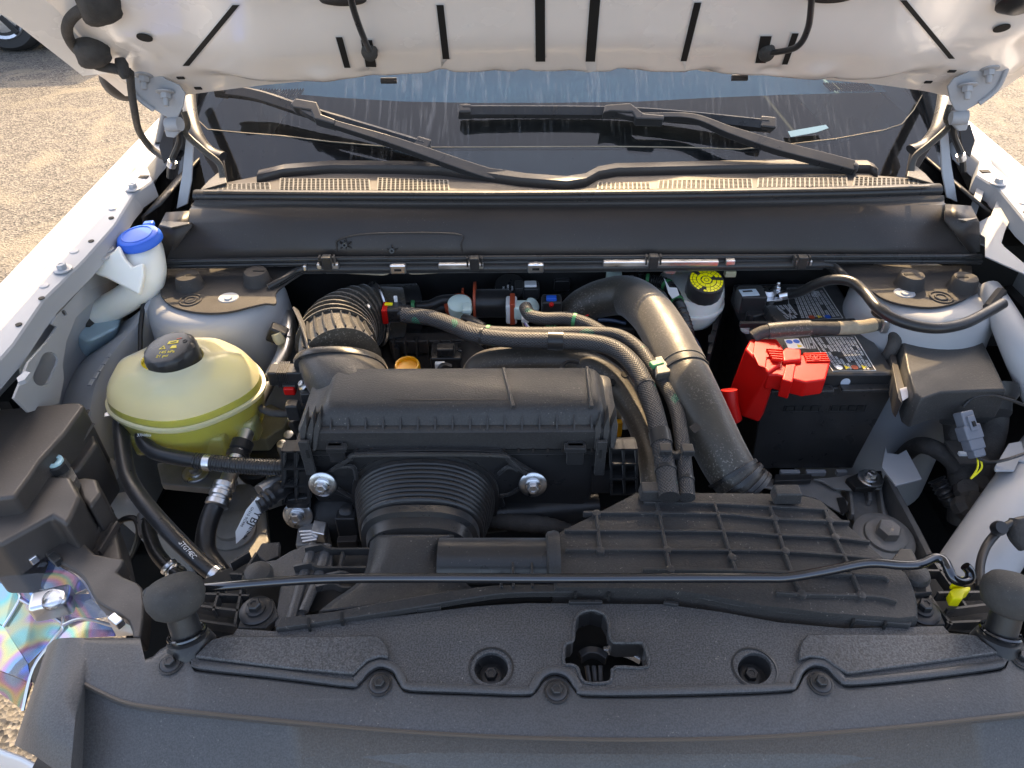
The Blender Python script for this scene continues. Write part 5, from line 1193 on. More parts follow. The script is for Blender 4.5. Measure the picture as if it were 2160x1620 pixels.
# second crimped hose further down
ch = thing('crimped_hose', 'thin black hose with crimped metal ferrules beside the lamp housing', 'hose', tuple(at(340, 1160, .86)))
P = spl(L([(310, 1060, .88), (310, 1095, .88), (316, 1130, .875), (330, 1165, .87), (355, 1195, .865), (385, 1220, .86)]), 8)
mb = MB(); mb.tube(P, .0098, 16); mb.build('rubber_tube', M_RUB, ch)
ringed(ch, 309, 1082, .881, 2, 20, [(.01, 0), (.013, .002), (.0135, .012), (.012, .014), (.0135, .016), (.0135, .030), (.012, .036)], M_GREYSTEEL, 'ferrule')
ringed(ch, 352, 1192, .866, 14, 12, [(.0098, 0), (.0125, .002), (.0125, .006), (.011, .008), (.0125, .01), (.0125, .014), (.011, .016), (.0125, .018), (.0125, .024)], M_ALU, 'ferrule')
mb = MB(); mb.plate([(362, 1228), (366, 1215), (390, 1212), (402, 1222), (396, 1235)], .875, .008); eb = mb.build('end_block', M_ALU, ch, bevel=.002)
bolt(eb, at(380, 1222, .876), (0, 0, 1), .004, M_BLKBOLT)

# ---- engine-bay metal left: mount plate, bolt, rail
lm = thing('engine_mount', 'grey metal engine mount bracket with round washer under the paper tag', 'mount', tuple(at(490, 1120, .80)))
mb = MB(); mb.plate([(440, 1140), (455, 1020), (530, 1020), (560, 1060), (570, 1180), (520, 1200), (450, 1195)], .80, .02); mb.build('bracket', M_GREYSTEEL, lm, bevel=.003)
mb = MB(); mb.lathe([(.036, 0), (.036, .006), (.028, .010), (.024, .010), (.023, .016), (.012, .018), (.002, .018)], at(492, 1122, .802), (0, -.1, 1), 36); mb.build('washer', M_GREYSTEEL, lm, smooth=40)
mb = MB(); mb.plate([(500, 1175), (520, 1170), (525, 1190), (505, 1195)], .802, .002); mb.build('oval_hole', M_VOID, lm)
b2 = thing('bracket_bolt', 'zinc bolt with broad washer on the bracket below the coolant tank', 'bolt', tuple(at(413, 996, .85)))
mb = MB(); mb.plate([(330, 975), (480, 975), (500, 1010), (440, 1030), (340, 1020)], .845, .015); mb.build('bracket', M_GREYSTEEL, b2, bevel=.003)
bolt(b2, at(413, 998, .847), (0, -.1, 1), .009, M_ZINC, 'washer')
bolt(b2, at(212, 998, .87), (0.3, -.5, .8), .012, M_GREYSTEEL, 'washer')
ft_ = thing('pressed_steel_section', 'pale grey pressed steel frame section between the lamp housing and the hoses', 'frame', tuple(at(290, 1080, .80)))
mb = MB(); mb.loft([L([(225, 1045, .86), (275, 1035, .87), (300, 1060, .865)]), L([(245, 1090, .85), (290, 1080, .86), (330, 1110, .85)]), L([(300, 1140, .82), (340, 1130, .83), (390, 1180, .82)]), L([(370, 1230, .79), (400, 1210, .80), (430, 1240, .79)])], closed=False); mb.build('panel', M_INNER, ft_, smooth=40, solid=.003)
mb = MB(); mb.tube(spl(L([(250, 1105, .87), (262, 1095, .88), (285, 1095, .88), (293, 1120, .87), (285, 1155, .85), (270, 1185, .83)]), 6), .0045, 8); mb.build('cable', M_RUB, ft_)
# fabric tube, tag
tg_ = thing('paper_tag', 'white paper tag with black print hanging from a hose', 'tag', tuple(at(525, 1100, .91)))
plt = P3(at(555, 1060, .93), at(500, 1140, .90), at(555, 1100, .905))
mb = MB(); mb.plate([(543, 1048), (556, 1056), (556, 1072), (530, 1118), (498, 1147), (497, 1122), (520, 1075)], plt, .0006); pg = mb.build('paper', M_LBL, tg_)
up_ = (at(510, 1128, plt)-at(545, 1060, plt)).normalized(); rt_ = up_.cross(plt[1])
tx0 = (at(545, 1065, plt)-at(512, 1120, plt))
text(pg, 'YBJ', .016, axes(at(537, 1094, (plt[0]+plt[1]*.0004, plt[1])), tx0*-1, (at(500, 1090, plt)-at(540, 1110, plt))*-1), M_INK)
text(pg, 'GN15 9C490', .0055, axes(at(521, 1090, (plt[0]+plt[1]*.0004, plt[1])), tx0*-1, (at(500, 1090, plt)-at(540, 1110, plt))*-1), M_INK)
for k in range(10):
    c0 = at(512+k*1.8, 1136-k*3.0, (plt[0]+plt[1]*.0003, plt[1])); c1 = at(518+k*1.8, 1140-k*3.0-2, (plt[0]+plt[1]*.0003, plt[1]))
    mb = MB(); mb.bar([c0, c1], .0007+.0006*(k % 3), .0002, plt[1]); mb.build('barcode_line', M_INK, pg)
th_ = thing('foil_hose', 'ribbed black hose with grey foil sleeve beside the paper tag', 'hose', tuple(at(570, 1050, .9)))
mb = MB(); mb.tube(spl(L([(540, 1068, .925), (570, 1048, .925), (610, 1020, .92)]), 8), lambda d_, t: .013+.0012*math.sin(d_*900), 16); mb.build('ribbed_tube', M_RUB, th_)
mb = MB(); mb.tube(L([(548, 1036, .93), (600, 1000, .925)]), .010, 14); mb.build('foil_sleeve', M_ALU, th_)
# yellowish plates and pulley behind the aluminium pipe
bk2 = thing('compressor_cluster', 'dusty yellowish metal brackets and round pulley behind the aluminium pipe', 'compressor', tuple(at(560, 930, .84)))
M_OLIVE = mat('dusty_cast_aluminium', (.33, .30, .20), .6, metal=.3, bump=.3, bscale=250, var=.25, vscale=20)
mb = MB(); mb.plate([(505, 885), (530, 862), (570, 850), (610, 870), (600, 900), (560, 925), (510, 925)], .86, .03); pb = mb.build('bracket', M_OLIVE, bk2, bevel=.003)
mb = MB(); mb.plate([(545, 893), (557, 890), (557, 901), (545, 903)], .8605, .0005); mb.build('cast_mark', M_OLIVE, pb)
mb = MB(); mb.lathe([(.045, -.03), (.045, 0), (.038, .003), (.02, -.002), (.002, -.002)], at(545, 960, .83), (0, -.3, 1), 36); mb.build('pulley', M_DARK, bk2, smooth=40)
mb = MB(); mb.tube(spl(L([(447, 960, .85), (470, 935, .855), (510, 918, .86), (540, 912, .86)]), 6), .007, 10, flat=.5); mb.build('rim', M_OLIVE, bk2)
mb = MB(); mb.plate([(560, 975), (610, 970), (605, 1045), (560, 1060)], .83, .02); mb.build('casting', M_GREYSTEEL, bk2, bevel=.003)
for px, py in ((620, 890), (612, 925), (598, 945)):
    mb = MB(); mb.lathe([(.010, -.02), (.010, 0), (.008, .012), (.003, .013)], at(px, py, .88), (0, -.2, 1), 14); mb.build('stud', M_ALU, bk2)
# sensor connectors by the snorkel
for nm, px, py, z, sz, m_, lb in (('temperature_sensor', 610, 790, 1.0, (.06, .026, .026), M_BLK, 'black ribbed sensor plug screwed to the snorkel side'), ('small_plug', 612, 822, .985, (.018, .014, .014), M_RED, 'tiny red locking plug below the sensor'), ('wire_clip', 620, 865, .97, (.02, .018, .03), M_BLK, 'black wire clip above the filter box corner')):
    t_ = thing(nm, lb, 'connector', tuple(at(px, py, z)))
    mb = MB(); mb.box(at(px, py, z), sz); mb.build('shell', m_, t_, bevel=.003)
    if nm == 'temperature_sensor':
        for k in range(6):
            mb = MB(); mb.box(at(px-20+k*4, py, z)+V((0, 0, .0)), (.0018, .029, .029)); mb.build('rib', M_BLK, t_)
        mb = MB(); mb.plate([(628, 745), (648, 745), (655, 830), (632, 832)], .995, .02); mb.build('mounting_flange', M_BLK, t_, bevel=.003)
        for q in ((632, 757), (640, 812)): bolt(t_, at(*q, .998), (-.5, -.3, .8), .0055, M_ZINC)
        mb = MB(); mb.tube(spl(L([(590, 792, 1.0), (555, 800, .985), (535, 820, .975), (540, 850, .965), (570, 870, .965), (620, 870, .965), (650, 845, .97), (655, 815, .98)]), 8), .0055, 10); mb.build('wire_loom', M_TAPE, t_)
    if nm == 'small_plug':
        mb = MB(); mb.box(at(px, py-8, z+.004), (.022, .012, .010)); mb.build('collar', M_BLK, t_, bevel=.002)
for nm, px, py in (('dark_well', 300, 1010),):
    pass

# ---- lamp housing
lh = thing('lamp_housing', 'black plastic headlamp housing box with ribbed side walls and a pale blue adjuster', 'lamp housing', tuple(at(100, 1050, .9)))
mb = MB(); mb.plate([(-60, 880), (0, 862), (60, 856), (150, 848), (170, 848), (178, 856), (135, 915), (85, 970), (65, 1000), (30, 1048), (-60, 1060)], 1.035, .11); mb.build('main_box', M_BROWN, lh, bevel=.005, seg=3)
for a, c in (((186, 866), (100, 985)), ((196, 895), (128, 1000))):
    mb = MB(); mb.bar(L([(a[0], a[1], 1.0), (c[0], c[1], .985)]), .005, .006, (.6, -.3, .6)); mb.build('side_rib', M_BROWN, lh)
mb = MB(); mb.plate([(176, 856), (205, 935), (165, 990), (120, 1015), (75, 985), (140, 912)], .99, .10); mb.build('side_box', M_BROWN, lh, bevel=.006, seg=3)
mb = MB(); mb.plate([(55, 1008), (100, 1002), (148, 1003), (170, 1045), (150, 1090), (138, 1108), (108, 1090), (0, 1150), (-60, 1150), (-60, 1062), (28, 1050)], 1.005, .10); mb.build('front_box', M_BROWN, lh, bevel=.006, seg=3)
mb = MB(); mb.plate([(158, 1010), (178, 1005), (203, 1008), (214, 1038), (190, 1070), (172, 1052)], .985, .08); mb.build('side_pocket', M_BROWN, lh, bevel=.005, seg=3)
mb = MB(); mb.plate([(170, 1050), (216, 1040), (245, 1120), (262, 1200), (205, 1185), (150, 1125), (138, 1108)], .935, .06); mb.build('lower_wall', M_BROWN, lh, bevel=.004)
for a, c in (((236, 1075), (190, 1155)), ((250, 1105), (212, 1168)), ((155, 1105), (145, 1120))):
    mb = MB(); mb.bar(L([(a[0], a[1], .937), (c[0], c[1], .937)]), .004, .006); mb.build('wall_rib', M_BROWN, lh)
for k in range(5):
    px, py = 205-k*11, 1032+k*15; mb = MB(); mb.tube(spl(L([(px, py-14, .975-k*.008), (px-8, py, .975-k*.008), (px-2, py+8, .975-k*.008), (px+8, py-2, .975-k*.008)]), 4), .0008, 6); mb.build('moulded_hook_mark', M_TAN, lh)
trim = smooth_px([(-60, 1120), (-60, 1080), (0, 1075), (60, 1100), (100, 1118), (150, 1120), (200, 1168), (262, 1178), (246, 1206), (275, 1222), (300, 1240), (303, 1300), (296, 1345)], 2)+smooth_px([(280, 1345), (270, 1310), (230, 1285), (200, 1265), (182, 1230), (160, 1205), (100, 1172), (40, 1135), (0, 1118)], 2)
mb = MB(); mb.plate(trim, .958, .03); mb.build('trim_frame', M_BROWN, lh, bevel=.003)
mb = MB(); mb.lathe([(.0135, -.012), (.0135, .002), (.011, .004), (.007, .004), (.006, .001), (.001, .001)], at(118, 980, 1.010), (-.05, -.1, 1), 8); aj = mb.build('adjuster_collar', M_BLK, lh)
mb = MB(); mb.lathe([(.0105, 0), (.0105, .005), (.0055, .0055), (.005, .002), (.001, .002)], at(118, 977, 1.012), (-.05, -.1, 1), 24); mb.build('adjuster_ring', mat('pale_blue_plastic', (.42, .66, .70), .4, sss=.2), aj)
mb = MB(); mb.plate([(108, 998), (150, 985), (162, 1005), (155, 1018)], 1.0, .02); mb.build('adjuster_bracket', M_DUSTY, lh, bevel=.001)

# ---- headlamp: clear lens over faceted reflector with a painted rainbow sheen
hl = thing('headlamp', 'clear headlamp with faceted mirror reflector coloured with a rainbow sheen', 'headlamp', tuple(at(110, 1300, .85)))
def facet(pts, m, nm='reflector_facet', th=.002):
    q = L(pts); mb_ = MB(); n = (q[1]-q[0]).cross(q[2]-q[0]).normalized()
    if n.dot(CAM-q[0]) < 0: n = -n
    mb_.prism(q, -n*th); return mb_.build(nm, m, hl)
fac = [[(-60, 1120, .955), (0, 1118, .952), (60, 1150, .948), (60, 1175, .93), (30, 1240, .90), (-60, 1200, .90)],
       [(60, 1150, .948), (160, 1207, .945), (185, 1240, .94), (150, 1255, .915), (90, 1245, .905), (45, 1225, .915)],
       [(30, 1240, .90), (45, 1225, .915), (90, 1255, .90), (85, 1290, .885), (40, 1265, .885)],
       [(-60, 1210, .90), (30, 1240, .90), (40, 1262, .885), (8, 1320, .865), (-60, 1290, .865)],
       [(40, 1265, .885), (90, 1290, .885), (132, 1315, .88), (110, 1350, .862), (60, 1400, .845), (10, 1325, .865)],
       [(135, 1255, .925), (190, 1252, .935), (230, 1288, .945), (225, 1300, .93), (175, 1305, .905), (138, 1312, .885)],
       [(-60, 1295, .862), (8, 1322, .862), (58, 1400, .842), (66, 1440, .83), (-60, 1390, .82)],
       [(-60, 1392, .82), (66, 1442, .83), (48, 1498, .81), (0, 1462, .79), (-60, 1440, .78)],
       [(132, 1318, .88), (175, 1305, .90), (245, 1322, .92), (240, 1342, .92), (112, 1350, .865)],
       [(230, 1286, .945), (268, 1304, .95), (285, 1340, .945), (246, 1342, .925), (224, 1302, .93)]]
for k, f_ in enumerate(fac): facet(f_, M_IRI if k not in (9,) else M_CHROME)
for pts in ([(0, 1118, .955), (60, 1152, .95), (110, 1180, .948), (160, 1208, .948), (182, 1232, .947), (202, 1266, .946), (232, 1286, .948), (268, 1302, .953), (286, 1330, .95)], [(30, 1240, .905), (42, 1262, .89), (8, 1322, .868)], [(30, 1238, .908), (50, 1170, .94), (62, 1152, .95)], [(132, 1318, .885), (136, 1262, .925), (120, 1252, .92)], [(42, 1264, .89), (90, 1292, .888), (132, 1318, .885), (112, 1350, .868), (70, 1410, .848), (48, 1498, .815)], [(245, 1322, .925), (175, 1305, .905), (134, 1318, .888)]):
    mb = MB(); mb.tube(spl(L(pts), 5), .0022, 8); mb.build('bright_edge', M_CHROME, hl)
mb = MB(); mb.box(at(112, 1272, .93), (.045, .03, .03), Matrix.Rotation(.3, 3, 'Z')); pj = mb.build('projector_block', M_CHROME, hl, bevel=.006, seg=3)
mb = MB(); mb.lathe([(.012, 0), (.012, .004), (.006, .009), (.001, .01)], at(112, 1266, .946), (-.1, -.5, .8), 20); mb.build('bulb_lens', M_LENS, pj)
for px, py in ((66, 1176), (118, 1180), (246, 1310)):
    mb = MB(); mb.box(at(px, py, .958), (.018, .010, .012), Matrix.Rotation(-.6, 3, 'Z')); mb.build('clip_tab', M_BLK if px == 118 else M_CHROME, hl, bevel=.002)
mb = MB(); rows = [L([(-60, 1116, .958), (0, 1116, .958), (60, 1148, .955), (110, 1176, .953), (162, 1206, .951), (186, 1236, .95), (205, 1264, .951), (268, 1300, .957)]), L([(-60, 1230, .94), (0, 1240, .94), (45, 1262, .94), (90, 1280, .94), (140, 1290, .94), (180, 1300, .945), (220, 1310, .95), (285, 1335, .955)]), L([(-60, 1380, .88), (0, 1380, .88), (30, 1380, .885), (60, 1380, .89), (90, 1370, .90), (120, 1358, .91), (180, 1350, .93), (285, 1346, .95)]), L([(-60, 1480, .80), (0, 1468, .81), (20, 1478, .815), (46, 1500, .82), (60, 1450, .845), (85, 1400, .87), (120, 1362, .90), (250, 1350, .94)])]
mb.loft(rows, closed=False); mb.build('clear_cover', M_LENS, hl, smooth=70)
# ================================================================== middle and rear of the bay
# ---- strut-top mats
for sx in (1, -1):
    sm_ = thing('strut_mat', 'dark rubber mat with two bolt caps on the strut tower %s' % ('behind the coolant tank' if sx > 0 else 'beside the battery'), 'mat', tuple(at(452 if sx > 0 else 1955, 606, 1.05)))
    if sx > 0: pts = smooth_px([(352, 556), (345, 590), (338, 612), (342, 628), (362, 645), (400, 656), (445, 660), (490, 656), (530, 646), (560, 640), (582, 640), (582, 618), (600, 600), (640, 574)], 3)+[(640, 562)]
    else: pts = smooth_px([(1735, 556), (1780, 590), (1835, 612), (1865, 630), (1905, 642), (1960, 648), (2005, 642), (2040, 628), (2052, 612), (2052, 585), (2050, 560)], 3)
    mb = MB(); mb.plate(pts, 1.052, .004); mb.build('sheet', M_MATT, sm_, bevel=.0012)
    for px, py in (((402, 594), (544, 585)) if sx > 0 else ((1917, 592), (2028, 598))):
        mb = MB(); mb.lathe([(.024, 0), (.0225, .004), (.020, .018), (.018, .0215), (.010, .022), (.001, .022)], at(px, py+10, 1.052), (0, 0, 1), 30); cp_ = mb.build('bolt_cap', M_MATT, sm_, smooth=40)
        mb = MB(); mb.box(at(px+2, py-14, 1.0745), (.018, .005, .001)); mb.build('cap_slot', M_VOID, cp_)
    px, py = (482, 628) if sx > 0 else (1908, 618)
    mb = MB(); mb.lathe([(.017, 0), (.016, .0012)], at(px, py, 1.0522), (0, 0, 1), 28, sy=.9); ho = mb.build('round_opening', M_INNER, sm_)
    mb = MB(); mb.lathe([(.007, 0), (.006, .003)], at(px, py+2, 1.053), (0, 0, 1), 14); mb.build('seat', M_INNER, ho)
    px, py = (402, 633) if sx > 0 else (1985, 627)
    for r_ in (.017, .009):
        mb = MB(); c = at(px, py, 1.0525); mb.tube([c+V((r_*math.cos(a), r_*math.sin(a), 0)) for a in [2*math.pi*k/28 for k in range(28)]], .0018, 6, closed=True); mb.build('moulded_ring', M_MATT, sm_)
# ---- rail with clips along the back
rl = thing('cable_rail', 'thin black conduit with bright metal clips running below the cowl panel', 'conduit', tuple(at(1195, 563, Yp(1.10))))
YR = 1.104
def Lr(pts): return [at(x, y, Yp(YR)) for x, y in pts]
mb = MB(); mb.tube(Lr([(640, 567), (900, 566), (1195, 564), (1500, 561), (1735, 558)]), .0085, 14); mb.build('tube', M_BLK, rl)
mb = MB(); mb.tube(spl(L([(642, 568, Yp(YR)), (625, 572, Yp(YR-.002)), (595, 590, 1.06), (566, 606, 1.055)]), 5), .0055, 10); mb.build('tail', M_BLK, rl)
mb = MB(); mb.tube(spl(L([(1735, 558, Yp(YR)), (1760, 562, Yp(YR-.002)), (1775, 575, 1.065), (1790, 590, 1.058)]), 5), .0055, 10); mb.build('tail', M_BLK, rl)
for x0, x1, y in ((640, 648, 567), (669, 680, 563), (696, 715, 563), (1125, 1135, 562), (925, 994, 563), (1008, 1020, 563), (1272, 1368, 558), (1386, 1515, 557), (1530, 1550, 555), (1672, 1684, 556), (1700, 1712, 556)):
    mb = MB(); a, c = at(x0, y-3, Yp(YR-.006)), at(x1, y-3, Yp(YR-.006)); mb.box((a+c)/2, ((c-a).length, .010, .010)); mb.build('bright_strip', M_ALU, rl, bevel=.002)
for x, y in ((840, 566), (1130, 564)):
    mb = MB(); c = at(x, y, Yp(YR-.006)); mb.box(c, (.028, .012, .018)); cl = mb.build('bright_clip', M_CHROME, rl, bevel=.003)
    mb = MB(); mb.box(c+V((0, -.006, .0)), (.012, .002, .004)); mb.build('clip_slot', M_VOID, cl)
for x, y in ((690, 553), (1001, 555), (1378, 551), (1691, 553)):
    mb = MB(); mb.box(at(x, y, Yp(YR-.01)), (.016, .014, .024)); k_ = mb.build('holder', M_BLK, rl, bevel=.002)
    for s_ in (-1, 1):
        mb = MB(); mb.box(at(x, y-4, Yp(YR-.008))+V((.012*s_, 0, 0)), (.003, .01, .016)); mb.build('holder_ear', M_BLK, k_)
mb = MB(); mb.tube(spl(L([(712, 574, Yp(YR)), (760, 577, Yp(YR)), (810, 579, Yp(YR)), (826, 571, Yp(YR))]), 5), .0016, 6); mb.build('foam_edge', M_TAN, rl)
mb = MB(); mb.tube(spl(L([(864, 572, Yp(YR)), (868, 577, Yp(YR)), (920, 575, Yp(YR)), (975, 568, Yp(YR)), (1015, 566, Yp(YR))]), 5), .0016, 6); mb.build('foam_edge', M_TAN, rl)
mb = MB(); mb.plate([(1395, 566), (1430, 566), (1422, 578), (1405, 578)], Yp(YR-.004), .003); mb.build('trapezoid_tab', M_CHROME, rl)

# ---- engine top (valve cover) with ignition coils and amber oil filler
en = thing('engine', 'dark plastic engine valve cover with ribs and coil packs below the hoses', 'engine', tuple(at(1000, 760, .85)))
mb = MB(); mb.loft([on([(780, 700), (1330, 690), (1345, 800), (1345, 860), (790, 870)], .84), on([(800, 690), (1320, 680), (1335, 790), (1335, 850), (800, 860)], .90)]); mb.build('valve_cover', M_BROWN, en, bevel=.008, seg=3)
mb = MB(); mb.plate([(820, 702), (1250, 695), (1250, 712), (820, 720)], .935, .03); mb.build('cover_ledge', M_BROWN, en, bevel=.003)
for k in range(9):
    px = 832+k*24; mb = MB(); mb.box(at(px, 735, .93), (.003, .018, .035)); mb.build('cover_rib', M_BROWN, en)
for px, py in ((842, 726), (880, 728), (836, 745), (985, 745)):
    mb = MB(); mb.lathe([(.008, -.03), (.008, .012), (.006, .016)], at(px, py, .92), (0, 0, 1), 14); mb.build('cover_stud', M_BLKBOLT, en)
for px, py in ((945, 750), (1205, 740)):
    mb = MB(); mb.box(at(px, py+12, .925), (.055, .05, .05)); cl = mb.build('ignition_coil', M_BLK, en, bevel=.004)
    mb = MB(); mb.box(at(px-5, py-12, .958), (.030, .02, .016)); mb.build('coil_plug', M_BLK, cl, bevel=.003)
    bolt(cl, at(px+26, py-6, .945), (0, 0, 1), .006, M_BLKBOLT)
mb = MB(); mb.tube(spl(L([(925, 785, .955), (935, 772, .965), (950, 775, .96)]), 4), .006, 8); mb.build('breather_nub', M_RUB, en)
mb = MB(); mb.box(at(928, 770, .962), (.016, .008, .010)); mb.build('white_tab', M_LBL, en, bevel=.001)
of = thing('oil_filler', 'amber yellow oil filler collar glowing beside the air box', 'oil filler', tuple(at(860, 775, .93)))
c = at(860, 778, .955); mb = MB(); mb.lathe([(.0155, -.03), (.021, -.028), (.0215, .006), (.0195, .011), (.017, .011), (.0155, .006)], c, (0, -.12, 1), 36, open0=True); mb.build('collar', M_AMBER, of, smooth=40)
mb = MB(); mb.lathe([(.0152, -.006), (.0152, .002), (.002, .003)], c, (0, -.12, 1), 24); oc = mb.build('plug', M_DARK, of)
text(oc, 'OIL', .006, axes(c+V((0, 0, .004)), (1, 0, 0), (0, 1, .1)), M_YPRINT)

# ---- hot-side pipe with two holes
hp = thing('charge_pipe', 'black moulded pipe with two small holes bending beside the air box', 'pipe', tuple(at(1200, 780, .93)))
P = spl(L([(1008, 812, 0.950), (1012, 785, 0.965), (1040, 770, 0.975), (1100, 766, 0.980), (1190, 766, 0.982), (1245, 778, 0.982), (1295, 808, 0.975), (1335, 860, 0.965), (1362, 920, 0.955), (1378, 980, 0.950), (1385, 1045, 0.945)]), 8)
mb = MB(); mb.tube(P, [lerp(.0275, .0275, 0) if i < 40 else lerp(.0275, .021, min(1, (i-40)/16)) for i in range(len(P))], 26, flat=1.0); pb = mb.build('body', M_DUSTY, hp, smooth=70)
mb = MB(); mb.tube(spl(L([(985, 745, .93), (1000, 760, .935), (1012, 785, .94), (1010, 815, .93)]), 5), .026, 20); mb.build('rubber_cuff', M_RUB, hp)
for px, py in ((1317, 790), (1292, 806)):
    mb = MB(); d_ = V((.25, -.25, 1)).normalized(); mb.lathe([(.0052, -.004), (.0052, .0008)], at(px, py, .997), d_, 16, sy=1.1); mb.build('hole', M_VOID, hp)
for pts in ([(1183, 800, 1.005), (1185, 775, 1.01), (1200, 762, 1.011), (1222, 765, 1.01)], ):
    mb = MB(); mb.tube(spl(L(pts), 5), .003, 8); mb.build('moulding_line', M_BLK, hp)
# ---- big intake pipe
bp2 = thing('intake_pipe', 'thick black intake pipe arching forward, dusty where the sun strikes it', 'pipe', tuple(at(1450, 780, .95)))
P = spl(L([(1205, 668, 0.955), (1232, 645, 0.975), (1275, 628, 0.992), (1325, 625, 1.005), (1368, 655, 1.015), (1400, 700, 1.020), (1428, 755, 1.020), (1455, 815, 1.015), (1485, 880, 1.000), (1518, 950, 0.980), (1550, 1005, 0.960), (1580, 1040, 0.945)]), 8)
mb = MB(); mb.tube(P, [lerp(.030, .037, min(1, i/28)) if i < 60 else lerp(.037, .033, min(1, (i-60)/26)) for i in range(len(P))], 32); mb.build('body', M_DUSTY, bp2, smooth=70)
def hoop(parent, P, i, r_, wd, e, m, name, n=36):
    c = P[i]; tg = (P[min(i+1, len(P)-1)]-P[i-1]).normalized(); fm = frame(tg, (1, 0, 0)); mb_ = MB()
    mb_.loft([[c+tg*d+fm@V(((r_+q)*math.cos(a), (r_+q)*math.sin(a), 0)) for a in [2*math.pi*j/n for j in range(n)]] for d, q in ((-wd, -.002), (-wd*.9, e), (wd*.9, e), (wd, -.002))], caps=False); return mb_.build(name, m, parent, smooth=40)
hoop(bp2, P, 50, .037, .012, .0012, M_DUSTY, 'joint_band'); hoop(bp2, P, 53, .037, .0018, .002, M_BLK, 'joint_seam')
for i, e in ((79, .004), (82, .006), (85, .005), (87, .006)):
    hoop(bp2, P, i, .0335, .003, e, M_RUB, 'cuff_ring')
mb = MB(); q = at(1467, 902, 1.030); nn = V((-.25, -.35, .9)).normalized(); fm = frame(nn, (.3, 1, 0)); mb.box(q, (.012, .012, .0006), fm@Matrix.Rotation(.78, 3, 'Z')); mb.build('diamond_sticker', M_COWL, bp2)
mb = MB(); mb.plate([(1380, 752), (1410, 745), (1420, 775), (1415, 785), (1385, 790)], 1.04, .012); mb.build('clip_block', M_DUSTY, bp2, bevel=.003)

# ---- braided harnesses
def harness(lbl, pts, r, n=10, extra=()):
    P = spl(L(pts), n); t_ = thing('wire_harness', lbl, 'harness', tuple(P[0]), 'braided wire harnesses'); mb = MB(); mb.tube(P, r, 20); mb.build('braided_sleeve', M_BRAID, t_, smooth=70)
    for i, rr_, wd, m, nm in extra:
        i = min(i, len(P)-2); hoop(t_, P, i, rr_, wd, .0006, m, nm, 24)
    return t_, P
hA, PA = harness('thick braided harness crossing above the charge pipe and down beside it', [(850, 664, 1.020), (905, 670, 1.022), (960, 688, 1.025), (1005, 706, 1.030), (1080, 716, 1.032), (1155, 718, 1.033), (1240, 722, 1.033), (1295, 735, 1.032), (1335, 768, 1.030), (1362, 815, 1.025), (1382, 875, 1.020), (1398, 950, 1.010), (1412, 1050, 1.000)], .0135, 10,
      [(52, .0142, .013, M_BLK, 'tape_band'), (107, .0142, .012, M_BLK, 'tape_band'), (32, .014, .0022, M_BLK, 'cable_tie'), (90, .014, .0025, M_BLK, 'cable_tie'), (114, .014, .003, M_BLK, 'cable_tie')])
hB, PB = harness('slim braided harness lying behind the thick one over the engine', [(985, 690, 1.025), (1030, 700, 1.028), (1120, 703, 1.028), (1230, 702, 1.028), (1300, 706, 1.028), (1345, 732, 1.026), (1375, 772, 1.024), (1405, 815, 1.020), (1428, 870, 1.015), (1440, 945, 1.010), (1450, 1050, 1.000)], .0102, 10,
      [(96, .0106, .0025, M_BLK, 'cable_tie'), (10, .0106, .003, M_GREEN, 'green_tape')])
hC, PC = harness('short braided harness leaving the mint connector over the engine', [(1108, 648, 1.028), (1118, 664, 1.028), (1145, 672, 1.026), (1195, 672, 1.024), (1235, 682, 1.022), (1275, 704, 1.018)], .011, 10, [(34, .0112, .003, M_GREEN, 'green_tape')])
for k, (px, py) in enumerate(((1403, 948), (1450, 949))):
    mb = MB(); mb.box(at(px, py, 1.026 if k == 0 else 1.022), (.016, .016, .010)); mb.build('tie_head', M_BLK, hA if k == 0 else hB, bevel=.002)
mb = MB(); mb.bar(L([(1405, 955, 1.015), (1425, 962, 1.012), (1448, 955, 1.012)]), .008, .006); mb.build('tie_bridge', M_BLK, hA)
mb = MB(); mb.box(at(1385, 768, 1.038), (.02, .012, .008), Matrix.Rotation(.4, 3, 'Z')); mb.build('green_clip', M_GREEN, hB, bevel=.002)

# ---- connectors at the rear
def con(name, label, px, py, z, parts):
    t_ = thing(name, label, 'connector', tuple(at(px, py, z)))
    for nm, kind, a, m in parts:
        mb_ = MB()
        if kind == 'box': mb_.box(at(a[0], a[1], a[2]), a[3], Matrix.Rotation(a[4], 3, 'Z') if len(a) > 4 else None); mb_.build(nm, m, t_, bevel=min(a[3])*.18)
        if kind == 'cyl': mb_.lathe([(a[3], 0), (a[3], a[4]*.9), (a[3]*.85, a[4])], at(a[0], a[1], a[2]), a[5], 26); mb_.build(nm, m, t_, smooth=40)
        if kind == 'tube': mb_.tube(spl(L(a[0]), 6), a[1], 12); mb_.build(nm, m, t_)
    return t_
con('harness_plug', 'black harness plug with a red lock and lime tab', 830, 660, 1.0, [('red_lock', 'box', (814, 660, 1.0, (.010, .03, .028)), M_RED), ('shell', 'box', (832, 658, 1.0, (.026, .03, .028)), M_BLK), ('lime_tab', 'box', (820, 644, 1.012, (.014, .008, .008)), M_YELLOW), ('pale_flag', 'box', (835, 634, 1.016, (.006, .004, .018)), M_LBL), ('boot', 'cyl', (842, 660, 1.0, .0145, .02, (1, -.1, 0)), M_RUB)])
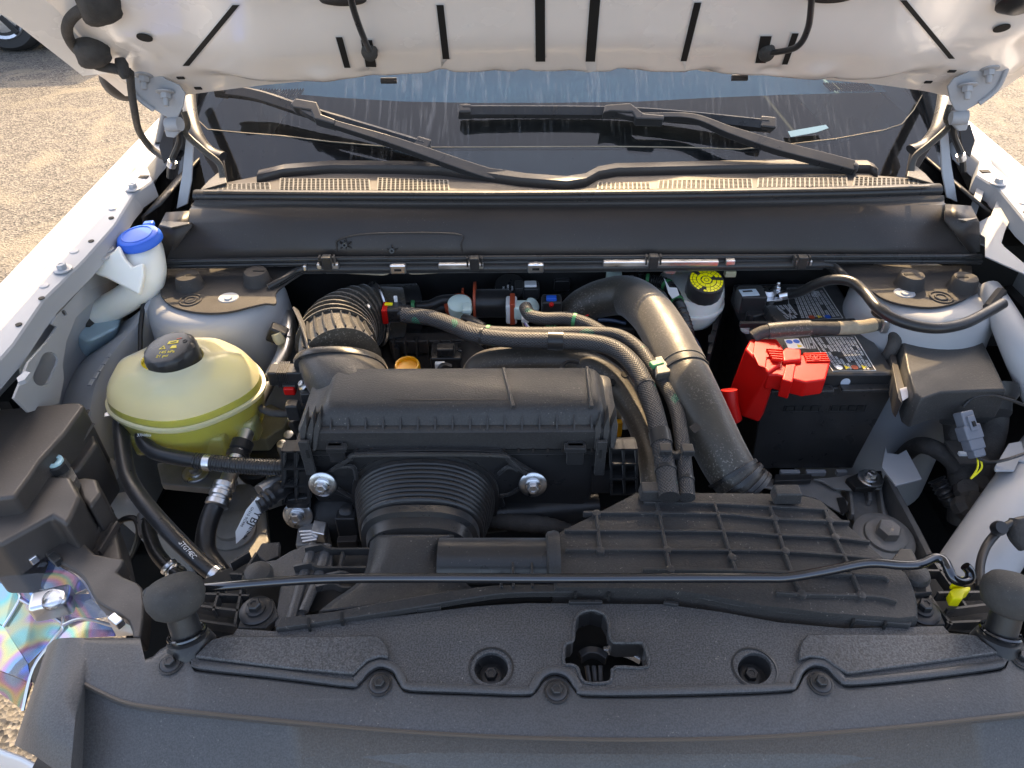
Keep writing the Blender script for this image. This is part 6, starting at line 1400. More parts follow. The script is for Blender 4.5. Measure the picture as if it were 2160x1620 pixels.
con('mint_plug', 'mint green round plug on a brick red collar above the harness', 970, 655, .99, [('red_collar', 'cyl', (968, 648, .975, .026, .010, (0, -.25, 1)), M_RUST), ('cap', 'cyl', (971, 655, .983, .021, .022, (0, -.25, 1)), M_MINT), ('cap_step', 'box', (985, 650, 1.004, (.016, .024, .008)), M_MINT), ('sleeve', 'tube', ([(980, 672, .995), (1000, 680, 1.0), (1020, 692, 1.0)], .009), M_RUB)])
con('turbo_actuator', 'black cylinder with brick red end flanges and a mint plug', 1050, 645, .98, [('barrel', 'cyl', (1003, 640, .975, .026, .065, (1, 0, 0)), M_BLK), ('red_flange', 'cyl', (1000, 638, .975, .038, .0045, (1, 0, 0)), M_RUST), ('red_tab', 'box', (977, 628, .985, (.004, .012, .035)), M_RUST), ('white_collar', 'box', (1079, 654, .98, (.020, .035, .040)), M_LBL), ('red_band', 'box', (1081, 652, .982, (.009, .038, .044)), M_RUST), ('mint_plug', 'box', (1099, 654, .985, (.026, .028, .028)), M_MINT), ('mint_elbow', 'cyl', (1110, 654, .978, .014, .022, (.6, -.2, .7)), M_MINT)])
con('vacuum_hose', 'glossy black vacuum hose entering the actuator', 920, 640, .98, [('tube', 'tube', ([(860, 648, .975), (905, 645, .98), (930, 635, .985), (965, 632, .985)], .010), M_BLK), ('green_band', 'cyl', (868, 646, .982, .011, .006, (1, .05, 0)), M_GREEN), ('lower_tube', 'tube', ([(880, 655, .97), (930, 650, .97), (970, 648, .97)], .012), M_DARK)])
dk = con('control_valve', 'black round control valve with white print and a plug with a white top', 1085, 608, .985, [('disc', 'cyl', (1076, 608, .985, .028, .010, (0, -.3, 1)), M_BLK), ('lobe', 'box', (1095, 606, .992, (.016, .03, .014)), M_BLK), ('plug', 'box', (1120, 612, .985, (.03, .03, .025)), M_BLK), ('white_top', 'box', (1119, 599, 1.0, (.022, .016, .005)), M_LBL), ('body', 'box', (1085, 622, .96, (.06, .05, .03)), M_DARK)])
for k, s_ in enumerate(('5A2B', '0HPC4DZ', 'A4 W1')):
    text(dk, s_, .0055, axes(at(1062+9*k, 608, .9965), (0, -1, 0), (1, 0, 0)), M_PRINT)
con('injector_plug', 'small black plug with blue and red locks behind the harness', 1163, 645, .985, [('shell', 'box', (1163, 648, .985, (.036, .03, .04)), M_BLK), ('blue_lock', 'box', (1163, 630, 1.006, (.018, .012, .008)), M_BLUE), ('red_dot', 'cyl', (1163, 644, 1.004, .004, .006, (0, -.6, .8)), M_RED), ('skirt', 'box', (1163, 660, .975, (.032, .028, .02)), M_DARK)])
con('dark_bracket', 'dark bracket lugs in the shadow under the conduit', 1180, 597, .97, [('lug', 'box', (1185, 598, .97, (.03, .02, .025)), M_BLK), ('arm', 'box', (1200, 620, .95, (.05, .012, .012), .4), M_BLKBOLT)])
con('white_relay', 'tiny white plug with coloured wires under the short harness', 1108, 672, .985, [('shell', 'box', (1108, 672, .985, (.014, .012, .012)), M_LBL), ('violet_wire', 'tube', ([(1106, 680, .98), (1112, 690, .975), (1120, 700, .97)], .0014), mat('violet_wire', (.35, .25, .5), .5)), ('tan_wire', 'tube', ([(1102, 680, .98), (1106, 692, .975), (1114, 700, .97)], .0014), M_TAN), ('white_wire', 'tube', ([(1109, 680, .98), (1116, 690, .975), (1124, 698, .97)], .0014), M_LBL)])
con('green_wire_plug', 'dark plug trailing green wires beneath the short harness', 1160, 690, .965, [('shell', 'box', (1160, 678, .965, (.028, .02, .02)), M_DARK)]+[('green_wire', 'tube', ([(1152+6*k, 686, .965), (1158+4*k, 694, .96), (1162+2*k, 704, .955)], .0013), M_GREEN) for k in range(4)])
con('red_wire_plug', 'dark plug with a bent red wire below the intake pipe', 1240, 672, .955, [('shell', 'box', (1243, 675, .95, (.03, .025, .03)), M_DARK), ('red_wire', 'tube', ([(1230, 675, .965), (1238, 665, .975), (1246, 662, .975)], .0025), M_RED)])
con('blue_hose_cover', 'blue-black plastic cover below the intake pipe', 1295, 680, .945, [('cover', 'box', (1290, 688, .945, (.08, .045, .025), -.1), M_DARK), ('blue_hose', 'tube', ([(1262, 675, .965), (1290, 676, .968), (1320, 682, .965)], .0035), mat('blue_hose', (.03, .06, .12), .3))])
con('mint_button', 'pale mint domed cap just behind the intake pipe crest', 1293, 584, 1.0, [('dome', 'cyl', (1294, 588, 1.0, .0145, .016, (0, -.3, 1)), M_MINT)])
con('purge_fitting', 'bright metal quick fitting at the end of the corrugated loom', 1335, 592, 1.0, [('fitting', 'cyl', (1322, 594, 1.0, .008, .026, (1, 0, .05)), M_ALU), ('ring', 'cyl', (1330, 593, 1.0, .011, .006, (1, 0, .05)), M_CHROME)])
con('orange_tag', 'orange and white labelled plug between the air box and the charge pipe', 1325, 895, .92, [('label', 'box', (1326, 890, .935, (.022, .012, .022), .15), M_LBL), ('orange_clip', 'box', (1305, 903, .925, (.010, .01, .03)), M_AMBER), ('foil_bundle', 'tube', ([(1275, 835, .93), (1300, 850, .935), (1318, 878, .925)], .011), M_TAN)])
cl_ = thing('corrugated_loom', 'corrugated black loom with a white paper tag beside the brake reservoir', 'loom', tuple(at(1440, 660, .98)))
P = spl(L([(1340, 590, 1.005), (1375, 591, 1.008), (1405, 600, 1.008), (1422, 622, 1.004), (1438, 660, .998), (1450, 700, .99), (1456, 745, .975)]), 26)
mb = MB(); mb.tube(P, lambda d_, t: .0102+.0014*math.sin(d_*1450), 14); mb.build('tube', M_RUB, cl_)
pl_ = P3(at(1405, 590, 1.03), at(1432, 625, 1.022), at(1410, 625, 1.02)); mb = MB(); mb.plate([(1400, 585), (1412, 606), (1428, 607), (1433, 622), (1418, 630), (1410, 618)], pl_, .0006); mb.build('paper_tag', M_LBL, cl_)
for k in range(3): hoop(cl_, P, 20+k*34, .0116, .003, .0004, M_GREEN, 'green_tape', 16)

# ---- brake fluid reservoir
br = thing('brake_reservoir', 'white brake fluid reservoir with a yellow printed black cap', 'reservoir', tuple(at(1475, 640, .96)))
top_o = smooth_px([(1388, 590), (1396, 575), (1450, 570), (1515, 578), (1528, 600), (1528, 624), (1500, 642), (1450, 642), (1405, 624)], 3)
q0 = on(top_o, 1.0); cc_ = sum(q0, V((0, 0, 0)))/len(q0)
def sc(P_, k, dz): return [V((cc_.x+(p.x-cc_.x)*k, cc_.y+(p.y-cc_.y)*k, p.z+dz)) for p in P_]
mb = MB(); mb.loft([sc(q0, .80, -.062), sc(q0, .92, -.050), sc(q0, .97, -.034), sc(q0, .98, -.031), sc(q0, 1.05, -.030), sc(q0, 1.05, -.025), sc(q0, .98, -.024), sc(q0, 1.0, -.01), sc(q0, .95, .004), sc(q0, .7, .008)]); mb.build('tank', M_WHITE, br, smooth=45)
c = at(1490, 592, 1.044); a_ = V((.02, -.25, 1)).normalized()
mb = MB(); mb.lathe([(.029, -.032), (.031, -.028), (.0315, -.004), (.0305, .0), (.028, .0015), (.002, .0015)], c, a_, 48, mod=lambda a, r_, h: 1+(.02 if math.cos(16*a) > .3 and h < -.005 else 0)); ck = mb.build('cap', M_BLK, br, smooth=35)
fm = frame(a_, (0, 1, 0))
def arcseg(r0, r1, a0, a1, n=6):
    return [c+a_*.0017+fm@V((r0*math.cos(lerp(a0, a1, k/n)), r0*math.sin(lerp(a0, a1, k/n)), 0)) for k in range(n+1)]+[c+a_*.0017+fm@V((r1*math.cos(lerp(a1, a0, k/n)), r1*math.sin(lerp(a1, a0, k/n)), 0)) for k in range(n+1)]
for r0, r1, nseg in ((.0105, .0165, 10), (.018, .0235, 18), (.0245, .028, 26)):
    for k in range(nseg):
        a0 = 2*math.pi*k/nseg
        if abs(((a0+.15) % (2*math.pi/3))) < .28: continue
        mb = MB(); mb.prism(arcseg(r0, r1, a0+.02, a0+2*math.pi/nseg-.03, 3), a_*.0004); mb.build('cap_print', M_YELLOW, ck)
mb = MB(); mb.lathe([(.0092, 0), (.0092, .0006)], c+a_*.0015, a_, 6); mb.build('cap_print', M_YELLOW, ck)
mb = MB(); mb.tube([c+a_*.0022+fm@V((.004*math.cos(a), .004*math.sin(a), 0)) for a in [k*math.pi/8 for k in range(16)]], .0005, 6, closed=True); mb.build('cap_emblem', M_INK, ck)
mb = MB(); mb.box(at(1540, 576, 1.03), (.02, .012, .012)); mb.build('level_lug', M_TANK, br, bevel=.002)
bs_ = thing('booster_bracket', 'dark slotted metal bracket standing behind the battery side', 'bracket', tuple(at(1515, 700, .9)))
plv = P3(at(1525, 640, .97), at(1500, 740, .95), at(1490, 740, .90))
mb = MB(); mb.plate([(1518, 650), (1526, 650), (1512, 700), (1500, 745), (1492, 745), (1500, 700)], .955, .05); mb.build('strip', M_BLKBOLT, bs_, bevel=.001)
for px, py in ((1508, 690), (1499, 715)):
    mb = MB(); mb.box(at(px, py, .957), (.008, .022, .003), Matrix.Rotation(-.25, 3, 'Z')); mb.build('slot_frame', M_COWL, bs_, bevel=.001)
mb = MB(); mb.tube(spl(L([(1455, 705, .96), (1472, 725, .955), (1484, 765, .95), (1482, 790, .94)]), 6), .0028, 8); mb.build('blue_cable', mat('blue_cable', (.02, .04, .09), .35), bs_)
# ================================================================== right side: battery, fuse box
bt = thing('battery', 'black car battery with white printed label and sunlit front edge', 'battery', (.42, 1.04, .77))
BX0, BX1, BY0, BY1, BZ = .322, .515, .910, 1.185, .980
def rr4(x0, x1, y0, y1, z): return rrect(x0, x1, y0, y1, z, .006, 4)
mb = MB(); mb.loft([rr4(BX0+.004, BX1-.004, BY0+.004, BY1, .765), rr4(BX0+.001, BX1-.001, BY0+.002, BY1, .945)]); mb.build('case', M_DARK, bt, bevel=.001)
mb = MB(); mb.loft([rr4(BX0, BX1, BY0, BY1, .945), rr4(BX0, BX1, BY0, BY1, BZ-.003), rr4(BX0+.003, BX1-.003, BY0+.003, BY1-.003, BZ)]); tp = mb.build('top', M_BLK, bt, smooth=40)
mb = MB(); mb.box((BX0+.03, BY0+.02, BZ-.012), (.06, .05, .025)); mb.build('post_recess', M_DARK, bt)
# wrap-around cover in front
YC = BY0-.006
mb = MB(); mb.prism([V((BX0-.012, YC, .955)), V((BX1+.006, YC, .958)), V((BX1+.002, YC, .940)), V((BX1-.014, YC+.0, .775)), V((BX0+.004, YC, .775)), V((BX0-.01, YC, .93))], V((0, .005, 0))); fc = mb.build('front_cover', M_BLK, bt, bevel=.002)
mb = MB(); mb.box(((BX0+BX1)/2-.05, YC-.003, .9575), (.10, .016, .005)); mb.build('cover_lip', M_BLK, bt, bevel=.002)
mb = MB(); mb.box((BX1-.04, YC-.003, .9585), (.09, .016, .005)); mb.build('cover_lip', M_BLK, bt, bevel=.002)
for x0 in (BX0+.038, BX0+.112):
    for k in range(4):
        mb = MB(); mb.box((x0+.0135*k, YC-.0008, .915), (.0105, .002, .010)); mb.build('handle_slot', M_VOID, fc)
    mb = MB(); mb.tube([V((x0-.008, YC-.001, .921)), V((x0-.008, YC-.001, .908)), V((x0+.049, YC-.001, .908)), V((x0+.049, YC-.001, .921))], .0009, 6); mb.build('slot_rim', M_BLK, fc)
mb = MB(); mb.lathe([(.0075, 0), (.0075, .0008)], at(1783, 806, Yp(BY0)), (0, -1, 0), 22); mb.build('indicator', mat('battery_eye', (.45, .50, .58), .3), bt)
for k in range(4):
    x0 = BX0+.0+.045*k; mb = MB(); mb.box((x0+.025, BY0-.012, .770), (.034 if k in (1, 2) else .018, .008, .010)); mb.build('tray_tab', M_INNER if k else M_COWL, bt, bevel=.001)
# printed label
LZ = BZ+.0005
def quad(a, b_, c_, d_): 
    return lambda u, v: lerp(lerp(V(a+(0,)), V(b_+(0,)), u), lerp(V(d_+(0,)), V(c_+(0,)), u), v)
def label_block(Q, cols, rows, seed, pl=LZ, m=M_PRINT, fill=.72):
    rnd = random.Random(seed); mb = MB()
    def pt(u, v): q = Q(u, v); return at(q.x, q.y, pl)
    for i in range(cols):
        u0, u1 = (i+.12)/cols, (i+.88)/cols
        v = 0
        while v < .96:
            ln = rnd.uniform(.05, .22)
            if rnd.random() < fill:
                v1 = min(v+ln, 1); nl = 2
                for k in range(nl):
                    ua, ub = lerp(u0, u1, (k+.1)/nl), lerp(u0, u1, (k+.72)/nl)
                    # dashes of words
                    vv = v
                    while vv < v1:
                        w_ = rnd.uniform(.008, .03); 
                        mb.prism([pt(ua, vv), pt(ub, vv), pt(ub, min(vv+w_, v1)), pt(ua, min(vv+w_, v1))], V((0, 0, .0002))); vv += w_+.007
            v += ln+.02
    return mb
Qa = quad((1655, 612), (1737, 607), (1777, 671), (1668, 676))
mbx = label_block(quad((1672, 622), (1735, 612), (1774, 668), (1690, 672)), 9, 1, 3, fill=.9); mbx.build('label_print', M_PRINT, tp, smooth=0)
mbx = label_block(quad((1622, 646), (1668, 642), (1690, 672), (1660, 673)), 5, 1, 5, fill=.8); mbx.build('label_print', M_PRINT, tp, smooth=0)
mbx = label_block(quad((1716, 712), (1800, 711), (1843, 779), (1764, 780)), 11, 1, 9, fill=.85); mbx.build('label_print', M_PRINT, tp, smooth=0)
mbx = label_block(quad((1690, 714), (1714, 712), (1722, 735), (1698, 736)), 5, 1, 12, fill=.95); mbx.build('label_print', M_PRINT, tp, smooth=0)
for lp in ([(1710, 710), (1803, 709), (1847, 781), (1757, 783)], [(1660, 608), (1736, 606), (1778, 671), (1668, 676)]):
    mb = MB(); q = on(lp, LZ+.0003); mb.tube(q, .0008, 6, closed=True); mb.build('label_border', M_PRINT, tp)
for px, py, m_ in ((1770, 775, M_LBL), (1786, 775, M_YPRINT), (1803, 775, M_RUST), (1822, 774, M_YPRINT)):
    mb = MB(); c = at(px, py, LZ+.0004); mb.lathe([(.0055, 0), (.0055, .0004)], c, (0, 0, 1), 3 if m_ is M_YPRINT else 20); mb.build('warning_symbol', m_, tp)
for px, py, m_ in ((1712, 669, M_RUST), (1728, 668, M_YPRINT), (1746, 668, M_BLUE)):
    mb = MB(); mb.lathe([(.0055, 0), (.0055, .0004)], at(px, py, LZ+.0004), (0, 0, 1), 3 if m_ is M_YPRINT else 20); mb.build('warning_symbol', m_, tp)
mb = MB(); mb.plate([(1654, 716), (1684, 714), (1698, 734), (1664, 736)], LZ+.0004, .0004); st_ = mb.build('sticker', M_LBL, tp)
for px, py, m_ in ((1665, 721), (1680, 720)) and ((1665, 721, M_BLUE), (1680, 720, M_BLUE), (1686, 730, M_YPRINT)):
    mb = MB(); mb.lathe([(.0055, 0), (.0055, .0003)], at(px, py, LZ+.0006), (0, 0, 1), 3 if m_ is M_YPRINT else 18); mb.build('sticker_symbol', m_, st_)
mb = MB()
for k in range(7): mb.tube([at(1720+4.5*math.cos(k*.9), 620+3*math.sin(k*.9), LZ+.0004)+V((.004*math.cos(a), .005*math.sin(a), 0)) for a in [j*math.pi/5 for j in range(10)]], .0004, 4, closed=True)
mb.build('emblem_print', M_PRINT, tp)
# hold-down strap, bolt and side brace
hd = thing('battery_hold_down', 'black strap and stud clamping the battery across its top', 'strap', tuple(at(1700, 680, .99)))
mb = MB(); mb.bar(L([(1560, 686, .985), (1700, 684, .988), (1835, 678, .99)]), .010, .006); mb.build('strap', M_BLK, hd, bevel=.001)
mb = MB(); mb.bar(L([(1620, 655, .985), (1648, 690, .987)]), .03, .012); mb.build('strap_bridge', M_BLK, hd, bevel=.003)
mb = MB(); mb.lathe([(.013, 0), (.013, .004), (.009, .005), (.009, .011), (.0045, .012), (.0045, .030), (.0035, .031)], at(1577, 696, .96), (0, 0, 1), 12); mb.build('stud', M_LBL, hd)
mb = MB(); mb.lathe([(.0047, .012), (.0047, .032)], at(1577, 696, .96), (0, 0, 1), 12); mb.build('stud_thread', M_BLKBOLT, hd)
# negative terminal, sensor box and earth cable
ng = thing('negative_terminal', 'bright metal battery clamp with a small black sensor box', 'terminal', tuple(at(1640, 625, .99)))
mb = MB(); mb.box(at(1583, 632, 1.0), (.045, .04, .035)); sb = mb.build('sensor_box', M_BLK, ng, bevel=.003)
mb = MB(); mb.plate([(1558, 611), (1594, 609), (1603, 622), (1566, 624)], 1.0192, .001); lb = mb.build('sensor_label', mat('blue_white_label', (.50, .60, .68), .5), sb)
mb = MB(); mb.plate([(1566, 613), (1586, 612), (1588, 615), (1568, 616)], 1.0197, .0004); mb.build('label_print', M_INK, lb)
mb = MB(); mb.box(at(1620, 633, 1.0), (.05, .010, .004), Matrix.Rotation(.15, 3, 'Z')); mb.build('bar', M_CHROME, ng, bevel=.001)
mb = MB(); mb.lathe([(.016, -.012), (.016, .006), (.011, .012), (.004, .013)], at(1617, 622, 1.0), (0, 0, 1), 20); mb.build('clamp', M_ZINC, ng)
bolt(ng, at(1639, 612, 1.006), (0, 0, 1), .0062, M_ZINC, 'stud')
mb = MB(); mb.tube(L([(1642, 625, 1.0), (1656, 622, 1.003), (1668, 620, 1.004)]), .0085, 14); mb.build('cable_lug', M_CHROME, ng)
mb = MB(); mb.plate([(1575, 650), (1600, 645), (1620, 648), (1618, 660), (1590, 668), (1575, 662)], .99, .02); mb.build('cable_boot', M_RUB, ng, bevel=.004)
ec = thing('earth_cable', 'black earth cable arching from the battery over the strut tower', 'cable', tuple(at(1760, 590, 1.06)))
P = spl(L([(1666, 621, 1.005), (1690, 615, 1.02), (1720, 600, 1.045), (1755, 590, 1.065), (1795, 594, 1.075), (1825, 618, 1.072), (1850, 648, 1.072), (1885, 672, 1.07), (1935, 688, 1.068), (1985, 692, 1.068), (2035, 682, 1.07), (2080, 660, 1.075), (2115, 640, 1.078)]), 8)
mb = MB(); mb.tube(P, .0085, 16); mb.build('jacket', M_RUB, ec, smooth=70)
mb = MB(); mb.tube(L([(2085, 650, 1.05), (2112, 615, 1.065)]), .009, 8); mb.build('end_sleeve', M_MATT, ec)
mb = MB(); mb.lathe([(.014, -.004), (.014, .004), (.006, .007)], at(1858, 657, 1.05), (0, -.2, 1), 18); mb.build('grommet', M_RUB, ec)
# positive cable bundle
pcb = thing('positive_cable', 'taped black positive cable bundle crossing the battery top', 'cable', tuple(at(1750, 695, 1.01)))
P = spl(L([(1588, 712, 1.005), (1605, 702, 1.012), (1630, 697, 1.016), (1700, 692, 1.018), (1760, 692, 1.018), (1815, 690, 1.018), (1855, 684, 1.016), (1880, 692, 1.01), (1888, 715, 1.0), (1880, 740, .985), (1862, 765, .96)]), 8)
mb = MB(); mb.tube(P, .0105, 18); mb.build('bundle', M_TAPE, pcb, smooth=70)
mb = MB(); mb.tube(P[14:26], .0128, 18); mb.build('sleeve', M_DUSTY, pcb)
mb = MB(); mb.tube(P[33:46], .0113, 18); mb.build('sunlit_tape_wrap', M_TAN, pcb)  # tan colour stands in for sun on this stretch of tape
mb = MB(); q = at(1862, 680, 1.02); mb.box(q, (.012, .03, .026)); mb.build('metal_clip', M_CHROME, pcb, bevel=.003)
mb = MB(); mb.tube(spl(L([(1870, 690, 1.0), (1895, 720, .985), (1885, 760, .965), (1860, 790, .94)]), 6), .013, 14); mb.build('down_branch', M_TAPE, pcb)
# red terminal cover
rc2 = thing('terminal_cover', 'bright red plastic cover over the positive battery terminal', 'terminal cover', tuple(at(1640, 770, .98)))
mb = MB(); mb.loft([on([(1528, 850), (1570, 720+70), (1640, 800), (1625, 850), (1600, 892), (1565, 880)], .90), on([(1572, 735), (1583, 714), (1638, 713), (1652, 732), (1648, 768), (1622, 786), (1600, 792), (1580, 775)], 1.005)]); mb.build('tower', M_RED, rc2, bevel=.004, seg=3)
mb = MB(); mb.plate([(1592, 720), (1634, 719), (1644, 735), (1641, 748), (1618, 754), (1615, 776), (1600, 770), (1588, 745)], 1.0075, .004); mb.build('raised_rim', M_RED, rc2, bevel=.0015)
mb = MB(); mb.plate([(1636, 752), (1690, 748), (1745, 746), (1752, 762), (1742, 800), (1700, 806), (1640, 790), (1620, 790), (1618, 768)], 1.0, .030); mb.build('wing', M_RED, rc2, bevel=.003, seg=3)
mb = MB(); mb.plate([(1650, 740), (1658, 732), (1690, 736), (1692, 758), (1652, 762)], 1.007, .012); mb.build('hinge', M_RED, rc2, bevel=.003)
for k in range(5):
    mb = MB(); mb.bar([at(1616+k*3.0, 738+k*5, 1.009), at(1650, 740+k*5, 1.009)], .002, .003); mb.build('fin', M_RED, rc2)
    mb = MB(); mb.bar([at(1694+k*1.5, 748+k*4, 1.0), at(1742+k*2, 747+k*4, 1.0)], .002, .003); mb.build('fin', M_RED, rc2)
mb = MB(); c = at(1719, 754, 1.0032); mb.tube([c+V((.008*math.cos(a), .007*math.sin(a), 0)) for a in [k*math.pi/10 for k in range(20)]], .0009, 6, closed=True)
mb.box(c, (.009, .0018, .0018)); mb.box(c, (.0018, .009, .0018)); mb.build('plus_mark', M_RED, rc2)
mb = MB(); mb.plate([(1658, 766), (1680, 766), (1672, 806), (1650, 800)], 1.002, .034); mb.build('latch_tongue', M_RED, rc2, bevel=.002)
mb = MB(); mb.tube(spl(L([(1538, 822, .95), (1540, 850, .93), (1548, 885, .90)]), 5), .013, 16); mb.build('side_boot', M_RED, rc2)
mb = MB(); mb.lathe([(.003, -.01), (.003, .002), (.002, .003)], at(1648, 790, .985), (0, -.5, .8), 12); mb.build('brass_post', mat('brass', (.75, .55, .2), .3, metal=1), rc2)

# ---- fuse box and looms
fb = thing('fuse_box', 'black fuse box lid with a sunlit patch in front of the strut tower', 'fuse box', tuple(at(2010, 800, .93)))
top_ = on([(1902, 716), (1925, 709), (1990, 710), (2072, 713), (2098, 765), (2125, 822), (2060, 824), (1985, 828), (1945, 842), (1928, 830), (1912, 775)], 1.0)
cc_ = sum(top_, V((0, 0, 0)))/len(top_)
mb = MB(); mb.loft([sc(top_, 1.04, -.055), sc(top_, 1.04, -.03), sc(top_, 1.0, -.004), sc(top_, .975, 0)]); mb.build('lid', M_GRAIN, fb, bevel=.003)
for k, (px, py, w_) in enumerate(((1900, 722, 30), (1997, 706, 30), (2085, 716, 40))):
    mb = MB(); mb.box(at(px, py, .985), (.03, .012, .02)); mb.build('lid_catch', M_BLK, fb, bevel=.002)
for px, py in ((2020, 842), (2096, 838)):
    mb = MB(); mb.loft([sect(at(px, py+d, .97-e), hw, hh, V((1, 0, 0)), V((0, -.3, .95)), 20) for d, e, hw, hh in ((-12, 0, .036, .03), (4, .01, .036, .03), (14, .015, .030, .025), (16, .018, .026, .022), (40, .035, .026, .022))]); mb.build('cable_exit', M_BLK, fb, smooth=40)
mb = MB(); mb.plate([(1875, 735), (1885, 735), (1912, 830), (1902, 850), (1895, 840)], .985, .03); mb.build('side_label_strip', M_COWL, fb, bevel=.001)
mb = MB(); mb.plate([(1898, 820), (1914, 815), (1916, 838), (1904, 845)], .9865, .001); mb.build('label', mat('grey_label', (.4, .42, .5), .5), fb)
lo = thing('fuse_loom', 'thick taped black looms dropping from the fuse box into the dark well', 'loom', tuple(at(2040, 1000, .8)))
mb = MB(); mb.tube(spl(L([(2016, 850, .94), (2022, 900, .90), (2028, 960, .87), (2032, 1030, .83), (2030, 1100, .78)]), 8), .022, 18); mb.build('loom_branch', M_TAPE, lo)
mb = MB(); mb.tube(spl(L([(2098, 850, .94), (2094, 905, .90), (2078, 960, .87), (2055, 1020, .84), (2040, 1080, .79)]), 8), .021, 18); mb.build('loom_branch', M_TAPE, lo)
mb = MB(); mb.tube(spl(L([(1880, 990, .74), (1925, 945, .82), (1960, 942, .87), (2000, 965, .87), (2020, 990, .86)]), 8), .014, 14); mb.build('loom_branch', M_TAPE, lo)
mb = MB(); mb.tube(spl(L([(1975, 1010, .84), (1990, 1035, .83), (2008, 1060, .81)]), 16), lambda d_, t: .012+.0022*math.sin(d_*1000), 14); mb.build('corrugated_tube', M_RUB, lo)
for k, (px, py) in enumerate(((2040, 1035), (2058, 1020), (2050, 1060), (2035, 1070))):
    mb = MB(); mb.lathe([(.016, -.012), (.02, 0), (.015, .012)], at(px, py, .85), (.3*k-.4, -.3, 1), 8); mb.build('tape_wad', M_TAPE, lo)
mb = MB(); mb.box(at(2032, 957, .90), (.014, .006, .005)); mb.build('tie_tail', M_LBL, lo)
mb = MB(); mb.box(at(2040, 955, .895), (.048, .05, .004)); mb.build('tie_band', M_TAPE, lo)
gc = thing('grey_connector', 'slate grey inline connector with a yellow wire below the fuse box', 'connector', tuple(at(2045, 910, .95)))
A_, B_ = at(2030, 868, .975), at(2062, 965, .93); dr = (B_-A_).normalized(); M3 = axes(A_, dr, V((1, .3, 0))).to_3x3()
M_SLATE = mat('slate_plastic', (.15, .165, .20), .45, var=.1)
for t0, t1, w_, h_ in ((0, .34, .022, .018), (.30, .62, .030, .02), (.60, .84, .026, .018), (.82, 1.0, .020, .016)):
    mb = MB(); mb.box(A_.lerp(B_, (t0+t1)/2), ((B_-A_).length*(t1-t0), w_, h_), M3); mb.build('shell', M_SLATE, gc, bevel=.0025)
mb = MB(); mb.box(A_.lerp(B_, .28)+M3@V((0, 0, .010)), (.022, .012, .006), M3); mb.build('latch', M_SLATE, gc, bevel=.001)
mb = MB(); mb.box(A_.lerp(B_, .30)+M3@V((0, 0, .0135)), (.008, .005, .002), M3); mb.build('latch_window', M_VOID, gc)
for k in range(2):
    mb = MB(); mb.tube(spl([B_+V((.003*k, 0, 0)), B_+V((-.002+.006*k, -.012, -.01)), B_+V((-.012, -.022, -.022))], 5), .0014, 6); mb.build('yellow_wire', M_YELLOW, gc)
tw = thing('thin_wire', 'thin black wire looping past the fuse box to the fender', 'wire', tuple(at(2100, 830, 1.0)))
mb = MB(); mb.tube(spl(L([(2032, 858, .975), (2050, 842, .985), (2085, 834, .99), (2125, 842, .99), (2180, 862, .98)]), 8), .0024, 8); mb.build('wire', M_RUB, tw)
mb = MB(); mb.tube(spl(L([(2062, 966, .93), (2085, 974, .93), (2120, 970, .94), (2180, 950, .95)]), 8), .0024, 8); mb.build('wire', M_RUB, tw)
fw_ = thing('front_wire', 'black wire clipped along the white front rail', 'wire', tuple(at(2080, 1150, .93)))
mb = MB(); mb.tube(spl(L([(2068, 1240, .93), (2068, 1190, .935), (2082, 1150, .94), (2110, 1118, .945), (2145, 1100, .95), (2200, 1090, .95)]), 8), .0055, 10); mb.build('wire', M_RUB, fw_)
mb = MB(); mb.lathe([(.009, -.006), (.010, 0), (.008, .006)], at(2108, 1114, .955), (0, -.5, .8), 18); mb.build('rail_clip', M_RUB, fw_)
mb = MB(); mb.tube(spl(L([(2150, 1100, .95), (2145, 1125, .94), (2165, 1150, .93)]), 6), .012, 12); mb.build('branch', M_TAPE, fw_)
# ---- battery tray foot, gearbox mount
bt_ = thing('battery_tray_foot', 'dark steel tray foot with a zinc bolt in front of the battery', 'bracket', tuple(at(1790, 1020, .78)))
mb = MB(); mb.plate([(1715, 1010), (1770, 1005), (1800, 1000), (1850, 1000), (1866, 1010), (1860, 1030), (1810, 1035), (1760, 1030), (1735, 1015)], .80, .004); mb.build('plate', M_GREYSTEEL, bt_, bevel=.001)
mb = MB(); mb.plate([(1635, 1000), (1712, 1000), (1712, 1012), (1633, 1015)], .805, .01); mb.build('lip', M_BLKBOLT, bt_, bevel=.001)
mb = MB(); mb.plate([(1785, 1008), (1815, 995), (1860, 992), (1864, 1012), (1845, 1028), (1805, 1030)], .81, .012); mb.build('rubber_pad', M_DARK, bt_, bevel=.002)
bolt(bt_, at(1835, 1010, .811), (0, 0, 1), .0085, M_ZINC, 'washer')
gm = thing('gearbox_mount', 'dull grey gearbox mount casting with a large hex bolt', 'mount', tuple(at(1840, 1090, .74)))
mb = MB(); mb.loft([on([(1770, 1030), (1860, 1028), (1880, 1085), (1960, 1190), (1850, 1200), (1790, 1110)], .70), on([(1785, 1035), (1855, 1032), (1872, 1085), (1930, 1160), (1850, 1180), (1800, 1100)], .775)]); mb.build('casting', M_GREYSTEEL, gm, bevel=.006, seg=3)
for a, c in (((1790, 1035), (1795, 1095)), ((1828, 1035), (1832, 1065)), ((1852, 1035), (1860, 1095))):
    mb = MB(); mb.bar(L([(a[0], a[1], .778), (c[0], c[1], .778)]), .008, .012); mb.build('casting_rib', M_GREYSTEEL, gm, bevel=.002)
mb = MB(); mb.lathe([(.046, 0), (.046, .006), (.040, .010), (.032, .011), (.031, .016), (.026, .018), (.017, .018)], at(1862, 1138, .79), (0, -.1, 1), 36); ws_ = mb.build('washer', M_GREYSTEEL, gm, smooth=40)
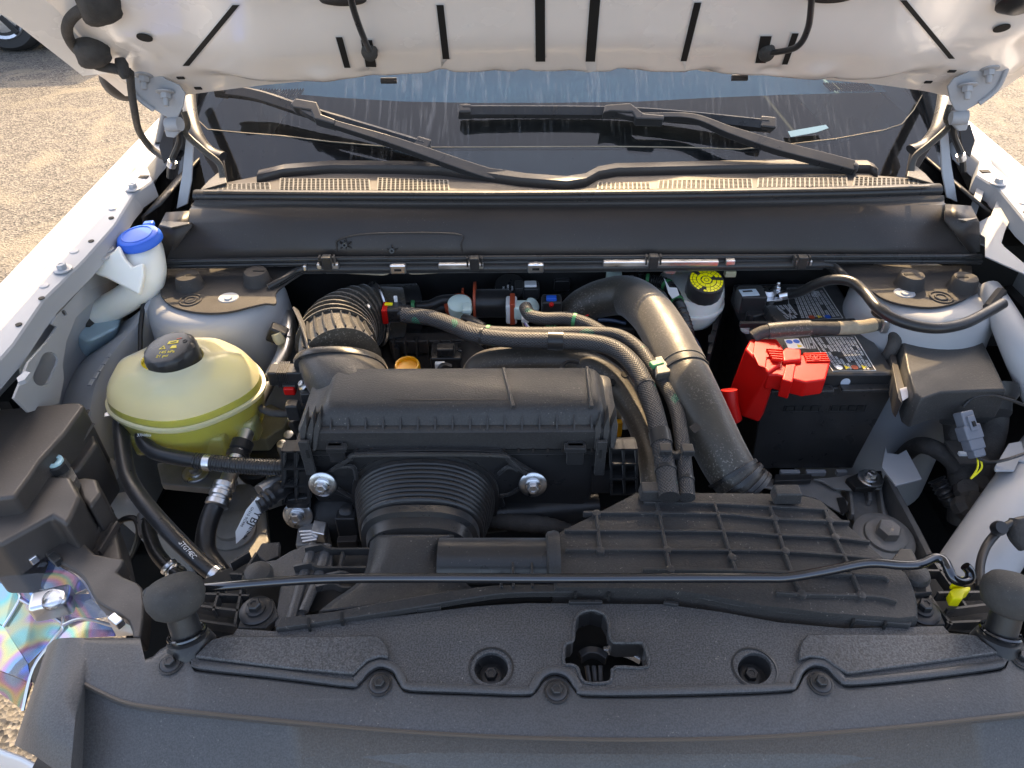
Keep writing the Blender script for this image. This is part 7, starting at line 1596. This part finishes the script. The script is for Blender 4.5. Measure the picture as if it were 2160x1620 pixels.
mb = MB(); mb.lathe([(.0175, .016), (.0175, .031), (.016, .033), (.002, .033)], at(1862, 1138, .79), (0, -.1, 1), 6); mb.build('hex_head', M_GREYSTEEL, ws_)
sd2 = thing('subframe_panel', 'dull grey sheet panel between the inlet cover and the gearbox mount', 'panel', tuple(at(1700, 1030, .8)))
mb = MB(); mb.plate([(1600, 1025), (1640, 1005), (1720, 1012), (1760, 1030), (1790, 1060), (1780, 1085), (1720, 1050)], .79, .004); mb.build('sheet', M_GREYSTEEL, sd2, bevel=.001)
mb = MB(); mb.plate([(1765, 1050), (1782, 1048), (1790, 1078), (1775, 1085)], .792, .001); mb.build('opening', M_VOID, sd2)
# lower pipe behind the bellows
lp_ = thing('lower_duct', 'black duct running low between the bellows and the inlet cover', 'duct', tuple(at(1120, 1080, .85)))
mb = MB(); mb.tube(L([(1020, 1088, .86), (1100, 1080, .86), (1260, 1070, .86)]), .026, 20); mb.build('tube', M_BLK, lp_)
mb = MB(); mb.tube(spl(L([(1030, 1100, .88), (1080, 1102, .885), (1150, 1108, .88), (1200, 1118, .87)]), 8), lambda d_, t: .009+.004*math.sin(t*3.14)+.0008*math.sin(d_*700), 14); mb.build('taped_loom', M_TAPE, lp_)
ms = thing('pressure_sensor', 'small black sensor block with a code square left of the bellows', 'sensor', tuple(at(735, 1105, .87)))
mb = MB(); mb.box(at(735, 1108, .875), (.03, .02, .05)); sbx = mb.build('block', M_BLK, ms, bevel=.003)
mb = MB(); mb.lathe([(.009, 0), (.010, .008), (.006, .010)], at(732, 1080, .895), (0, -.4, .9), 16); mb.build('knob', M_BLK, ms)
mb = MB(); mb.box(at(726, 1102, .8855), (.008, .006, .001)); mb.build('code_square', M_COWL, sbx)
mb = MB(); mb.lathe([(.05, -.03), (.055, 0), (.045, .02), (.02, .03)], at(712, 1075, .86), (0, -.6, .7), 26); mb.build('round_housing', M_DARK, ms, smooth=60)
pv = thing('thermostat_cluster', 'grey metal fittings under the left foot of the air box', 'fitting', tuple(at(645, 1125, .85)))
mb = MB(); mb.plate([(628, 1110), (660, 1100), (690, 1100), (695, 1125), (650, 1150), (622, 1150)], .865, .03); mb.build('casting', M_GREYSTEEL, pv, bevel=.004)
mb = MB(); mb.plate([(662, 1096), (690, 1100), (684, 1128), (655, 1122)], .90, .02); mb.build('bright_tab', M_ALU, pv, bevel=.002)
for k in range(4):
    mb = MB(); mb.tube(L([(632+k*2, 1122+k*7, .888), (668, 1120+k*6, .888)]), .0025, 8); mb.build('cooling_fin', M_ALU, pv)
mb = MB(); mb.plate([(712, 1130), (755, 1128), (753, 1142), (710, 1144)], .885, .02); mb.build('pale_block', M_COWL, pv, bevel=.002)
